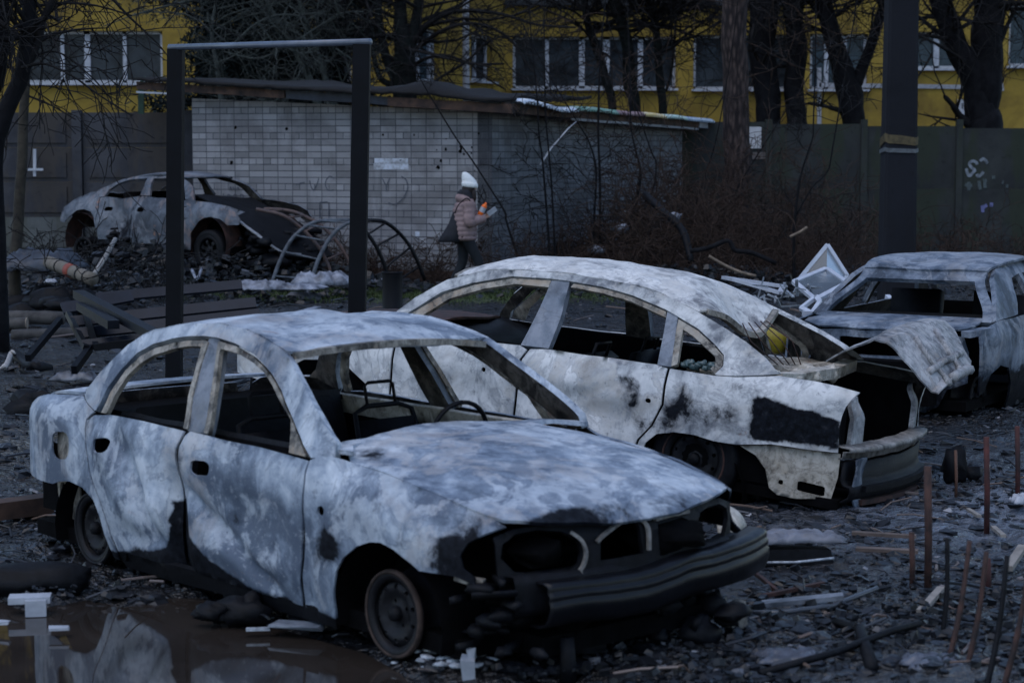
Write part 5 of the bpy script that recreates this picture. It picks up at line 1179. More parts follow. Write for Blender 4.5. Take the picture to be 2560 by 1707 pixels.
def froof(x, y):
    e = ye1(x); k = abs(y) / e
    z = zrail1(x) + .022 * (1 - min(1, k) ** 2.4) - .012 * (y > 0) * k
    z += -.030 * math.exp(-((x + 1.35) / .18) ** 2) * math.exp(-((y + .30) / .16) ** 2) + .016 * math.exp(-((x + 1.5) / .35) ** 2 - ((y - .05) / .10) ** 2) - .022 * math.exp(-((x + 1.75) / .3) ** 2 - ((y - .28) / .12) ** 2)
    z += .010 * fbm(x, y, 1, 4.5, 3)
    return Vector((x, y, z + .004))
xsr = [-1.0, -1.08, -1.16, -1.27, -1.4, -1.63, -1.89, -2.03, -2.18, -2.30, -2.38]
ro = [(x, -ye1(x) * .985) for x in xsr] + [(-2.42, -.3), (-2.43, 0), (-2.42, .3)] + [(x, ye1(x) * .985) for x in xsr[::-1]] + [(-.96, .35), (-.945, 0), (-.96, -.35)]
sheet('roof', ro, froof, M['car1'], C1, (), .035, .014, out=(0, 0, 1), back='inner', attrs={'ash': lambda x, y: 1.0 + .4 * nz(x, y, 3, 3), 'rust': lambda x, y: .42 * blobf(x, y, -1.25, -.50, .22, .05) + .40 * blobf(x, y, -1.8, .45, .5, .08), 'soot': lambda x, y: .45 * blobf(x, y, -1.18, -.30, .05, .05) + .3 * blobf(x, y, -2.0, .5, .3, .05)})
def strip_along(name, pts, w, h, mat, parent, n=3):
    m = MB(); P = spline(pts, n) if n > 1 else [Vector(p) for p in pts]
    for a, b in zip(P, P[1:]): m.bar(a, b + (b - a) * .06, w, h)
    return m.build(name, mat, parent, sm=False)
strip_along('windscreen_header', [(-1.0, -.57, 1.185), (-.965, -.33, 1.205), (-.95, 0, 1.212), (-.965, .33, 1.195), (-1.0, .57, 1.165)], .05, .03, M['frame_tan'], C1)
strip_along('rear_header', [(-2.37, -.58, 1.13), (-2.42, -.3, 1.16), (-2.43, 0, 1.165), (-2.42, .3, 1.155), (-2.37, .58, 1.12)], .06, .03, M['frame_tan'], C1)
# bonnet
def zh1(x, y):
    zs = tab(x, ZS1); zc = tab(x, [(-.75, .856), (-.55, .853), (-.3, .838), (0, .808), (.3, .765), (.5, .715), (.62, .675), (.70, .635), (.75, .595)])
    k = min(1.0, abs(y) / .715); z = zs + (zc - zs) * (1 - k ** 2.3)
    z += .012 * math.exp(-((abs(y) - .42 + .12 * x) / .05) ** 2) * smooth((.6 - x) / .4)
    return z - .012 * (y > 0) * k
def fh1(x, y): return warp(Vector((x, y, zh1(x, y) + .003 + .007 * fbm(x, y, 4, 2.6, 3))), .004)
hood = [(-.36, -.715), (-.2, -.716), (0, -.716), (.2, -.712), (.37, -.700), (.51, -.685), (.58, -.655), (.64, -.55), (.69, -.40), (.735, -.2), (.745, 0), (.735, .2), (.69, .40), (.63, .56), (.58, .655), (.51, .685), (.37, .70), (.2, .712), (0, .716), (-.2, .716), (-.40, .715), (-.50, .62), (-.60, .38), (-.655, .12), (-.66, -.12), (-.60, -.40), (-.50, -.63)]
sheet('bonnet', hood, fh1, M['car1'], C1, (), .038, .014, out=(0, 0, 1), back='inner', attrs={'ash': lambda x, y: .55 + .35 * nz(x, y, 2, 2.2), 'soot': lambda x, y: .55 * blobf(x, y, -.36, -.60, .13, .08) + .62 * smooth((x - .50 - .10 * (abs(y) / .7)) / .10) * smooth((-.10 - y) / .35) + .38 * smooth((x - .60) / .06) + .40 * blobf(x, y, .30, -.58, .22, .07) + .4 * blobf(x, y, .56, .25, .05, .06)})
sheet('cowl', [(-.45, -.73), (-.34, -.715), (-.50, -.60), (-.61, -.38), (-.665, 0), (-.61, .38), (-.50, .6), (-.38, .715), (-.45, .73), (-.60, .60), (-.70, .3), (-.73, 0), (-.70, -.3), (-.60, -.60)], lambda x, y: Vector((x, y, .83 + .012 * nz(x, y, 1, 6))), M['car1'], C1, (), .06, .02, out=(0, 0, 1))
# nose: grille panel with lamp holes, bumper, engine bay
xf = lambda y: .715 - .20 * (abs(y) / .78) ** 2.0
def ff1(y, z): return warp(Vector((xf(y) + (.60 - z) * .10 - .03 * smooth((z - .56) / .05), y, z)), .006)
nose = [(-.685, .40), (-.3, .39), (0, .385), (.3, .38), (.68, .385), (.70, .56), (.62, .595), (.40, .62), (.2, .632), (0, .636), (-.2, .632), (-.40, .622), (-.60, .605), (-.69, .58)]
LH = [(-.672, .50), (-.662, .555), (-.60, .588), (-.50, .598), (-.40, .588), (-.345, .558), (-.33, .50), (-.345, .455), (-.40, .425), (-.50, .42), (-.62, .44)]
RH = [(.665, .50), (.655, .545), (.59, .578), (.48, .582), (.40, .57), (.36, .53), (.35, .48), (.38, .44), (.48, .415), (.61, .43)]
sheet('nose_panel', nose, ff1, M['black'], C1, [LH, RH, [(-.245, .455), (-.235, .555), (-.12, .585), (-.03, .585), (-.01, .455)], [(.085, .455), (.085, .565), (.25, .572), (.29, .555), (.29, .455)]], .03, .02, out=(1, 0, 0))
strip_along('lamp_bracket', [ff1(y, z) + Vector((.012, 0, 0)) for y, z in [(-.37, .585), (-.335, .55), (-.318, .50), (-.33, .455), (-.35, .425), (-.33, .39)]], .014, .014, M['taupe'], C1)
strip_along('grille_bracket', [ff1(y, z) + Vector((.012, 0, 0)) for y, z in [(-.265, .535), (-.23, .56), (-.12, .592), (-.02, .592), (0.01, .56), (.012, .47)]], .016, .014, M['taupe'], C1)
strip_along('grille_bracket', [ff1(y, z) + Vector((.012, 0, 0)) for y, z in [(.07, .585), (.16, .59), (.30, .588)]], .018, .014, M['taupe'], C1)
strip_along('fender_flange', [(.555, -.735, .405), (.50, -.76, .41), (.43, -.775, .418)], .03, .03, M['frame_tan'], C1)
def bump_rows(y0, y1, prof, xb, n=36, rag=.0):
    rows = []
    for i in range(n + 1):
        y = lerp(y0, y1, i / n); rows.append([Vector((xb(y) + dx, y, z + .004 * nz(y * 4, z * 9) + rag * nz(y * 13, z * 5, 3))) for dx, z in prof])
    return rows
xb1 = lambda y: .785 - .13 * (abs(y) / .8) ** 2.6
sag = lambda y: -.035 * math.exp(-((y + .15) / .35) ** 2) + .012 * nz(y * 3, 1) - .02 * (y < -.4) * (-.4 - y) / .2
m = MB(); rows = bump_rows(-.57, .84, [(-.09, .432), (-.01, .435), (.012, .428), (.020, .415), (.017, .402), (.018, .396), (.027, .389), (.029, .376), (.025, .366), (.026, .360), (.033, .352), (.034, .325), (.022, .285), (.008, .258), (-.03, .245), (-.09, .24)], xb1, 60, .004)
m.grid([[p + Vector((.016 * nz(p.y * 2.2, p.z * 4, 2), 0, sag(p.y) + .004 * nz(p.y * 5, p.z * 3, 6))) for p in r] for r in rows]); m.build('bumper', M['bumper'], C1, solid=.012)
m = MB(); m.grid(bump_rows(-.66, .70, [(-.14, .43), (-.06, .43), (-.05, .40), (-.05, .30), (-.06, .27), (-.14, .27)], xb1, 20)); m.build('bumper_beam', M['black'], C1)
junk(C1, 'engine_remains', M['soot'], 46, (.05, -.55, .14), (.60, .55, .52), .05, .14, 4)
junk(C1, 'melted_undertray', M['black'], 26, (.35, -.75, .05), (.78, .55, .22), .03, .09, 5)
junk(C1, 'corner_remains', M['black'], 16, (.38, -.78, .14), (.66, -.55, .42), .03, .075, 6)
m = MB(); m.tube([(.70, -.42, .16), (.71, -.42, .05), (.70, -.41, -.02)], [.03, .035, .035], 6); m.build('bumper_bracket', M['black'], C1)
m = MB(); m.bar((.68, .60, .14), (.66, .64, .0), .10, .05); m.build('undertray_flap', M['frame_tan'], C1, sm=False)
# floor, bulkhead, dash, seats, wheel
m = MB(); m.box((-1.4, 0, .10), (3.6, 1.46, .08)); m.box((-.40, 0, .42), (.06, 1.40, .62)); m.box((-2.55, 0, .45), (.06, 1.36, .62)); m.box((-3.0, 0, .28), (.75, 1.2, .24)); m.box((.15, 0, .12), (1.0, 1.0, .08)); m.build('floor_pan', M['soot'], C1, sm=False)
m = MB(); rows = []
for i in range(15):
    y = -.66 + 1.32 * i / 14; rows.append([Vector((-.48, y, .80 + .02 * nz(y * 5, 1))), Vector((-.66, y, .77 + .03 * nz(y * 4, 2))), Vector((-.78, y, .68 + .03 * nz(y * 5, 3))), Vector((-.74, y, .52)), Vector((-.6, y, .4))])
m.grid(rows); m.build('dashboard', M['soot'], C1)
m = MB(); m.tube([Vector((-.90 + .05 * math.cos(a) * .4, .34 + .175 * math.sin(a), .74 + .165 * math.cos(a))) for a in [6.283 * k / 26 for k in range(27)]], .012, 6); m.tube([(-.9, .34, .74), (-.68, .34, .62)], .03, 6); m.tube([(-.9, .17, .74), (-.9, .51, .74)], .012, 5); m.build('steering_wheel', M['black'], C1)
for y in (-.35, .35):
    m = MB(); P = [(-1.32, y - .20, .20), (-1.42, y - .21, .55), (-1.52, y - .18, .80), (-1.53, y - .10, .83), (-1.53, y + .10, .83), (-1.52, y + .18, .80), (-1.42, y + .21, .55), (-1.32, y + .20, .20)]
    m.tube(P, .014, 6); m.tube([(-1.535, y - .09, .82), (-1.56, y - .09, .93), (-1.56, y - .07, .945), (-1.56, y + .07, .945), (-1.56, y + .09, .93), (-1.535, y + .09, .82)], .009, 6)
    for k in range(6): m.tube([(-1.36 - .03 * k, y - .19, .32 + .085 * k), (-1.34 - .03 * k, y, .32 + .085 * k), (-1.36 - .03 * k, y + .19, .32 + .085 * k)], .006, 5)
    m.box((-1.17, y, .30), (.48, .44, .09), jit=.02); m.box((-1.44, y, .52), (.04, .34, .5), Matrix.Rotation(-.28, 3, 'Y')); m.build('seat_frame', M['black'], C1)
m = MB(); m.box((-2.22, 0, .55), (.06, 1.25, .55), Matrix.Rotation(-.30, 3, 'Y'), jit=.01); m.box((-2.0, 0, .30), (.5, 1.25, .12), jit=.02); m.build('rear_seat_frame', M['black'], C1, sm=False)
m = MB(); m.box((-2.50, 0, .78), (.46, 1.30, .03), jit=.006); m.build('parcel_shelf', M['soot'], C1, sm=False)
sheet('boot_lid', [(-2.74, -.69), (-2.74, .69), (-3.1, .66), (-3.27, .60), (-3.31, 0), (-3.27, -.60), (-3.1, -.66)], lambda x, y: Vector((x, y, tab(x, [(-3.35, .75), (-3.25, .80), (-3.05, .842), (-2.72, .868)]) + .02 * (1 - (y / .7) ** 2))), M['car1'], C1, (), .06, .015, out=(0, 0, 1), back='inner')
sheet('tail_panel', [(-.62, .36), (.62, .36), (.66, .60), (.62, .77), (-.62, .77), (-.66, .60)], lambda y, z: Vector((-3.37 + .07 * (y / .66) ** 2 + .03 * (z - .55), y, z)), M['car1'], C1, [rrect(-.58, -.36, .52, .70, .2), rrect(.36, .58, .52, .70, .2)], .05, .015, out=(-1, 0, 0), back='inner')
sheet('bumper_mount', [(-3.08, .38), (-3.05, .27), (-3.0, .195), (-2.92, .175), (-2.76, .185), (-2.75, .22), (-2.80, .385)], lambda x, z: Vector((x, -.70 * plan1(x), z)), M['frame_tan'], C1, [rrect(-3.03, -2.93, .22, .36, .4)], .03, .012, out=(0, -1, 0))
m = MB(); m.box((-2.93, 0, .26), (.3, 1.30, .16)); m.build('boot_floor', M['soot'], C1, sm=False)
# melted alloy run-off under the nose
M['alu'] = plain('melted_aluminium', (.50, .54, .60), .35, .5, 22, .5, .5, c2=(.14, .16, .19))
m = MB(); P = [at(1180, 1470, 8.62), at(1176, 1510, 8.60), at(1180, 1540, 8.58), at(1168, 1575, 8.55), at(1163, 1600, 8.5), at(1150, 1628, 8.4)]
P = spline(P, 4); m.tube(P, [.006 + .010 * abs(nz(i * .9, 3)) for i in range(len(P))], 6)
for k in range(34):
    p = gnd(random.gauss(1130, 52), random.gauss(1652, 18)); p.z = height(p.x, p.y) + .01; m.blob(p, random.uniform(.008, .03), k, .7, 7, 5, (1.6, 1, .5))
o = m.build('melted_aluminium', M['alu']); o['kind'] = 'stuff'; tag(o, 'splashed pool of melted aluminium below the nearest car\'s front wheel', 'metal splash')
m = MB(); p = gnd(1172, 1690); m.box((0, 0, .03), (.055, .05, .10), Matrix.Rotation(.3, 3, 'X'), jit=.008); m.box((.01, .02, .09), (.03, .04, .05), jit=.008); o = m.build('white_chunk', M['white_paint'], sm=False); o.location = p; tag(o, 'small upright white chunk at the bottom edge in front of the nearest car', 'chunk')

# ---------------------------------------------------------------- second car: larger sedan, tail to the right, sunk at the rear
C2 = thing('burnt_sedan', 'larger pale burnt sedan behind the nearest car, boot lid folded up', 'car', (-.893, 14.123, .032), (math.radians(1.92), math.radians(-5.17), math.radians(150.4)), 'burnt out cars in the yard')
SEC2 = [(-.2, .80), (.10, .83), (.2, .85), (.5, .873), (.75, .868), (.86, .845), (.93, .815), (1.0, .775), (1.15, .69), (1.38, .56), (1.48, .48)]
def plan2(x):
    f = max(0, (x - .1) / .8); r = max(0, (-2.8 - x) / .95); return 1 - .16 * f ** 2 - .18 * r ** 2.5
def Y2(x, z):
    b = tab(z, SEC2)
    if x < -2.9 and z < 1.06: t_ = clip((z - .86) / .16); w = smooth((-2.85 - x) / .35); b = b * (1 - w) + (.862 - .10 * t_ ** 2.4) * w
    return plan2(x) * b
def dent2(x, z):
    d = .028 * blobf(x, z, -2.05, .62, .28, .10) - .020 * blobf(x, z, -1.8, .80, .16, .05) + .018 * blobf(x, z, -1.15, .60, .28, .12) - .012 * blobf(x, z, -2.2, .76, .12, .07)
    u = (x + 1.95) * .35 + (z - .72) * .94; return d + .016 * math.exp(-(u / .03) ** 2) * smooth((x + 2.4) / .2) * smooth((-1.55 - x) / .2)
def F2(side, inset=0.0, dent=True):
    return lambda x, z: warp(Vector((x, side * (Y2(x, z) - inset - (dent2(x, z) if dent and z < .94 else 0)), z)))
def soot2(x, z):
    s = .40 * blobf(x, z, -2.30, .72, .07, .14) + .34 * blobf(x, z, -2.22, .86, .06, .05) + .40 * blobf(x, z, -2.38, .58, .06, .10) + .50 * blobf(x, z, -2.55, .62, .10, .10) + .42 * blobf(x, z, -2.64, .78, .10, .09)
    inp = .85 * smooth((x + 3.66) / .08) * smooth((-3.06 - x - .05 * nz(z * 9, 1)) / .08) * smooth((z - .60) / .05) * smooth((.885 - .05 * blobf(x, 0, -3.6, 0, .25, 1) - z) / .03)
    return s + 1.05 * inp + .5 * smooth((.40 - z) / .1) * (x > -2.45) + .16 * blobf(x, z, -2.30, .80, .16, .12) + .26 * blobf(x, z, -2.72, .68, .20, .12) + .30 * blobf(x, z, -2.92, .74, .20, .13) + .24 * blobf(x, z, -3.0, .92, .3, .05) + .20 * blobf(x, z, -1.2, .5, .4, .15)
def rust2(x, z): return .44 * blobf(x, z, -3.06, .66, .05, .07) + .42 * blobf(x, z, -3.36, .76, .10, .09) + .40 * blobf(x, z, -2.52, .72, .06, .06) + .36 * blobf(x, z, -2.36, .74, .08, .05)
A2_ = {'soot': soot2, 'rust': rust2, 'ash': lambda x, z: .5 + .5 * blobf(x, z, -3.3, .95, .4, .05)}
OL2 = dict(front_fender=[(-.515, .925), (-.30, .93), (0, .90), (.4, .85), (.75, .76), (.82, .60), (.80, .45), (.38, .42), (.33, .55), (.18, .64), (0, .66), (-.18, .64), (-.33, .55), (-.40, .40), (-.40, .2), (-.53, .2)],
 front_door=[(-.535, .925), (-1.05, .94), (-1.44, .955), (-1.50, .935), (-1.468, .87), (-1.472, .71), (-1.472, .2), (-.55, .2)],
 rear_door=[(-1.522, .94), (-1.64, .955), (-2.02, .965), (-2.40, .97), (-2.483, .955), (-2.488, .85), (-2.497, .74), (-2.44, .60), (-2.36, .50), (-2.325, .38), (-2.30, .2), (-1.492, .2), (-1.492, .71), (-1.488, .87)],
 rear_quarter=[(-2.503, .955), (-2.8, .955), (-2.95, .97), (-3.20, 1.015), (-3.43, 1.01), (-3.56, 1.0), (-3.69, .98), (-3.66, .94), (-3.635, .89), (-3.62, .83), (-3.612, .76), (-3.62, .64), (-3.62, .615), (-3.44, .61), (-3.23, .61), (-3.02, .575), (-2.87, .575), (-2.74, .59), (-2.61, .585), (-2.49, .555), (-2.42, .49), (-2.385, .38), (-2.37, .2), (-2.318, .2), (-2.343, .38), (-2.377, .5), (-2.457, .6), (-2.515, .74), (-2.507, .85)])
HO2 = dict(front_door=[rrect(-1.235, -1.205, .755, .785, .4)], rear_door=[rrect(-2.425, -2.385, .735, .765, .4)])
for side in (1, -1):
    for nm, ol in OL2.items():
        sheet(nm, ol, F2(side), M['car2'], C2, HO2.get(nm, []), .038, .012, out=(0, side, 0), back='inner', attrs=A2_)
    bo = [(-.39, .945), (-.40, .985), (-.55, 1.15), (-.74, 1.29), (-1.0, 1.385), (-1.24, 1.412), (-1.55, 1.427), (-2.01, 1.42), (-2.29, 1.388), (-2.39, 1.358), (-2.54, 1.318), (-2.77, 1.238), (-2.93, 1.178), (-3.09, 1.10), (-3.20, 1.025), (-2.95, .978), (-2.82, .962)]
    bi = [(-2.80, .965), (-2.835, 1.02), (-2.815, 1.085), (-2.735, 1.14), (-2.60, 1.215), (-2.45, 1.265), (-2.34, 1.30), (-2.1, 1.352), (-1.86, 1.378), (-1.62, 1.386), (-1.47, 1.385), (-1.20, 1.368), (-.93, 1.295), (-.73, 1.205), (-.50, 1.01), (-.47, .945)]
    sheet('pillar_frame', bo + bi, F2(side), M['car2'], C2, (), .032, .045, out=(0, side, 0), back='inner', attrs={'ash': lambda x, z: .1})
    sheet('centre_pillar', [(-1.49, 1.372), (-1.62, 1.385), (-1.645, 1.15), (-1.64, .96), (-1.44, .955), (-1.475, 1.2)], F2(side, .012), M['slate'], C2, (), .05, .05, out=(0, side, 0), back='inner')
    sheet('door_divider', [(-2.355, 1.285), (-2.435, 1.27), (-2.47, 1.12), (-2.50, .965), (-2.405, .968), (-2.385, 1.12)], F2(side, .012), M['slate'], C2, (), .04, .04, out=(0, side, 0), back='inner')
    sheet('front_door_frame', [(-.60, .95), (-.50, .96), (-.53, 1.02), (-.75, 1.195), (-.95, 1.285), (-1.21, 1.355), (-1.485, 1.372), (-1.485, 1.33), (-1.24, 1.322), (-1.03, 1.268), (-.80, 1.172), (-.66, 1.05)], F2(side, .012), M['frame_tan'], C2, (), .03, .03, out=(0, side, 0), attrs={'ash': lambda x, z: .6})
    sheet('rear_door_frame', [(-1.64, 1.35), (-1.655, 1.372), (-1.86, 1.366), (-2.1, 1.34), (-2.345, 1.285), (-2.36, 1.25), (-2.10, 1.312), (-1.86, 1.338)], F2(side, .012), M['frame_tan'], C2, (), .03, .03, out=(0, side, 0), attrs={'ash': lambda x, z: .6})
    sheet('quarter_window_frame', [(-2.49, .965), (-2.465, 1.12), (-2.445, 1.252), (-2.60, 1.20), (-2.73, 1.128), (-2.805, 1.08), (-2.825, 1.02), (-2.795, .965), (-2.755, .99), (-2.775, 1.03), (-2.755, 1.07), (-2.69, 1.105), (-2.58, 1.165), (-2.50, 1.195), (-2.515, 1.1), (-2.535, .985)], F2(side, .014), M['frame_tan'], C2, (), .03, .03, out=(0, side, 0), attrs={'ash': lambda x, z: .8})
    sheet('bumper_mount', [(-3.03, .565), (-3.13, .525), (-3.20, .45), (-3.235, .34), (-3.29, .305), (-3.40, .30), (-3.60, .33), (-3.625, .46), (-3.625, .605), (-3.40, .60), (-3.22, .60)], F2(side, .035, False), M['cream'], C2, [rrect(-3.56, -3.40, .335, .395, .15, .1), rrect(-3.315, -3.285, .37, .40, .4)], .03, .012, out=(0, side, 0), attrs={'soot': lambda x, z: .35 * blobf(x, z, -3.4, .48, .2, .03) + .3 * blobf(x, z, -3.2, .55, .05, .04)})
    sheet('inner_panel', [(-2.45, .3), (-.55, .3), (-.55, .94), (-2.45, .96)], F2(side, .13, False), M['soot'], C2, (), .12, .01, out=(0, side, 0))
    sheet('inner_panel', [(-3.6, .35), (-2.55, .35), (-2.55, .95), (-3.6, .93)], F2(side, .10, False), M['soot'], C2, (), .12, .01, out=(0, side, 0))
    for cx in (0.0, -2.70):
        m = MB(); rows = []
        for k in range(13):
            a = math.radians(-20 + 220 * k / 12); rr = .37; rows.append([Vector((cx + rr * math.cos(a), side * .81, .26 + rr * math.sin(a) * .88)), Vector((cx + rr * math.cos(a), side * .5, .26 + rr * math.sin(a) * .88))])
        m.grid(rows); m.build('wheel_housing', M['soot'], C2)
    wheel_steel(C2, (0, side * .80, .24), .215, side); wheel_steel(C2, (-2.72, side * .80, .43), .205, side, edge='rustdark', tyre=True)
def zr2(x): return tab(x, [(-2.66, 1.27), (-2.54, 1.316), (-2.39, 1.356), (-2.29, 1.386), (-2.01, 1.418), (-1.55, 1.425), (-1.24, 1.41), (-1.0, 1.383), (-.86, 1.335), (-.74, 1.29)])
def ye2(x): return Y2(x, zr2(x))
def fr2(x, y):
    k = min(1, abs(y) / ye2(x)); z = zr2(x) + .080 * (1 - k ** 2.3) * smooth((x + 2.75) / .3)
    z -= .13 * math.exp(-((x + 2.62) / .17) ** 2 - ((y + .02) / .26) ** 2) ; z += .012 * fbm(x, y, 7, 3.6, 3)
    return Vector((x, y, z + .004))
x2s = [-.80, -.90, -1.0, -1.24, -1.55, -2.01, -2.29, -2.39, -2.50, -2.56]
ro2 = [(x, ye2(x) * .985) for x in x2s] + [(-2.62, .35), (-2.66, .1), (-2.68, -.1), (-2.66, -.3), (-2.62, -.5)] + [(x, -ye2(x) * .985) for x in x2s[::-1][1:]] + [(-.76, -.35), (-.74, 0), (-.76, .35)]
sheet('roof', ro2, fr2, M['car2roof'], C2, (), .042, .016, out=(0, 0, 1), back='inner', attrs={'ash': lambda x, y: .5, 'rust': lambda x, y: .3 * blobf(x, y, -2.3, -.4, .3, .1)})
P = [fr2(x, y) + Vector((-.012, 0, -.02)) for x, y in [(-2.56, .50), (-2.62, .35), (-2.66, .1), (-2.68, -.1), (-2.66, -.3), (-2.62, -.5)]]
strip_along('rear_header', P, .05, .035, M['frame_tan'], C2)
strip_along('windscreen_header', [fr2(x, y) + Vector((.01, 0, -.02)) for x, y in [(-.80, .56), (-.76, .3), (-.745, 0), (-.76, -.3), (-.80, -.56)]], .05, .035, M['frame_tan'], C2)
sheet('bonnet', [(-.45, .68), (-.30, .70), (.4, .68), (.72, .58), (.80, .3), (.82, 0), (.80, -.3), (.72, -.58), (.4, -.68), (-.30, -.70), (-.45, -.68), (-.56, -.35), (-.6, 0), (-.56, .35)], lambda x, y: Vector((x, y, tab(x, [(-.6, .965), (0, .935), (.5, .87), (.82, .76)]) + .03 * (1 - (y / .7) ** 2) + .012 * fbm(x, y, 2, 3, 3))), M['rustdark'], C2, (), .07, .015, out=(0, 0, 1), back='inner')
sheet('nose_panel', [(-.6, .3), (.6, .3), (.62, .70), (-.62, .70)], lambda y, z: Vector((.86 - .15 * y * y, y, z)), M['black'], C2, [rrect(-.55, -.25, .5, .65, .2), rrect(.25, .55, .5, .65, .2)], .08, .02, out=(1, 0, 0))
# boot: folded lid, well, posts, cross member
def P2(px, py, x):
    """point of the photo on the cross plane x of the second car"""
    R = (Matrix.Rotation(math.radians(150.4), 3, 'Z') @ Matrix.Rotation(math.radians(-5.17), 3, 'Y') @ Matrix.Rotation(math.radians(1.92), 3, 'X'))
    o = R.transposed() @ (Vector((0, 0, CAM_H)) - Vector((-.893, 14.123, .032))); d = R.transposed() @ ray(px, py); t_ = (x - o.x) / d.x
    return o + d * t_
near = [(2066, 903, -3.08), (2110, 884, -3.2), (2150, 866, -3.33), (2185, 854, -3.43), (2215, 858, -3.52), (2240, 876, -3.58), (2268, 910, -3.66), (2300, 950, -3.74), (2328, 980, -3.80), (2346, 986, -3.86)]
far_ = [(2270, 830, -3.08), (2290, 815, -3.2), (2310, 804, -3.33), (2330, 798, -3.43), (2362, 803, -3.52), (2384, 822, -3.58), (2396, 850, -3.66), (2412, 880, -3.74), (2426, 905, -3.80), (2424, 926, -3.86)]
rows = []
for a_, b_ in zip(near, far_):
    A_, B_ = P2(*a_), P2(*b_); r = []
    for k in range(15):
        s = k / 14; p = A_.lerp(B_, s) + Vector((0, 0, .030 * math.sin(s * 3.14) * 1.0 + .034 * (abs(fbm(s * 3, a_[2] * 4, 1, 1.2, 2)) - .3)))
        r.append(p)
    rows.append(r)
rr = []
for i in range(len(rows) - 1):
    for k in range(4): rr.append([rows[i][j].lerp(rows[i + 1][j], k / 4) + Vector((0, 0, .008 * nz(i + k / 4, j * .7, 5))) for j in range(15)])
rr.append(rows[-1]); m = MB(); m.grid(rr); m.build('boot_lid', M['lid'], C2, sm=False, solid=.010)
m = MB()
for s in (.35, .7):
    Pq = [rows[i][int(s * 14)] + Vector((-.01, 0, .015)) for i in range(5, 10)]; m.tube(Pq, .022, 6)
m.tube([rows[7][j] + Vector((-.015, 0, .01)) for j in range(2, 13)], .025, 6); m.tube([rows[9][j] + Vector((0, 0, .012)) for j in range(6, 15)], .035, 7); m.build('lid_stiffener', M['lid'], C2)
m = MB(); m.box((-3.1, 0, .30), (1.1, 1.5, .06)); m.box((-2.52, 0, .62), (.05, 1.48, .62)); m.box((-1.5, 0, .22), (2.0, 1.5, .08)); m.box((-.42, 0, .55), (.06, 1.5, .7)); m.build('floor_pan', M['soot'], C2, sm=False)
sheet('parcel_shelf', [(-2.55, .66), (-2.95, .69), (-3.16, .64), (-3.16, .40), (-3.05, .25), (-3.12, .05), (-3.05, -.2), (-3.15, -.45), (-3.14, -.65), (-2.95, -.69), (-2.55, -.66)], lambda x, y: Vector((x, y, .965 + .035 * fbm(x, y, 3, 5, 3))), M['cream'], C2, [rrect(-2.95, -2.85, .35, .48, .4), rrect(-2.95, -2.80, -.2, .05, .4)], .04, .03, out=(0, 0, 1), attrs={'soot': lambda x, y: .34, 'rust': lambda x, y: .34})
strip_along('boot_surround', [(-3.14, .66, .985), (-3.17, .40, .97), (-3.18, .1, .975), (-3.18, -.2, .97), (-3.16, -.45, .98), (-3.14, -.66, .985)], .09, .07, M['cream'], C2)
junk(C2, 'shelf_remains', M['cream'], 10, (-3.2, -.45, .94), (-3.0, .55, 1.0), .03, .07, 8)
def postm(y0, y1, nm):
    sheet(nm, [(y0, .64), (y1, .64), (y1 - .01, .80), (y1 - .03, .90), (y0 + .03, .93), (y0 + .005, .80)], lambda y, z: Vector((-3.69 + .05 * (abs(y) / .6) ** 2 + .05 * smooth((z - .8) / .12), y, z)), M['lid'], C2, (), .04, .03, out=(-1, 0, 0), attrs={'soot': lambda y, z: .18})
postm(.45, .60, 'tail_post'); postm(-.68, -.56, 'tail_post')
sheet('tail_panel', [(.60, .62), (.74, .62), (.735, .80), (.70, .92), (.62, .93)], lambda y, z: Vector((-3.60, y, z)), M['soot'], C2, (), .05, .02, out=(-1, 0, 0), back='inner')
xb2 = lambda y: -3.78 + .10 * (abs(y) / .75) ** 2
def brow(y0, y1, prof, n=26):
    rows = []
    for i in range(n + 1):
        y = lerp(y0, y1, i / n); rows.append([Vector((xb2(y) - dx, y, z + .008 * nz(y * 6, z * 8))) for dx, z in prof])
    return rows
m = MB(); m.grid(brow(.74, -.70, [(-.10, .652), (0.0, .645), (.008, .640), (.010, .618), (-.03, .612), (-.035, .572), (-.06, .57)])); m.build('tail_crossmember', M['taupe'], C2, solid=.008)
m = MB(); m.grid(brow(.72, -.70, [(-.03, .555), (-.035, .45), (-.02, .42), (.02, .415), (.03, .38), (.02, .34), (-.05, .29), (-.15, .27)])); m.build('rear_valance', M['black'], C2, solid=.015)
strip_along('bumper_beam', [(xb2(y) - .035, y, .40) for y in (.60, .3, 0, -.3, -.62)], .035, .035, M['black'], C2)
strip_along('lower_beam', [(xb2(y) - .02, y, .315) for y in (.60, .3, 0, -.3, -.66)], .035, .03, M['rustdark'], C2)
sheet('torn_flap', [(.52, .58), (.70, .58), (.68, .36), (.60, .22), (.56, .34)], lambda y, z: Vector((-3.72 - .02 * nz(y * 8, z * 8), y, z)), M['car3'], C2, (), .03, .012, out=(-1, 0, 0))
junk(C2, 'boot_remains', M['soot'], 22, (-3.6, -.55, .33), (-2.7, .55, .50), .05, .13, 9); junk(C2, 'cabin_remains', M['black'], 34, (-2.4, -.6, .3), (-.6, .6, .78), .05, .15, 10); junk(C2, 'underside_remains', M['black'], 18, (-3.7, -.6, .18), (-3.1, .7, .3), .04, .1, 11)
m = MB(); rows = []
for i in range(13):
    y = -.70 + 1.40 * i / 12; rows.append([Vector((-.42, y, .955 + .02 * nz(y * 5, 1))), Vector((-.62, y, .93 + .05 * nz(y * 4, 2))), Vector((-.85, y, .86 + .05 * nz(y * 5, 3))), Vector((-.85, y, .6))])
m.grid(rows); m.build('dashboard', M['black'], C2)
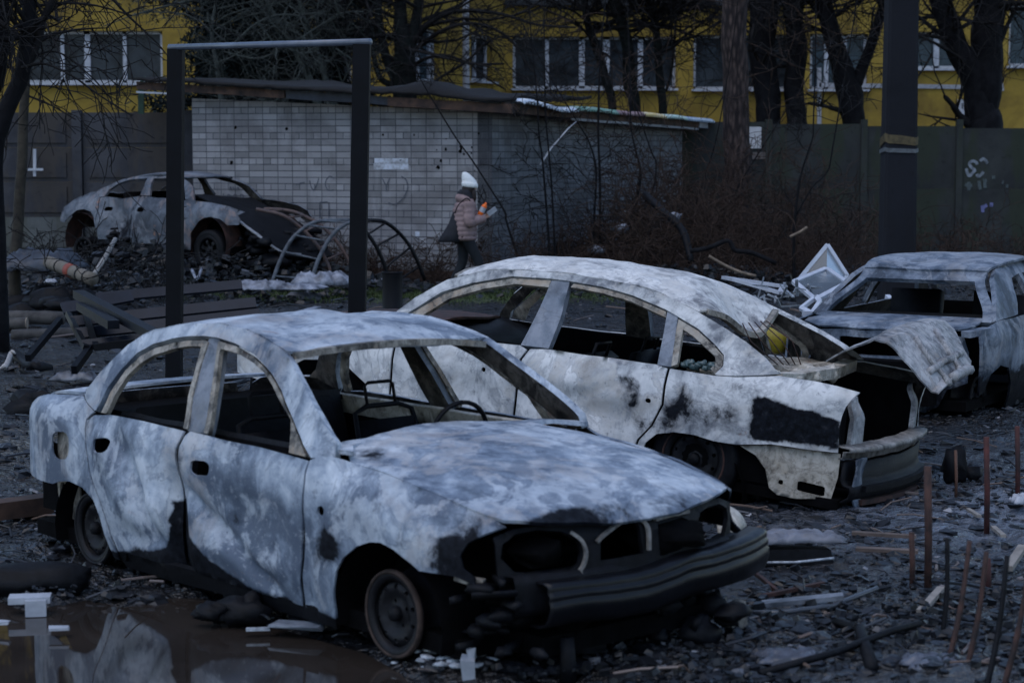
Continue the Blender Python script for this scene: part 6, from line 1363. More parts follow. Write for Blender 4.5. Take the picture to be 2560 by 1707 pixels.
for y in (-.37, .37):
    m = MB(); m.box((-1.72, y, .62), (.07, .44, .60), Matrix.Rotation(-.25, 3, 'Y'), jit=.02); m.box((-1.45, y, .38), (.5, .46, .1), jit=.02); m.tube([(-1.79, y - .1, .88), (-1.82, y - .1, 1.0), (-1.82, y + .1, 1.0), (-1.79, y + .1, .88)], .012, 6); m.build('seat_frame', M['black'], C2)
m = MB(); m.box((-2.46, -.1, .74), (.07, 1.2, .36), Matrix.Rotation(-.3, 3, 'Y'), jit=.02); m.build('rear_seat_frame', M['black'], C2, sm=False)
m = MB()
for k in range(5): m.tube([(-3.0 + .02 * k, -.12 + .05 * k, 1.0), (-2.95 + .03 * k, -.05 + .1 * k, 1.15), (-2.7, .1 * k - .2, 1.24)], .004, 5)
m.build('hanging_wire', M['rustdark'], C2)
M['greenglass'] = plain('melted_green_glass', (.07, .11, .115), .2, .4, 9, .2, .5)
m = MB()
for k in range(9): m.blob((-2.56 - .025 * k, .74 - .02 * (k % 2), .985 + .012 * (k % 3)), .018 + .012 * (k % 2), k, 1.0, 8, 6, (1.3, 1, .8))
m.build('melted_glass', M['greenglass'], C2)

# ---------------------------------------------------------------- third car: cut by the right edge, end towards us
C3 = thing('burnt_car', 'blue grey burnt car cut by the right edge, empty window frame facing the camera', 'car', (3.24, 16.50, -.075), (0, 0, math.radians(237)), 'burnt out cars in the yard'); C3.scale = (1, 1.10, .985)
HW3 = .60
def f3(x, y): return Vector((x, y, tab(x, [(-.1, .835), (.0, .825), (.25, .81), (.40, .79), (.47, .745)]) + .025 * (1 - (y / .7) ** 2) + .010 * fbm(x, y, 2, 4, 3)))
attr3 = {'soot': lambda a, b: .15, 'ash': lambda a, b: .2}
sheet('bonnet', [(-.02, -.62), (-.02, .62), (.25, .66), (.38, .64), (.45, .5), (.48, 0), (.45, -.5), (.38, -.64), (.25, -.66)], f3, M['car3'], C3, (), .05, .015, out=(0, 0, 1), back='inner', attrs=attr3)
# window frame and roof
fw = lambda y, z: Vector((-.02 - (z - .84) * 1.35, y * (1 - .28 * smooth((z - .84) / .34)), z))
sheet('window_frame', [(-.70, .82), (.70, .82), (.70, .90), (.69, 1.20), (-.69, 1.20), (-.70, .9)], fw, M['car3'], C3, [[(-.63, .85), (.62, .85), (.60, 1.0), (.585, 1.125), (-.60, 1.125), (-.62, 1.0)]], .035, .04, out=(1, 0, .3), back='inner', attrs=attr3)
def fr3(x, y): return Vector((x, y, tab(x, [(-2.2, 1.20), (-1.9, 1.26), (-1.2, 1.295), (-.75, 1.27), (-.55, 1.232), (-.47, 1.19)]) + .03 * (1 - (y / .55) ** 2) - .025 * blobf(x, y, -.6, -.05, .25, .3) + .008 * fbm(x, y, 5, 4, 3)))
sheet('roof', [(-.50, -.50), (-.485, 0), (-.50, .50), (-.8, .55), (-1.5, .56), (-2.0, .54), (-2.0, -.54), (-1.5, -.56), (-.8, -.55)], fr3, M['car3'], C3, (), .05, .02, out=(0, 0, 1), back='inner', attrs={'ash': lambda a, b: .5})
def Y3(x, z): return tab(z, [(0, .70), (.2, .76), (.5, .80), (.72, .79), (.82, .74), (1.0, .665), (1.2, .55), (1.25, .5)]) * (1 - .14 * max(0, (x - .1) / .7) ** 2 - .1 * max(0, (-2.6 - x) / .8) ** 2)
F3 = lambda s, ins=0: (lambda x, z: warp(Vector((x, s * (Y3(x, z) - ins), z))))
for s in (1, -1):
    sheet('side_body', [(.42, .74), (.25, .80), (-.05, .83), (-1.0, .84), (-2.2, .86), (-3.0, .84), (-3.1, .4), (-2.75, .36), (-2.6, .52), (-2.4, .56), (-2.2, .52), (-2.05, .10), (-.30, .08), (-.28, .30), (-.15, .44), (.05, .48), (.24, .42), (.32, .28), (.40, .26), (.44, .5)], F3(s), M['car3'], C3, (), .06, .015, out=(0, s, 0), back='inner', attrs={'soot': lambda x, z: .25 + .55 * smooth((.50 - z) / .18)})
    sheet('pillar_frame', [(.0, .83), (-.12, .92), (-.42, 1.16), (-.6, 1.225), (-1.2, 1.26), (-1.8, 1.23), (-2.2, 1.12), (-2.55, .86), (-2.3, .86), (-2.1, 1.02), (-1.75, 1.14), (-1.15, 1.17), (-1.08, .86), (-1.02, .86), (-1.06, 1.165), (-.84, 1.14), (-.74, 1.05), (-.66, .94), (-.56, .85)], F3(s), M['car3'], C3, (), .04, .04, out=(0, s, 0), back='inner')
    wheel_steel(C3, (.03, s * .62, .20), .17, s, edge='rimdark'); wheel_steel(C3, (-2.4, s * .66, .20), .17, s, edge='rimdark')
fn3 = lambda y, z: warp(Vector((.485 - .10 * (abs(y) / .68) ** 2.5 + .03 * (.6 - z), y, z)), .008)
hl3 = [(.50 + .095 * math.cos(a), .635 + .075 * math.sin(a)) for a in [6.283 * k / 16 for k in range(16)]]; hr3 = [(-.50 + .095 * math.cos(a), .635 + .075 * math.sin(a)) for a in [6.283 * k / 16 for k in range(16)]]
sheet('nose_panel', [(-.66, .34), (-.30, .30), (.05, .34), (.2, .20), (.36, .10), (.46, .16), (.52, .30), (.66, .36), (.665, .60), (.63, .73), (.3, .745), (0, .75), (-.3, .745), (-.63, .73), (-.665, .6)], fn3, M['car3'], C3, [hl3, hr3, rrect(-.32, .28, .55, .69, .1)], .04, .015, out=(1, 0, 0), attrs={'soot': lambda y, z: .30 + .3 * smooth((.45 - z) / .15)})
for y in (.50, -.50):
    m = MB(); m.lathe([(.096, .0), (.088, -.05), (.05, -.10), (0, -.11)], 18, 'y'); o = m.build('lamp_bowl', M['slate'], C3); o.location = fn3(y, .635); o.rotation_euler = (0, 0, -math.pi / 2)
strip_along('fender_lip', [(.46, .655, .755), (.38, .70, .765), (.22, .745, .775)], .09, .05, M['car3'], C3)
m = MB(); m.box((-1.2, 0, .16), (3.2, 1.3, .08)); m.box((.0, 0, .45), (.06, 1.3, .6)); m.box((-2.4, 0, .5), (.06, 1.3, .6)); m.box((.4, 0, .35), (.5, .9, .35)); m.build('floor_pan', M['soot'], C3, sm=False)
for y in (-.34, .34):
    m = MB(); m.box((-1.25, y, .66), (.08, .42, .62), Matrix.Rotation(-.2, 3, 'Y'), jit=.02); m.box((-1.0, y, .36), (.45, .42, .1), jit=.02); m.build('seat_frame', M['black'], C3)
m = MB(); m.box((-.2, 0, .76), (.3, 1.2, .14), jit=.03); m.build('dashboard', M['black'], C3)

# ---------------------------------------------------------------- fourth car: silver grey, on the rubble beside the shed
C4 = thing('burnt_sedan', 'burnt silver sedan with crushed flank on rubble beside the brick shed', 'car', (-4.19, 31.03, .255), (0, 0, math.radians(-38)), 'burnt out cars in the yard')
SEC4 = [(-.2, .80), (.10, .84), (.2, .87), (.55, .897), (.75, .89), (.88, .86), (.96, .82), (1.1, .74), (1.35, .60), (1.48, .5), (1.52, .45)]
def Y4(x, z):
    f = max(0, (x - .1) / .9); r = max(0, (-2.8 - x) / 1.0); b = tab(z, SEC4)
    if x > -.3: zs = tab(x, [(-.3, 1.09), (.1, 1.06), (.5, 1.02), (.8, .92)]); t_ = clip((z - zs + .22) / .22); w = smooth((x + .35) / .3); b = b * (1 - w) + (.895 - .14 * t_ ** 2.2) * w
    return b * (1 - .2 * f ** 2 - .2 * min(r, 1.2) ** 2.5)
def dent4(x, z): return .03 * fbm(x, z, 4, 2.5, 3) + .20 * blobf(x, z, -1.95, .72, .24, .30) + .05 * blobf(x, z, -2.25, .95, .15, .1) + .05 * nz(x, z, 3, 5) * blobf(x, z, -2.0, .7, .5, .4)
F4 = lambda s, ins=0.0: (lambda x, z: warp(Vector((x, s * (Y4(x, z) - ins - (dent4(x, z) if s < 0 else 0)), z)), .008))
def soot4(x, z): return .75 * blobf(x, z, -1.85, .62, .20, .22) + .55 * smooth((.42 - z) / .08) + .5 * blobf(x, z, -1.62, .8, .05, .4)
def rust4(x, z): return .48 * blobf(x, z, -1.1, .56, .35, .07) + .46 * blobf(x, z, -.45, .75, .07, .22) + .46 * blobf(x, z, -2.45, .95, .10, .14) + .40 * blobf(x, z, -1.1, .72, .2, .05) + .4 * blobf(x, z, -2.55, 1.08, .12, .06)
A4_ = {'soot': soot4, 'rust': rust4}
OL4 = dict(front_fender=[(-.53, 1.09), (-.40, 1.10), (-.09, 1.085), (.09, 1.065), (.47, 1.02), (.74, .94), (.68, .89), (.75, .82), (.74, .745), (.54, .74), (.40, .83), (.20, .86), (.05, .84), (-.05, .78), (-.22, .60), (-.25, .34), (-.42, .36), (-.49, .7)],
 front_door=[(-.55, 1.09), (-1.0, 1.12), (-1.5, 1.14), (-1.555, 1.12), (-1.545, .8), (-1.43, .42), (-.44, .40), (-.51, .7)],
 rear_door=[(-1.57, 1.14), (-2.0, 1.10), (-2.36, 1.12), (-2.46, 1.10), (-2.42, .9), (-2.42, .68), (-2.38, .45), (-1.46, .42), (-1.56, .8)],
 rear_quarter=[(-2.48, 1.12), (-2.58, 1.20), (-2.74, 1.19), (-2.95, 1.12), (-3.15, 1.04), (-3.3, .95), (-3.32, .72), (-3.2, .70), (-3.1, .80), (-2.92, .90), (-2.75, .92), (-2.58, .88), (-2.48, .76), (-2.42, .60), (-2.37, .42), (-2.37, .55), (-2.44, .75), (-2.44, .9)])
for s in (-1, 1):
    for nm, ol in OL4.items(): sheet(nm, ol, F4(s), M['car4'], C4, [rrect(-.47, -.43, .84, .88, .3)] if nm == 'front_fender' else ([rrect(-1.50, -1.34, .90, .97, .3)] if nm == 'front_door' else ([rrect(-2.32, -2.18, .9, .96, .3)] if nm == 'rear_door' else [])), .05, .012, out=(0, s, 0), back='inner', attrs=A4_)
    sheet('sill', [(-2.36, .43), (-2.3, .30), (-.30, .28), (-.28, .38), (-1.4, .41)], F4(s, .02), M['black'], C4, (), .08, .02, out=(0, s, 0))
    sheet('pillar_frame', [(-.28, 1.09), (-.45, 1.31), (-.60, 1.38), (-.76, 1.425), (-1.17, 1.488), (-1.44, 1.48), (-1.8, 1.46), (-2.14, 1.40), (-2.38, 1.31), (-2.55, 1.25), (-2.62, 1.19), (-2.50, 1.12), (-2.40, 1.12), (-2.36, 1.24), (-2.20, 1.33), (-1.97, 1.40), (-1.55, 1.428), (-1.53, 1.30), (-1.56, 1.15), (-1.34, 1.15), (-1.40, 1.30), (-1.42, 1.425), (-1.15, 1.435), (-.78, 1.37), (-.62, 1.27), (-.50, 1.11)], F4(s), M['car4'], C4, (), .04, .04, out=(0, s, 0), back='inner', attrs={'ash': lambda x, z: .4})
    for cx in (.08, -2.82):
        m = MB(); rows = []
        for k in range(13):
            a = math.radians(-20 + 220 * k / 12); rr = .42; rows.append([Vector((cx + rr * math.cos(a), s * .84, .44 + rr * math.sin(a))), Vector((cx + rr * math.cos(a), s * .5, .44 + rr * math.sin(a)))])
        m.grid(rows); m.build('wheel_housing', M['rustdark'], C4)
    wheel_steel(C4, (.08, s * .82, .33), .235, s, .2, spokes=7, tyre=True, rimmat='rimdark', edge='rimdark'); wheel_steel(C4, (-2.84, s * .80, .24), .225, s, .2, spokes=9, rimmat='rimdark', edge='rimdark')
def fr4(x, y): return Vector((x, y, tab(x, [(-2.55, 1.24), (-2.14, 1.39), (-1.8, 1.45), (-1.44, 1.472), (-1.17, 1.48), (-.76, 1.42), (-.5, 1.33)]) + .05 * (1 - (y / .6) ** 2) + .01 * fbm(x, y, 2, 3, 3)))
sheet('roof', [(-.78, -.55), (-.70, 0), (-.78, .55), (-1.2, .52), (-1.8, .53), (-2.2, .56), (-2.28, 0), (-2.2, -.56), (-1.8, -.53), (-1.2, -.52)], fr4, M['car4'], C4, (), .07, .02, out=(0, 0, 1), back='inner')
# sprung bonnet dropping past the missing nose
sheet('bonnet', [(-.42, -.62), (.3, -.66), (.9, -.62), (1.35, -.50), (1.42, .1), (1.35, .62), (.9, .72), (.3, .70), (-.42, .62)], lambda x, y: Vector((x, y, tab(x, [(-.5, 1.17), (-.1, 1.05), (.2, .95), (.55, .78), (.9, .58), (1.42, .24)]) - .05 * (y / .7) + .03 * fbm(x, y, 3, 2.5, 3))), M['black'], C4, (), .07, .02, out=(0, 0, 1), back='inner')
strip_along('bonnet_edge', [(.30, -.64, 1.0), (.6, -.66, .80), (.95, -.62, .60), (1.3, -.52, .37), (1.42, -.2, .31)], .05, .02, M['greypaint'], C4)
sheet('boot_lid', [(-2.65, -.62), (-2.65, .62), (-3.2, .62), (-3.28, 0), (-3.2, -.62)], lambda x, y: Vector((x, y, tab(x, [(-3.3, .98), (-3.0, 1.12), (-2.65, 1.19)]) + .03 * fbm(x, y, 1, 4, 2))), M['car4'], C4, (), .08, .02, out=(0, 0, 1), back='inner')
sheet('tail_panel', [(-.68, .6), (.68, .6), (.66, .96), (-.66, .96)], lambda y, z: Vector((-3.33 + .1 * y * y, y, z)), M['car4'], C4, (), .08, .02, out=(-1, 0, 0), back='inner')
m = MB(); m.box((-1.2, 0, .36), (3.4, 1.5, .1)); m.box((-.4, 0, .72), (.06, 1.45, .6)); m.box((-2.45, 0, .8), (.06, 1.4, .6)); m.build('floor_pan', M['soot'], C4, sm=False)
junk(C4, 'engine_remains', M['black'], 90, (.1, -.70, .0), (1.25, .65, .62), .06, .18, 12); junk(C4, 'underside_remains', M['black'], 60, (-2.6, -.9, .0), (-.2, -.3, .34), .06, .16, 14); junk(C4, 'torn_flank_metal', M['black'], 18, (-2.3, -.95, .2), (-1.4, -.75, .7), .04, .12, 13)
m = MB(); m.box((-1.9, 0, .85), (.08, 1.3, .7), Matrix.Rotation(-.3, 3, 'Y'), jit=.03); m.box((-1.2, -.35, .8), (.08, .45, .6), Matrix.Rotation(-.25, 3, 'Y'), jit=.03); m.box((-1.2, .35, .8), (.08, .45, .6), Matrix.Rotation(-.25, 3, 'Y'), jit=.03); m.build('seat_frame', M['soot'], C4)
# ================================================================== LOOSE DEBRIS, NAMED PIECE BY PIECE
random.seed(8)
def put(name, label, cat, m, mat, sm=False, group=None, solid=None):
    o = m.build(name, mat, None, sm=sm, solid=solid); return tag(o, label, cat, group)
def gp(px, py, dz=0.0):
    p = gnd(px, py); h = height(p.x, p.y); p = gnd(px, py, max(-.03, h)); p.z += dz; return p
def crumple(m, c, w, d, h, seed, n=16, rot=0.0):
    rows = []; R_ = Matrix.Rotation(rot, 3, 'Z'); n = max(n, 16)
    for i in range(n + 1):
        r = []
        for j in range(n + 1):
            u, v = i / n - .5, j / n - .5; a = math.atan2(v, u); k = 1 + .42 * nz(math.cos(a) * 1.6, math.sin(a) * 1.6, seed) + .16 * nz(math.cos(a) * 5, math.sin(a) * 5, seed)
            e = clip(1 - max(abs(u), abs(v)) * 2); rdg = 1 - abs(fbm(u * 3.2, v * 3.2, seed, 1.5, 3)) * 1.7
            p = Vector((u * w * k, v * d * k, h * (.55 * rdg * smooth(e * 3) + .22 * smooth(e * 5) + .12 * nz(u * 14, v * 14, seed)) + .006)); r.append(Vector(c) + R_ @ p)
        rows.append(r)
    return m.grid(rows)
# puddle edge, left
m = MB(); c = gp(62, 1522); m.box(c + Vector((.02, .02, .045)), (.19, .10, .03), Matrix.Rotation(.15, 3, 'Z')); m.box(c + Vector((.06, -.035, .012)), (.095, .025, .075), Matrix.Rotation(.15, 3, 'Z')); put('foam_block', 'white angled foam block lying at the left end of the puddle', 'foam', m, M['white_paint'])
m = MB(); c = gp(148, 1580, .02); m.box(c, (.085, .04, .012), Matrix.Rotation(.2, 3, 'Z'), jit=.004); put('foam_flake', 'small white flake floating in the puddle right of the foam block', 'flake', m, M['white_paint'])
m = MB(); c = gp(8, 1562, .012); m.box(c, (.05, .04, .015), jit=.006); put('foam_flake', 'white crumb at the left edge of the photo below the foam block', 'flake', m, M['white_paint'])
m = MB(); c = gp(50, 1490); m.blob(c + Vector((0, .15, .05)), .20, 3, .5, 12, 8, (1.5, .8, .42)); m.blob(c + Vector((-.2, .2, .04)), .15, 5, .5, 12, 8, (1.2, .8, .4)); put('charred_heap', 'black charred lump on the bank behind the white foam block', 'lump', m, M['black'], True)
for k, (px, py, r, lab) in enumerate([(530, 1540, .055, 'smaller black clod standing in the puddle below the sill'), (610, 1545, .10, 'bigger rounded black clod standing in the puddle below the sill')]):
    m = MB(); c = gp(px, py); m.blob(c + Vector((0, 0, r * .4)), r, 11 + k, .8, 12, 9, (1.2, .9, .75)); m.blob(c + Vector((-r, 0, r * .2)), r * .55, 21 + k, .8, 9, 7, (1.2, .9, .7)); put('mud_clod', lab, 'clod', m, M['black'], True)
m = MB(); c = gp(745, 1578, .01); m.box(c + Vector((0, 0, .02)), (.24, .10, .025), Matrix.Rotation(-.25, 3, 'Z'), jit=.012); put('charred_slab', 'flat dark slab half sunk in the puddle near the front wheel', 'slab', m, M['slate'])
m = MB(); c = gp(645, 1575, .006); m.box(c, (.105, .025, .012), Matrix.Rotation(.1, 3, 'Z')); put('pale_strip', 'thin bluish strip at the water line between the big clod and the flat slab', 'strip', m, M['alu'])
# between the first two cars, right
m = MB()
rows = []
for i in range(9):
    a = lerp(-.3, 1.35, i / 8); rows.append([at(1806 + 62 * math.sin(a) + 3 * nz(i, 1), 1262 + 66 * (1 - math.cos(a)) + 0, 9.7), at(1806 + 40 * math.sin(a), 1330, 9.5)])
m.grid(rows); put('liner_flap', 'cream flap standing beside the far front corner of the nearest car', 'flap', m, M['cream'], True, solid=.008)
m = MB(); crumple(m, gp(1985, 1402, .10), .44, .16, .07, 4, rot=.1); put('crumpled_sheet', 'crumpled pale sheet draped over a black lump right of the nearest bumper', 'sheet', m, plain('grey_white_plastic', (.18, .19, .225), .5, .4, 9, .3), True, solid=.006)
m = MB(); c = gp(1985, 1408); m.box(c + Vector((0, 0, .045)), (.36, .13, .085), Matrix.Rotation(.1, 3, 'Z'), jit=.012); put('black_lump', 'black charred box under the crumpled pale sheet', 'lump', m, M['black'])
m = MB(); m.tube([gp(1915, 1420, .03), gp(1990, 1419, .03), gp(2085, 1411, .035)], .007, 6); put('thin_rod', 'thin bluish rod lying behind the long pale slat right of the bumper', 'rod', m, M['alu'], True)
m = MB(); m.bar(gp(1905, 1528, .035), gp(2108, 1508, .035), .075, .022); put('splintered_plank', 'long pale splintered slat on the mud right of the nearest bumper', 'slat', m, plain('ashen_wood', (.24, .265, .31), .6, .5, 6, .5, c2=(.06, .07, .085)))
m = MB(); m.tube([gp(1800, 1540, .02), gp(1950, 1545, .025), gp(2080, 1530, .03), gp(2194, 1498, .055)], [.011, .013, .013, .012], 7); put('wet_pipe', 'long wet black pipe with shining tip beside the pale slat', 'pipe', m, plain('wet_black_pipe', (.05, .055, .065), .12, .3, 6, .1, .6), True)
for k, (x0, y0, x1, y1, w_, lab) in enumerate([(2130, 1345, 2290, 1352, .045, 'upper of two brownish planks lying behind the wide rusty post'), (2140, 1385, 2295, 1390, .055, 'lower of two brownish planks lying behind the wide rusty post'), (1880, 1440, 1950, 1495, .02, 'thin brown stick sloping down from the end of the bumper'), (1905, 1505, 2060, 1470, .025, 'dark reddish stick lying above the long pale slat')]):
    m = MB(); m.bar(gp(x0, y0, .03), gp(x1, y1, .025), w_, .018); put('brown_plank', lab, 'plank', m, M['rustdark'] if k > 1 else plain('scorched_plank_%d' % k, (.14, .105, .09), .8, .5, 8, .3))
# rubble bank, right foreground
for x0, y0, x1, y1, r, lab, z1 in [(2300, 1545, 2352, 1502, .022, 'grey green wood offcut on the rubble left of the leaning bars', .06), (2420, 1285, 2448, 1312, .016, 'short pale splinter behind the leaning bars beside the tall rusty post', .05), (2482, 1330, 2508, 1362, .018, 'pale splinter behind the leaning bars, lower right of the tall rusty post', .05), (2520, 1435, 2556, 1405, .028, 'light wood chip between the leaning bars at the right edge', .08)]:
    m = MB(); m.bar(gp(x0, y0, .03), gp(x1, y1, z1), r * 1.6, r); put('wood_offcut', lab, 'offcut', m, plain('offcut_%d' % x0, (.27, .245, .22), .8, .4, 9, .3))
m = MB(); crumple(m, gp(2556, 1275, .04), .12, .12, .06, 9); put('white_rag', 'bright white scrap at the right edge behind the leaning bars', 'rag', m, M['white_paint'], True, solid=.006)
for px, py, s, lab in [(2335, 1665, .16, 'pale grey crumpled wrapper at the bottom right corner'), (1975, 1650, .16, 'pale wet flake patch on the mud at the bottom edge right of centre')]:
    m = MB(); crumple(m, gp(px, py, .0), s * 1.6, s, .05, px % 17); put('crumpled_wrapper', lab, 'wrapper', m, plain('wrapper_%d' % px, (.10, .11, .14), .3, .5, 9, .3), True, solid=.005)
m = MB(); m.tube([gp(1900, 1700, .03), gp(2080, 1662, .05), gp(2230, 1610, .06), gp(2300, 1585, .05)], .016, 6); put('charred_branch', 'charred black branch lying along the bottom edge at right', 'branch', m, M['black'], True)
m = MB(); m.tube([gp(2090, 1575, .04), gp(2150, 1600, .05), gp(2180, 1680, .02)], [.022, .026, .03], 6); put('charred_branch', 'bent charred stub between the wet pipe and the bottom edge', 'branch', m, M['black'], True)
# leaning bars, bent and half buried
rl = thing('leaning_fence', 'dark rusty bar fence leaning half buried in the lower right corner', 'fence', gnd(2440, 1660)); ro_ = rl.location.copy()
for k, (x0, y0, x1, y1) in enumerate([(2368, 1345, 2352, 1600), (2424, 1352, 2366, 1650), (2466, 1378, 2412, 1665), (2518, 1388, 2462, 1712), (2576, 1400, 2500, 1722), (2612, 1460, 2546, 1750)]):
    b = gp(x1, y1, -.05); D = b.y; t_ = at(x0, y0, D + .10 + .05 * (k % 2)); md_ = b.lerp(t_, .5) + Vector((.014 * nz(k, 1) + .012, .03 * nz(k, 4), 0)); m = MB()
    m.tube(spline([b - ro_, md_ - ro_, t_ - ro_], 5), [.0125] * 6 + [.011] * 5, 7); m.build('bar', M['rustdark'] if k % 3 else M['black'], rl)
for (x, y0, y1, w_, lab, mt) in [(2467, 1092, 1335, 15, 'tall thin rust red post in front of the burnt car at the right edge', 'red'), (2544, 1065, 1262, 13, 'rust red post closest to the right edge of the photo', 'red'), (2390, 1125, 1240, 8, 'faint orange thin rod left of the tall rust red post', 'org'), (2320, 1165, 1478, 20, 'wide dark rusty post right of the second car\'s torn tail', 'dk'), (2280, 1330, 1470, 15, 'short dark rusty post left of the wide one', 'dk'), (2470, 1395, 1475, 16, 'stubby red post end between the leaning bars', 'red')]:
    if mt == 'red': mm = plain('red_rust_post_%d' % x, (.075, .020, .018), .75, .6, 7, .4, c2=(.02, .010, .010))
    elif mt == 'org': mm = plain('orange_rod', (.10, .05, .035), .7, .4, 9, .3)
    else: mm = M['rustdark']
    b = gp(x, y1, -.05); t_ = at(x - 1, y0, b.y); m = MB(); m.tube([b, b.lerp(t_, .5) + Vector((.004, 0, 0)), t_], w_ / 2 / FPX * b.y, 8); put('rusty_post', lab, 'post', m, mm, True, 'rusty posts at the right')
m = MB(); c = at(2392, 1148, 11.6); c = gp(2385, 1205); m.blob(c + Vector((0, 0, .12)), .085, 3, .7, 10, 8, (1, 1, 1.3)); m.box(c + Vector((.1, 0, .06)), (.16, .06, .07), jit=.02); put('bumper_fragment', 'black burnt fragment on the wet track off the second car\'s far tail corner', 'fragment', m, M['black'], True)
# left middle ground
m = MB(); crumple(m, gp(185, 952, .01), .40, .22, .09, 5); put('plastic_film', 'crumpled white film scrap on the mud left of the nearest car\'s roof', 'film', m, plain('dirty_white_film', (.17, .18, .21), .4, .7, 7, .4), True, solid=.004)
m = MB(); c = gp(190, 948, .08); m.bar(c, c + Vector((.02, .03, .06)), .05, .012); put('blue_tab', 'tiny bright blue tab on the crumpled white film', 'tab', m, plain('blue_plastic', (.03, .14, .40), .4, .2, 5, 0))
m = MB(); P = [gp(-5, 926, .02), gp(15, 922, .03), gp(28, 905, .08)]; P.append(at(35, 880, P[-1].y)); m.tube(spline(P, 4), .030, 7, flat=.4); put('curved_trim', 'curved pale trim strip at the left edge of the photo', 'trim', m, plain('pale_trim', (.45, .42, .40), .5, .3, 9, .1), True)
m = MB(); m.tube(spline([gp(36, 898, .06), gp(60, 918, .05), gp(85, 930, .05), gp(125, 925, .02)], 4), [.05, .05, .06, .05] * 3 + [.04], 8); put('charred_log', 'short charred curved log beside the pale trim strip', 'log', m, M['black'], True)
m = MB(); m.blob(gp(100, 1030) + Vector((0, 0, .07)), .15, 8, 1.1, 14, 11, (1.3, .8, .8)); put('charred_heap', 'black burnt scrap behind the tail of the nearest car', 'lump', m, M['black'], True)
m = MB(); m.bar(gp(-40, 1305, .06), gp(120, 1283, .06), .14, .10); put('timber_baulk', 'brown charred timber running behind the nearest car\'s rear wheel', 'timber', m, M['timber'])
M['logbark'] = plain('wet_log_bark', (.080, .074, .070), .8, .6, 9, .5, c2=(.030, .028, .028)); M['cutwood'] = plain('cut_wood', (.26, .21, .165), .8, .3, 18, .2)
for (x0, y0, x1, y1, w_, lab, cut) in [(-30, 792, 160, 795, 34, 'long grey log lying furthest back at the left edge', 0), (-30, 812, 66, 808, 30, 'short log with pale sawn end facing right', 1), (30, 838, 190, 832, 28, 'dark log behind the legs of the overturned bench', 0)]:
    D = gp(x1, y1 + w_ / 2).y; r = w_ / 2 / FPX * D; a_, b_ = at(x0, y0, D), at(x1, y1, D); L = thing('log', lab, 'log', a_, group='logs at the left'); m = MB(); n = 8
    m.tube([(a_.lerp(b_, k / n) - a_) + Vector((0, 0, .02 * nz(k, x0))) for k in range(n + 1)], [r * (1 + .12 * nz(k * 1.3, y0)) for k in range(n + 1)], 12, cap=not cut); m.build('log_bark', M['logbark'], L)
    if cut: m = MB(); m.tube([(b_ - a_) - Vector((.01, 0, 0)), (b_ - a_) + Vector((.012, 0, 0))], r * .97, 12); m.build('sawn_end', M['cutwood'], L, sm=False)
# rubble heap at the left fence
D0 = 25.5
rr_ = thing('carpet_roll', 'tan roll tied with an orange band on the rubble below the silver car', 'roll', at(178, 675, D0)); o_ = rr_.location.copy()
a_, b_ = at(122, 656, D0 + .6), at(232, 698, D0 - .4); m = MB(); n = 8; m.tube([a_.lerp(b_, k / n) - o_ for k in range(n + 1)], [.085 * (1 + .1 * nz(k, 2)) for k in range(n + 1)], 12); m.build('roll_body', plain('tan_cloth', (.17, .15, .125), .85, .35, 9, .3), rr_)
m = MB(); m.tube([a_.lerp(b_, .46) - o_, a_.lerp(b_, .56) - o_], .094, 12); m.build('orange_band', plain('orange_tape', (.26, .06, .04), .6, .3, 9, .1), rr_)
for s in (.25, .72, .88): m = MB(); m.tube([a_.lerp(b_, s) - o_, a_.lerp(b_, s + .02) - o_], .092, 12); m.build('dark_tie', M['black'], rr_)
m = MB(); a_, b_ = at(288, 598, 27.0), at(226, 700, 25.6); m.tube([a_, a_.lerp(b_, .5) + Vector((.02, 0, .01)), b_], [.030, .034, .030], 7); put('pale_pole', 'pale weathered pole leaning against the crushed flank of the silver car', 'pole', m, plain('pale_wood', (.30, .29, .28), .8, .5, 9, .3), True)
m = MB(); crumple(m, at(105, 650, 26.6) - Vector((0, 0, .12)), 1.0, .9, .35, 3, 12); put('bent_sheet', 'bent blue grey metal sheet on the heap behind the tan roll', 'sheet', m, plain('blue_grey_sheet', (.045, .055, .075), .5, .5, 5, .2), True, solid=.01)
m = MB(); rgh = random.Random(5)
for k in range(46):
    px, py = rgh.gauss(150, 95), rgh.gauss(715, 22); p = at(px, py, 25.2 + rgh.uniform(-.6, 1.2)); p.z = rgh.uniform(-.02, .28) * math.exp(-((px - 150) / 120) ** 2)
    m.blob(p, rgh.uniform(.08, .24), k, .7, 9, 6, (1.3, .9, .6))
put('rubble_heap', 'black heap of burnt rubble by the thin olive trunk', 'rubble', m, M['black'], True)
for px, py, lab in [(128, 728, 'small bright white scrap on the rubble in front of the tan roll'), (86, 770, 'white scrap lying behind the long grey log'), (2, 694, 'white scrap at the left edge beside the rubble heap'), (405, 735, 'tiny white scrap beside the left swing frame post')]:
    m = MB(); crumple(m, gp(px, py, .12 if py < 735 else .03), .16, .14, .06, px); put('white_scrap', lab, 'scrap', m, M['white_paint'], True, 'white scraps at the left', .005)
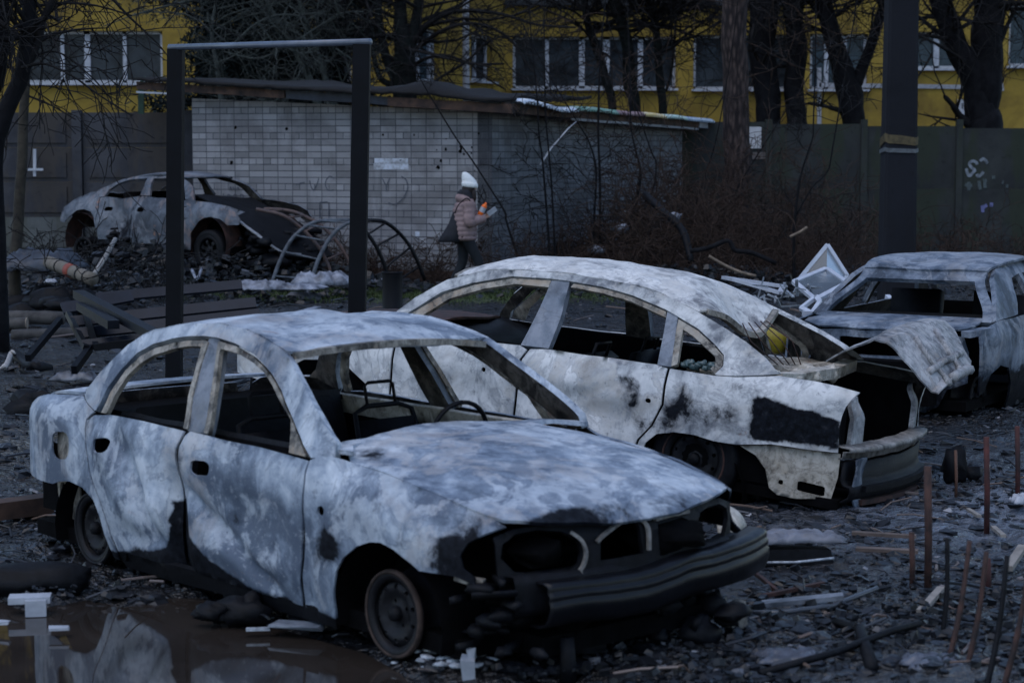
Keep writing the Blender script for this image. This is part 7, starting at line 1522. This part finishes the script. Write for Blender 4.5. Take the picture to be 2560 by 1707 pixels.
# white rubbish by the climber
M['film'] = plain('white_rubbish_film', (.30, .32, .38), .5, .6, 6, .5, c2=(.05, .055, .07))
for px, py, w_, h_, lab in [(645, 715, .8, .16, 'crumpled white sheeting beside the left foot of the climber'), (722, 715, .95, .10, 'long folded white sheet between the feet of the climber'), (800, 704, .75, .24, 'tall crumpled white sheeting right of the climber\'s second foot'), (870, 708, .5, .08, 'low white scraps just left of the right swing post'), (940, 698, .35, .14, 'white bundle beside the litter bin')]:
    m = MB(); p = gp(px, py + 8); crumple(m, p, w_, .45, h_, px, 14, .1); put('white_sheeting', lab, 'sheeting', m, M['film'], True, 'white sheeting near the climber', .008)
m = MB(); crumple(m, gp(760, 748), .55, .3, .12, 6); put('grey_sack', 'grey flattened sack at the second foot of the climber', 'sack', m, plain('grey_sack_cloth', (.12, .125, .14), .8, .4, 9, .2), True, solid=.01)
m = MB(); m.bar(gp(745, 785, .02), gp(795, 773, .03), .10, .02); put('pale_board', 'small pale board on the mud between the swing posts', 'board', m, M['film'])
m = MB(); m.tube(spline([gp(480, 700, .15), gp(492, 706, .05), gp(505, 696, .15)], 4), .022, 6); put('white_strap', 'small curved white strip right of the left swing post', 'strip', m, M['film'], True)
# broken window units between the second and third car
M['pvc'] = plain('white_plastic_frame', (.46, .49, .56), .4, .2, 9, .05); 
t = NT('dirty_window_pane'); t.b.inputs['Transmission Weight'].default_value = .75; t.out((.25, .29, .33), .25, 0, .5); M['dirtyglass'] = t.m
def frame_unit(label, quad, D, th, pane=True):
    P = [at(px, py, d) for (px, py), d in zip(quad, D)]; c = sum(P, Vector()) / 4; T = thing('window_unit', label, 'window', c, group='broken window units'); m = MB()
    nn = (P[1] - P[0]).cross(P[2] - P[0]).normalized()
    for a, b in zip(P, P[1:] + P[:1]): m.bar(a - c, b - c, th, .035, up=nn)
    m.build('window_frame', M['pvc'], T, sm=False)
    if pane: q = MB(); q.add([p - c for p in P], [(0, 1, 2, 3)]); q.build('pane', M['dirtyglass'], T, sm=False)
frame_unit('white window sash standing on its corner like a diamond between the cars', [(2068, 612), (2118, 690), (2065, 770), (2000, 695)], [22.4, 22.3, 22.0, 22.2], .042)
frame_unit('thick white window sash lying low in front of the diamond shaped one', [(1985, 705), (2038, 750), (2118, 708), (2066, 672)], [21.2, 20.8, 21.2, 22.0], .055)
frame_unit('long flat white window frame lying behind the roof of the second car', [(1810, 694), (1960, 716), (1950, 732), (1838, 700)], [22.5, 22.2, 21.4, 21.6], .06, False)
frame_unit('small white frame corner lying just left of the car at the right edge', [(2003, 771), (2040, 742), (2050, 755), (2030, 784)], [20.2, 20.4, 20.2, 20.0], .05, False)
m = MB(); m.bar(at(2006, 784, 19.3), at(2048, 785, 19.3), .06, .05); put('frame_offcut', 'short white frame offcut left of the bonnet of the rightmost car', 'offcut', m, M['pvc'])
m = MB(); m.bar(at(2218, 742, 20.5), at(2246, 770, 20.2), .05, .05); put('frame_offcut', 'white frame piece seen through the window opening of the rightmost car', 'offcut', m, M['pvc'])
m = MB(); rgh = random.Random(9)
for k in range(26): p = at(rgh.uniform(1880, 2080), rgh.uniform(712, 768), rgh.uniform(20.6, 22)); a = rvec(rgh) * rgh.uniform(.05, .16); m.bar(p - a, p + a, rgh.uniform(.015, .04), .015)
put('glass_splinters', 'heap of splintered glass and plastic under the broken window units', 'splinters', m, plain('splinter_mix', (.30, .33, .37), .3, .7, 12, 0))['kind'] = 'stuff'
m = MB(); crumple(m, at(1950, 838, 17.3) - Vector((0, 0, .0)), .28, .22, .34, 2, 10); c = at(1945, 842, 17.3); m = MB(); m.blob(c, .14, 4, .5, 12, 9, (.9, .7, .95)); m.blob(c + Vector((.1, 0, -.05)), .09, 6, .5, 10, 8)
put('yellow_bag', 'yellow plastic bag seen through the rear window opening of the second car', 'bag', m, plain('yellow_bag', (.42, .32, .035), .4, .4, 7, .3), True)
# charred log leaning and fallen branches
m = MB(); m.tube(spline([at(1612, 486, 31.5), at(1650, 522, 31.0), at(1690, 556, 30.6), at(1712, 590, 30.3), at(1728, 655, 30.0)], 4), [.055, .06, .065, .06, .055] * 3 + [.05, .05], 8); put('charred_log', 'thick charred log leaning to the right against the saplings', 'log', m, M['black'], True)
for k, (pts, lab) in enumerate([([(1725, 628, 27), (1770, 620, 27), (1820, 602, 27), (1838, 626, 27), (1880, 632, 27), (1940, 658, 27)], 'long dark crooked branch lying above the second car\'s roof'), ([(1772, 640, 26), (1806, 660, 26), (1850, 680, 26), (1890, 690, 26)], 'pale barked stick below the crooked branch'), ([(1975, 592, 29), (2000, 580, 29), (2018, 568, 29)], 'short pale twig in front of the mossy fence')]):
    m = MB(); P = spline([at(*q) for q in pts], 4); m.tube(P, .035 if k == 0 else .022, 6); put('fallen_branch', lab, 'branch', m, M['bark'] if k == 0 else plain('pale_stick_%d' % k, (.22, .17, .13), .8, .5, 9, .2), True)
for px, py, D, s, lab in [(1553, 572, 33, .10, 'white scrap caught in the saplings left of the charred log'), (1690, 540, 31, .07, 'small white scrap on the charred log'), (1490, 625, 32, .10, 'pale scrap hanging low in the saplings')]:
    m = MB(); c = at(px, py, D); m.blob(c, s, px, .7, 8, 6, (1.3, .6, .8)); put('white_scrap', lab, 'scrap', m, M['film'], True, 'white scraps in the bushes')
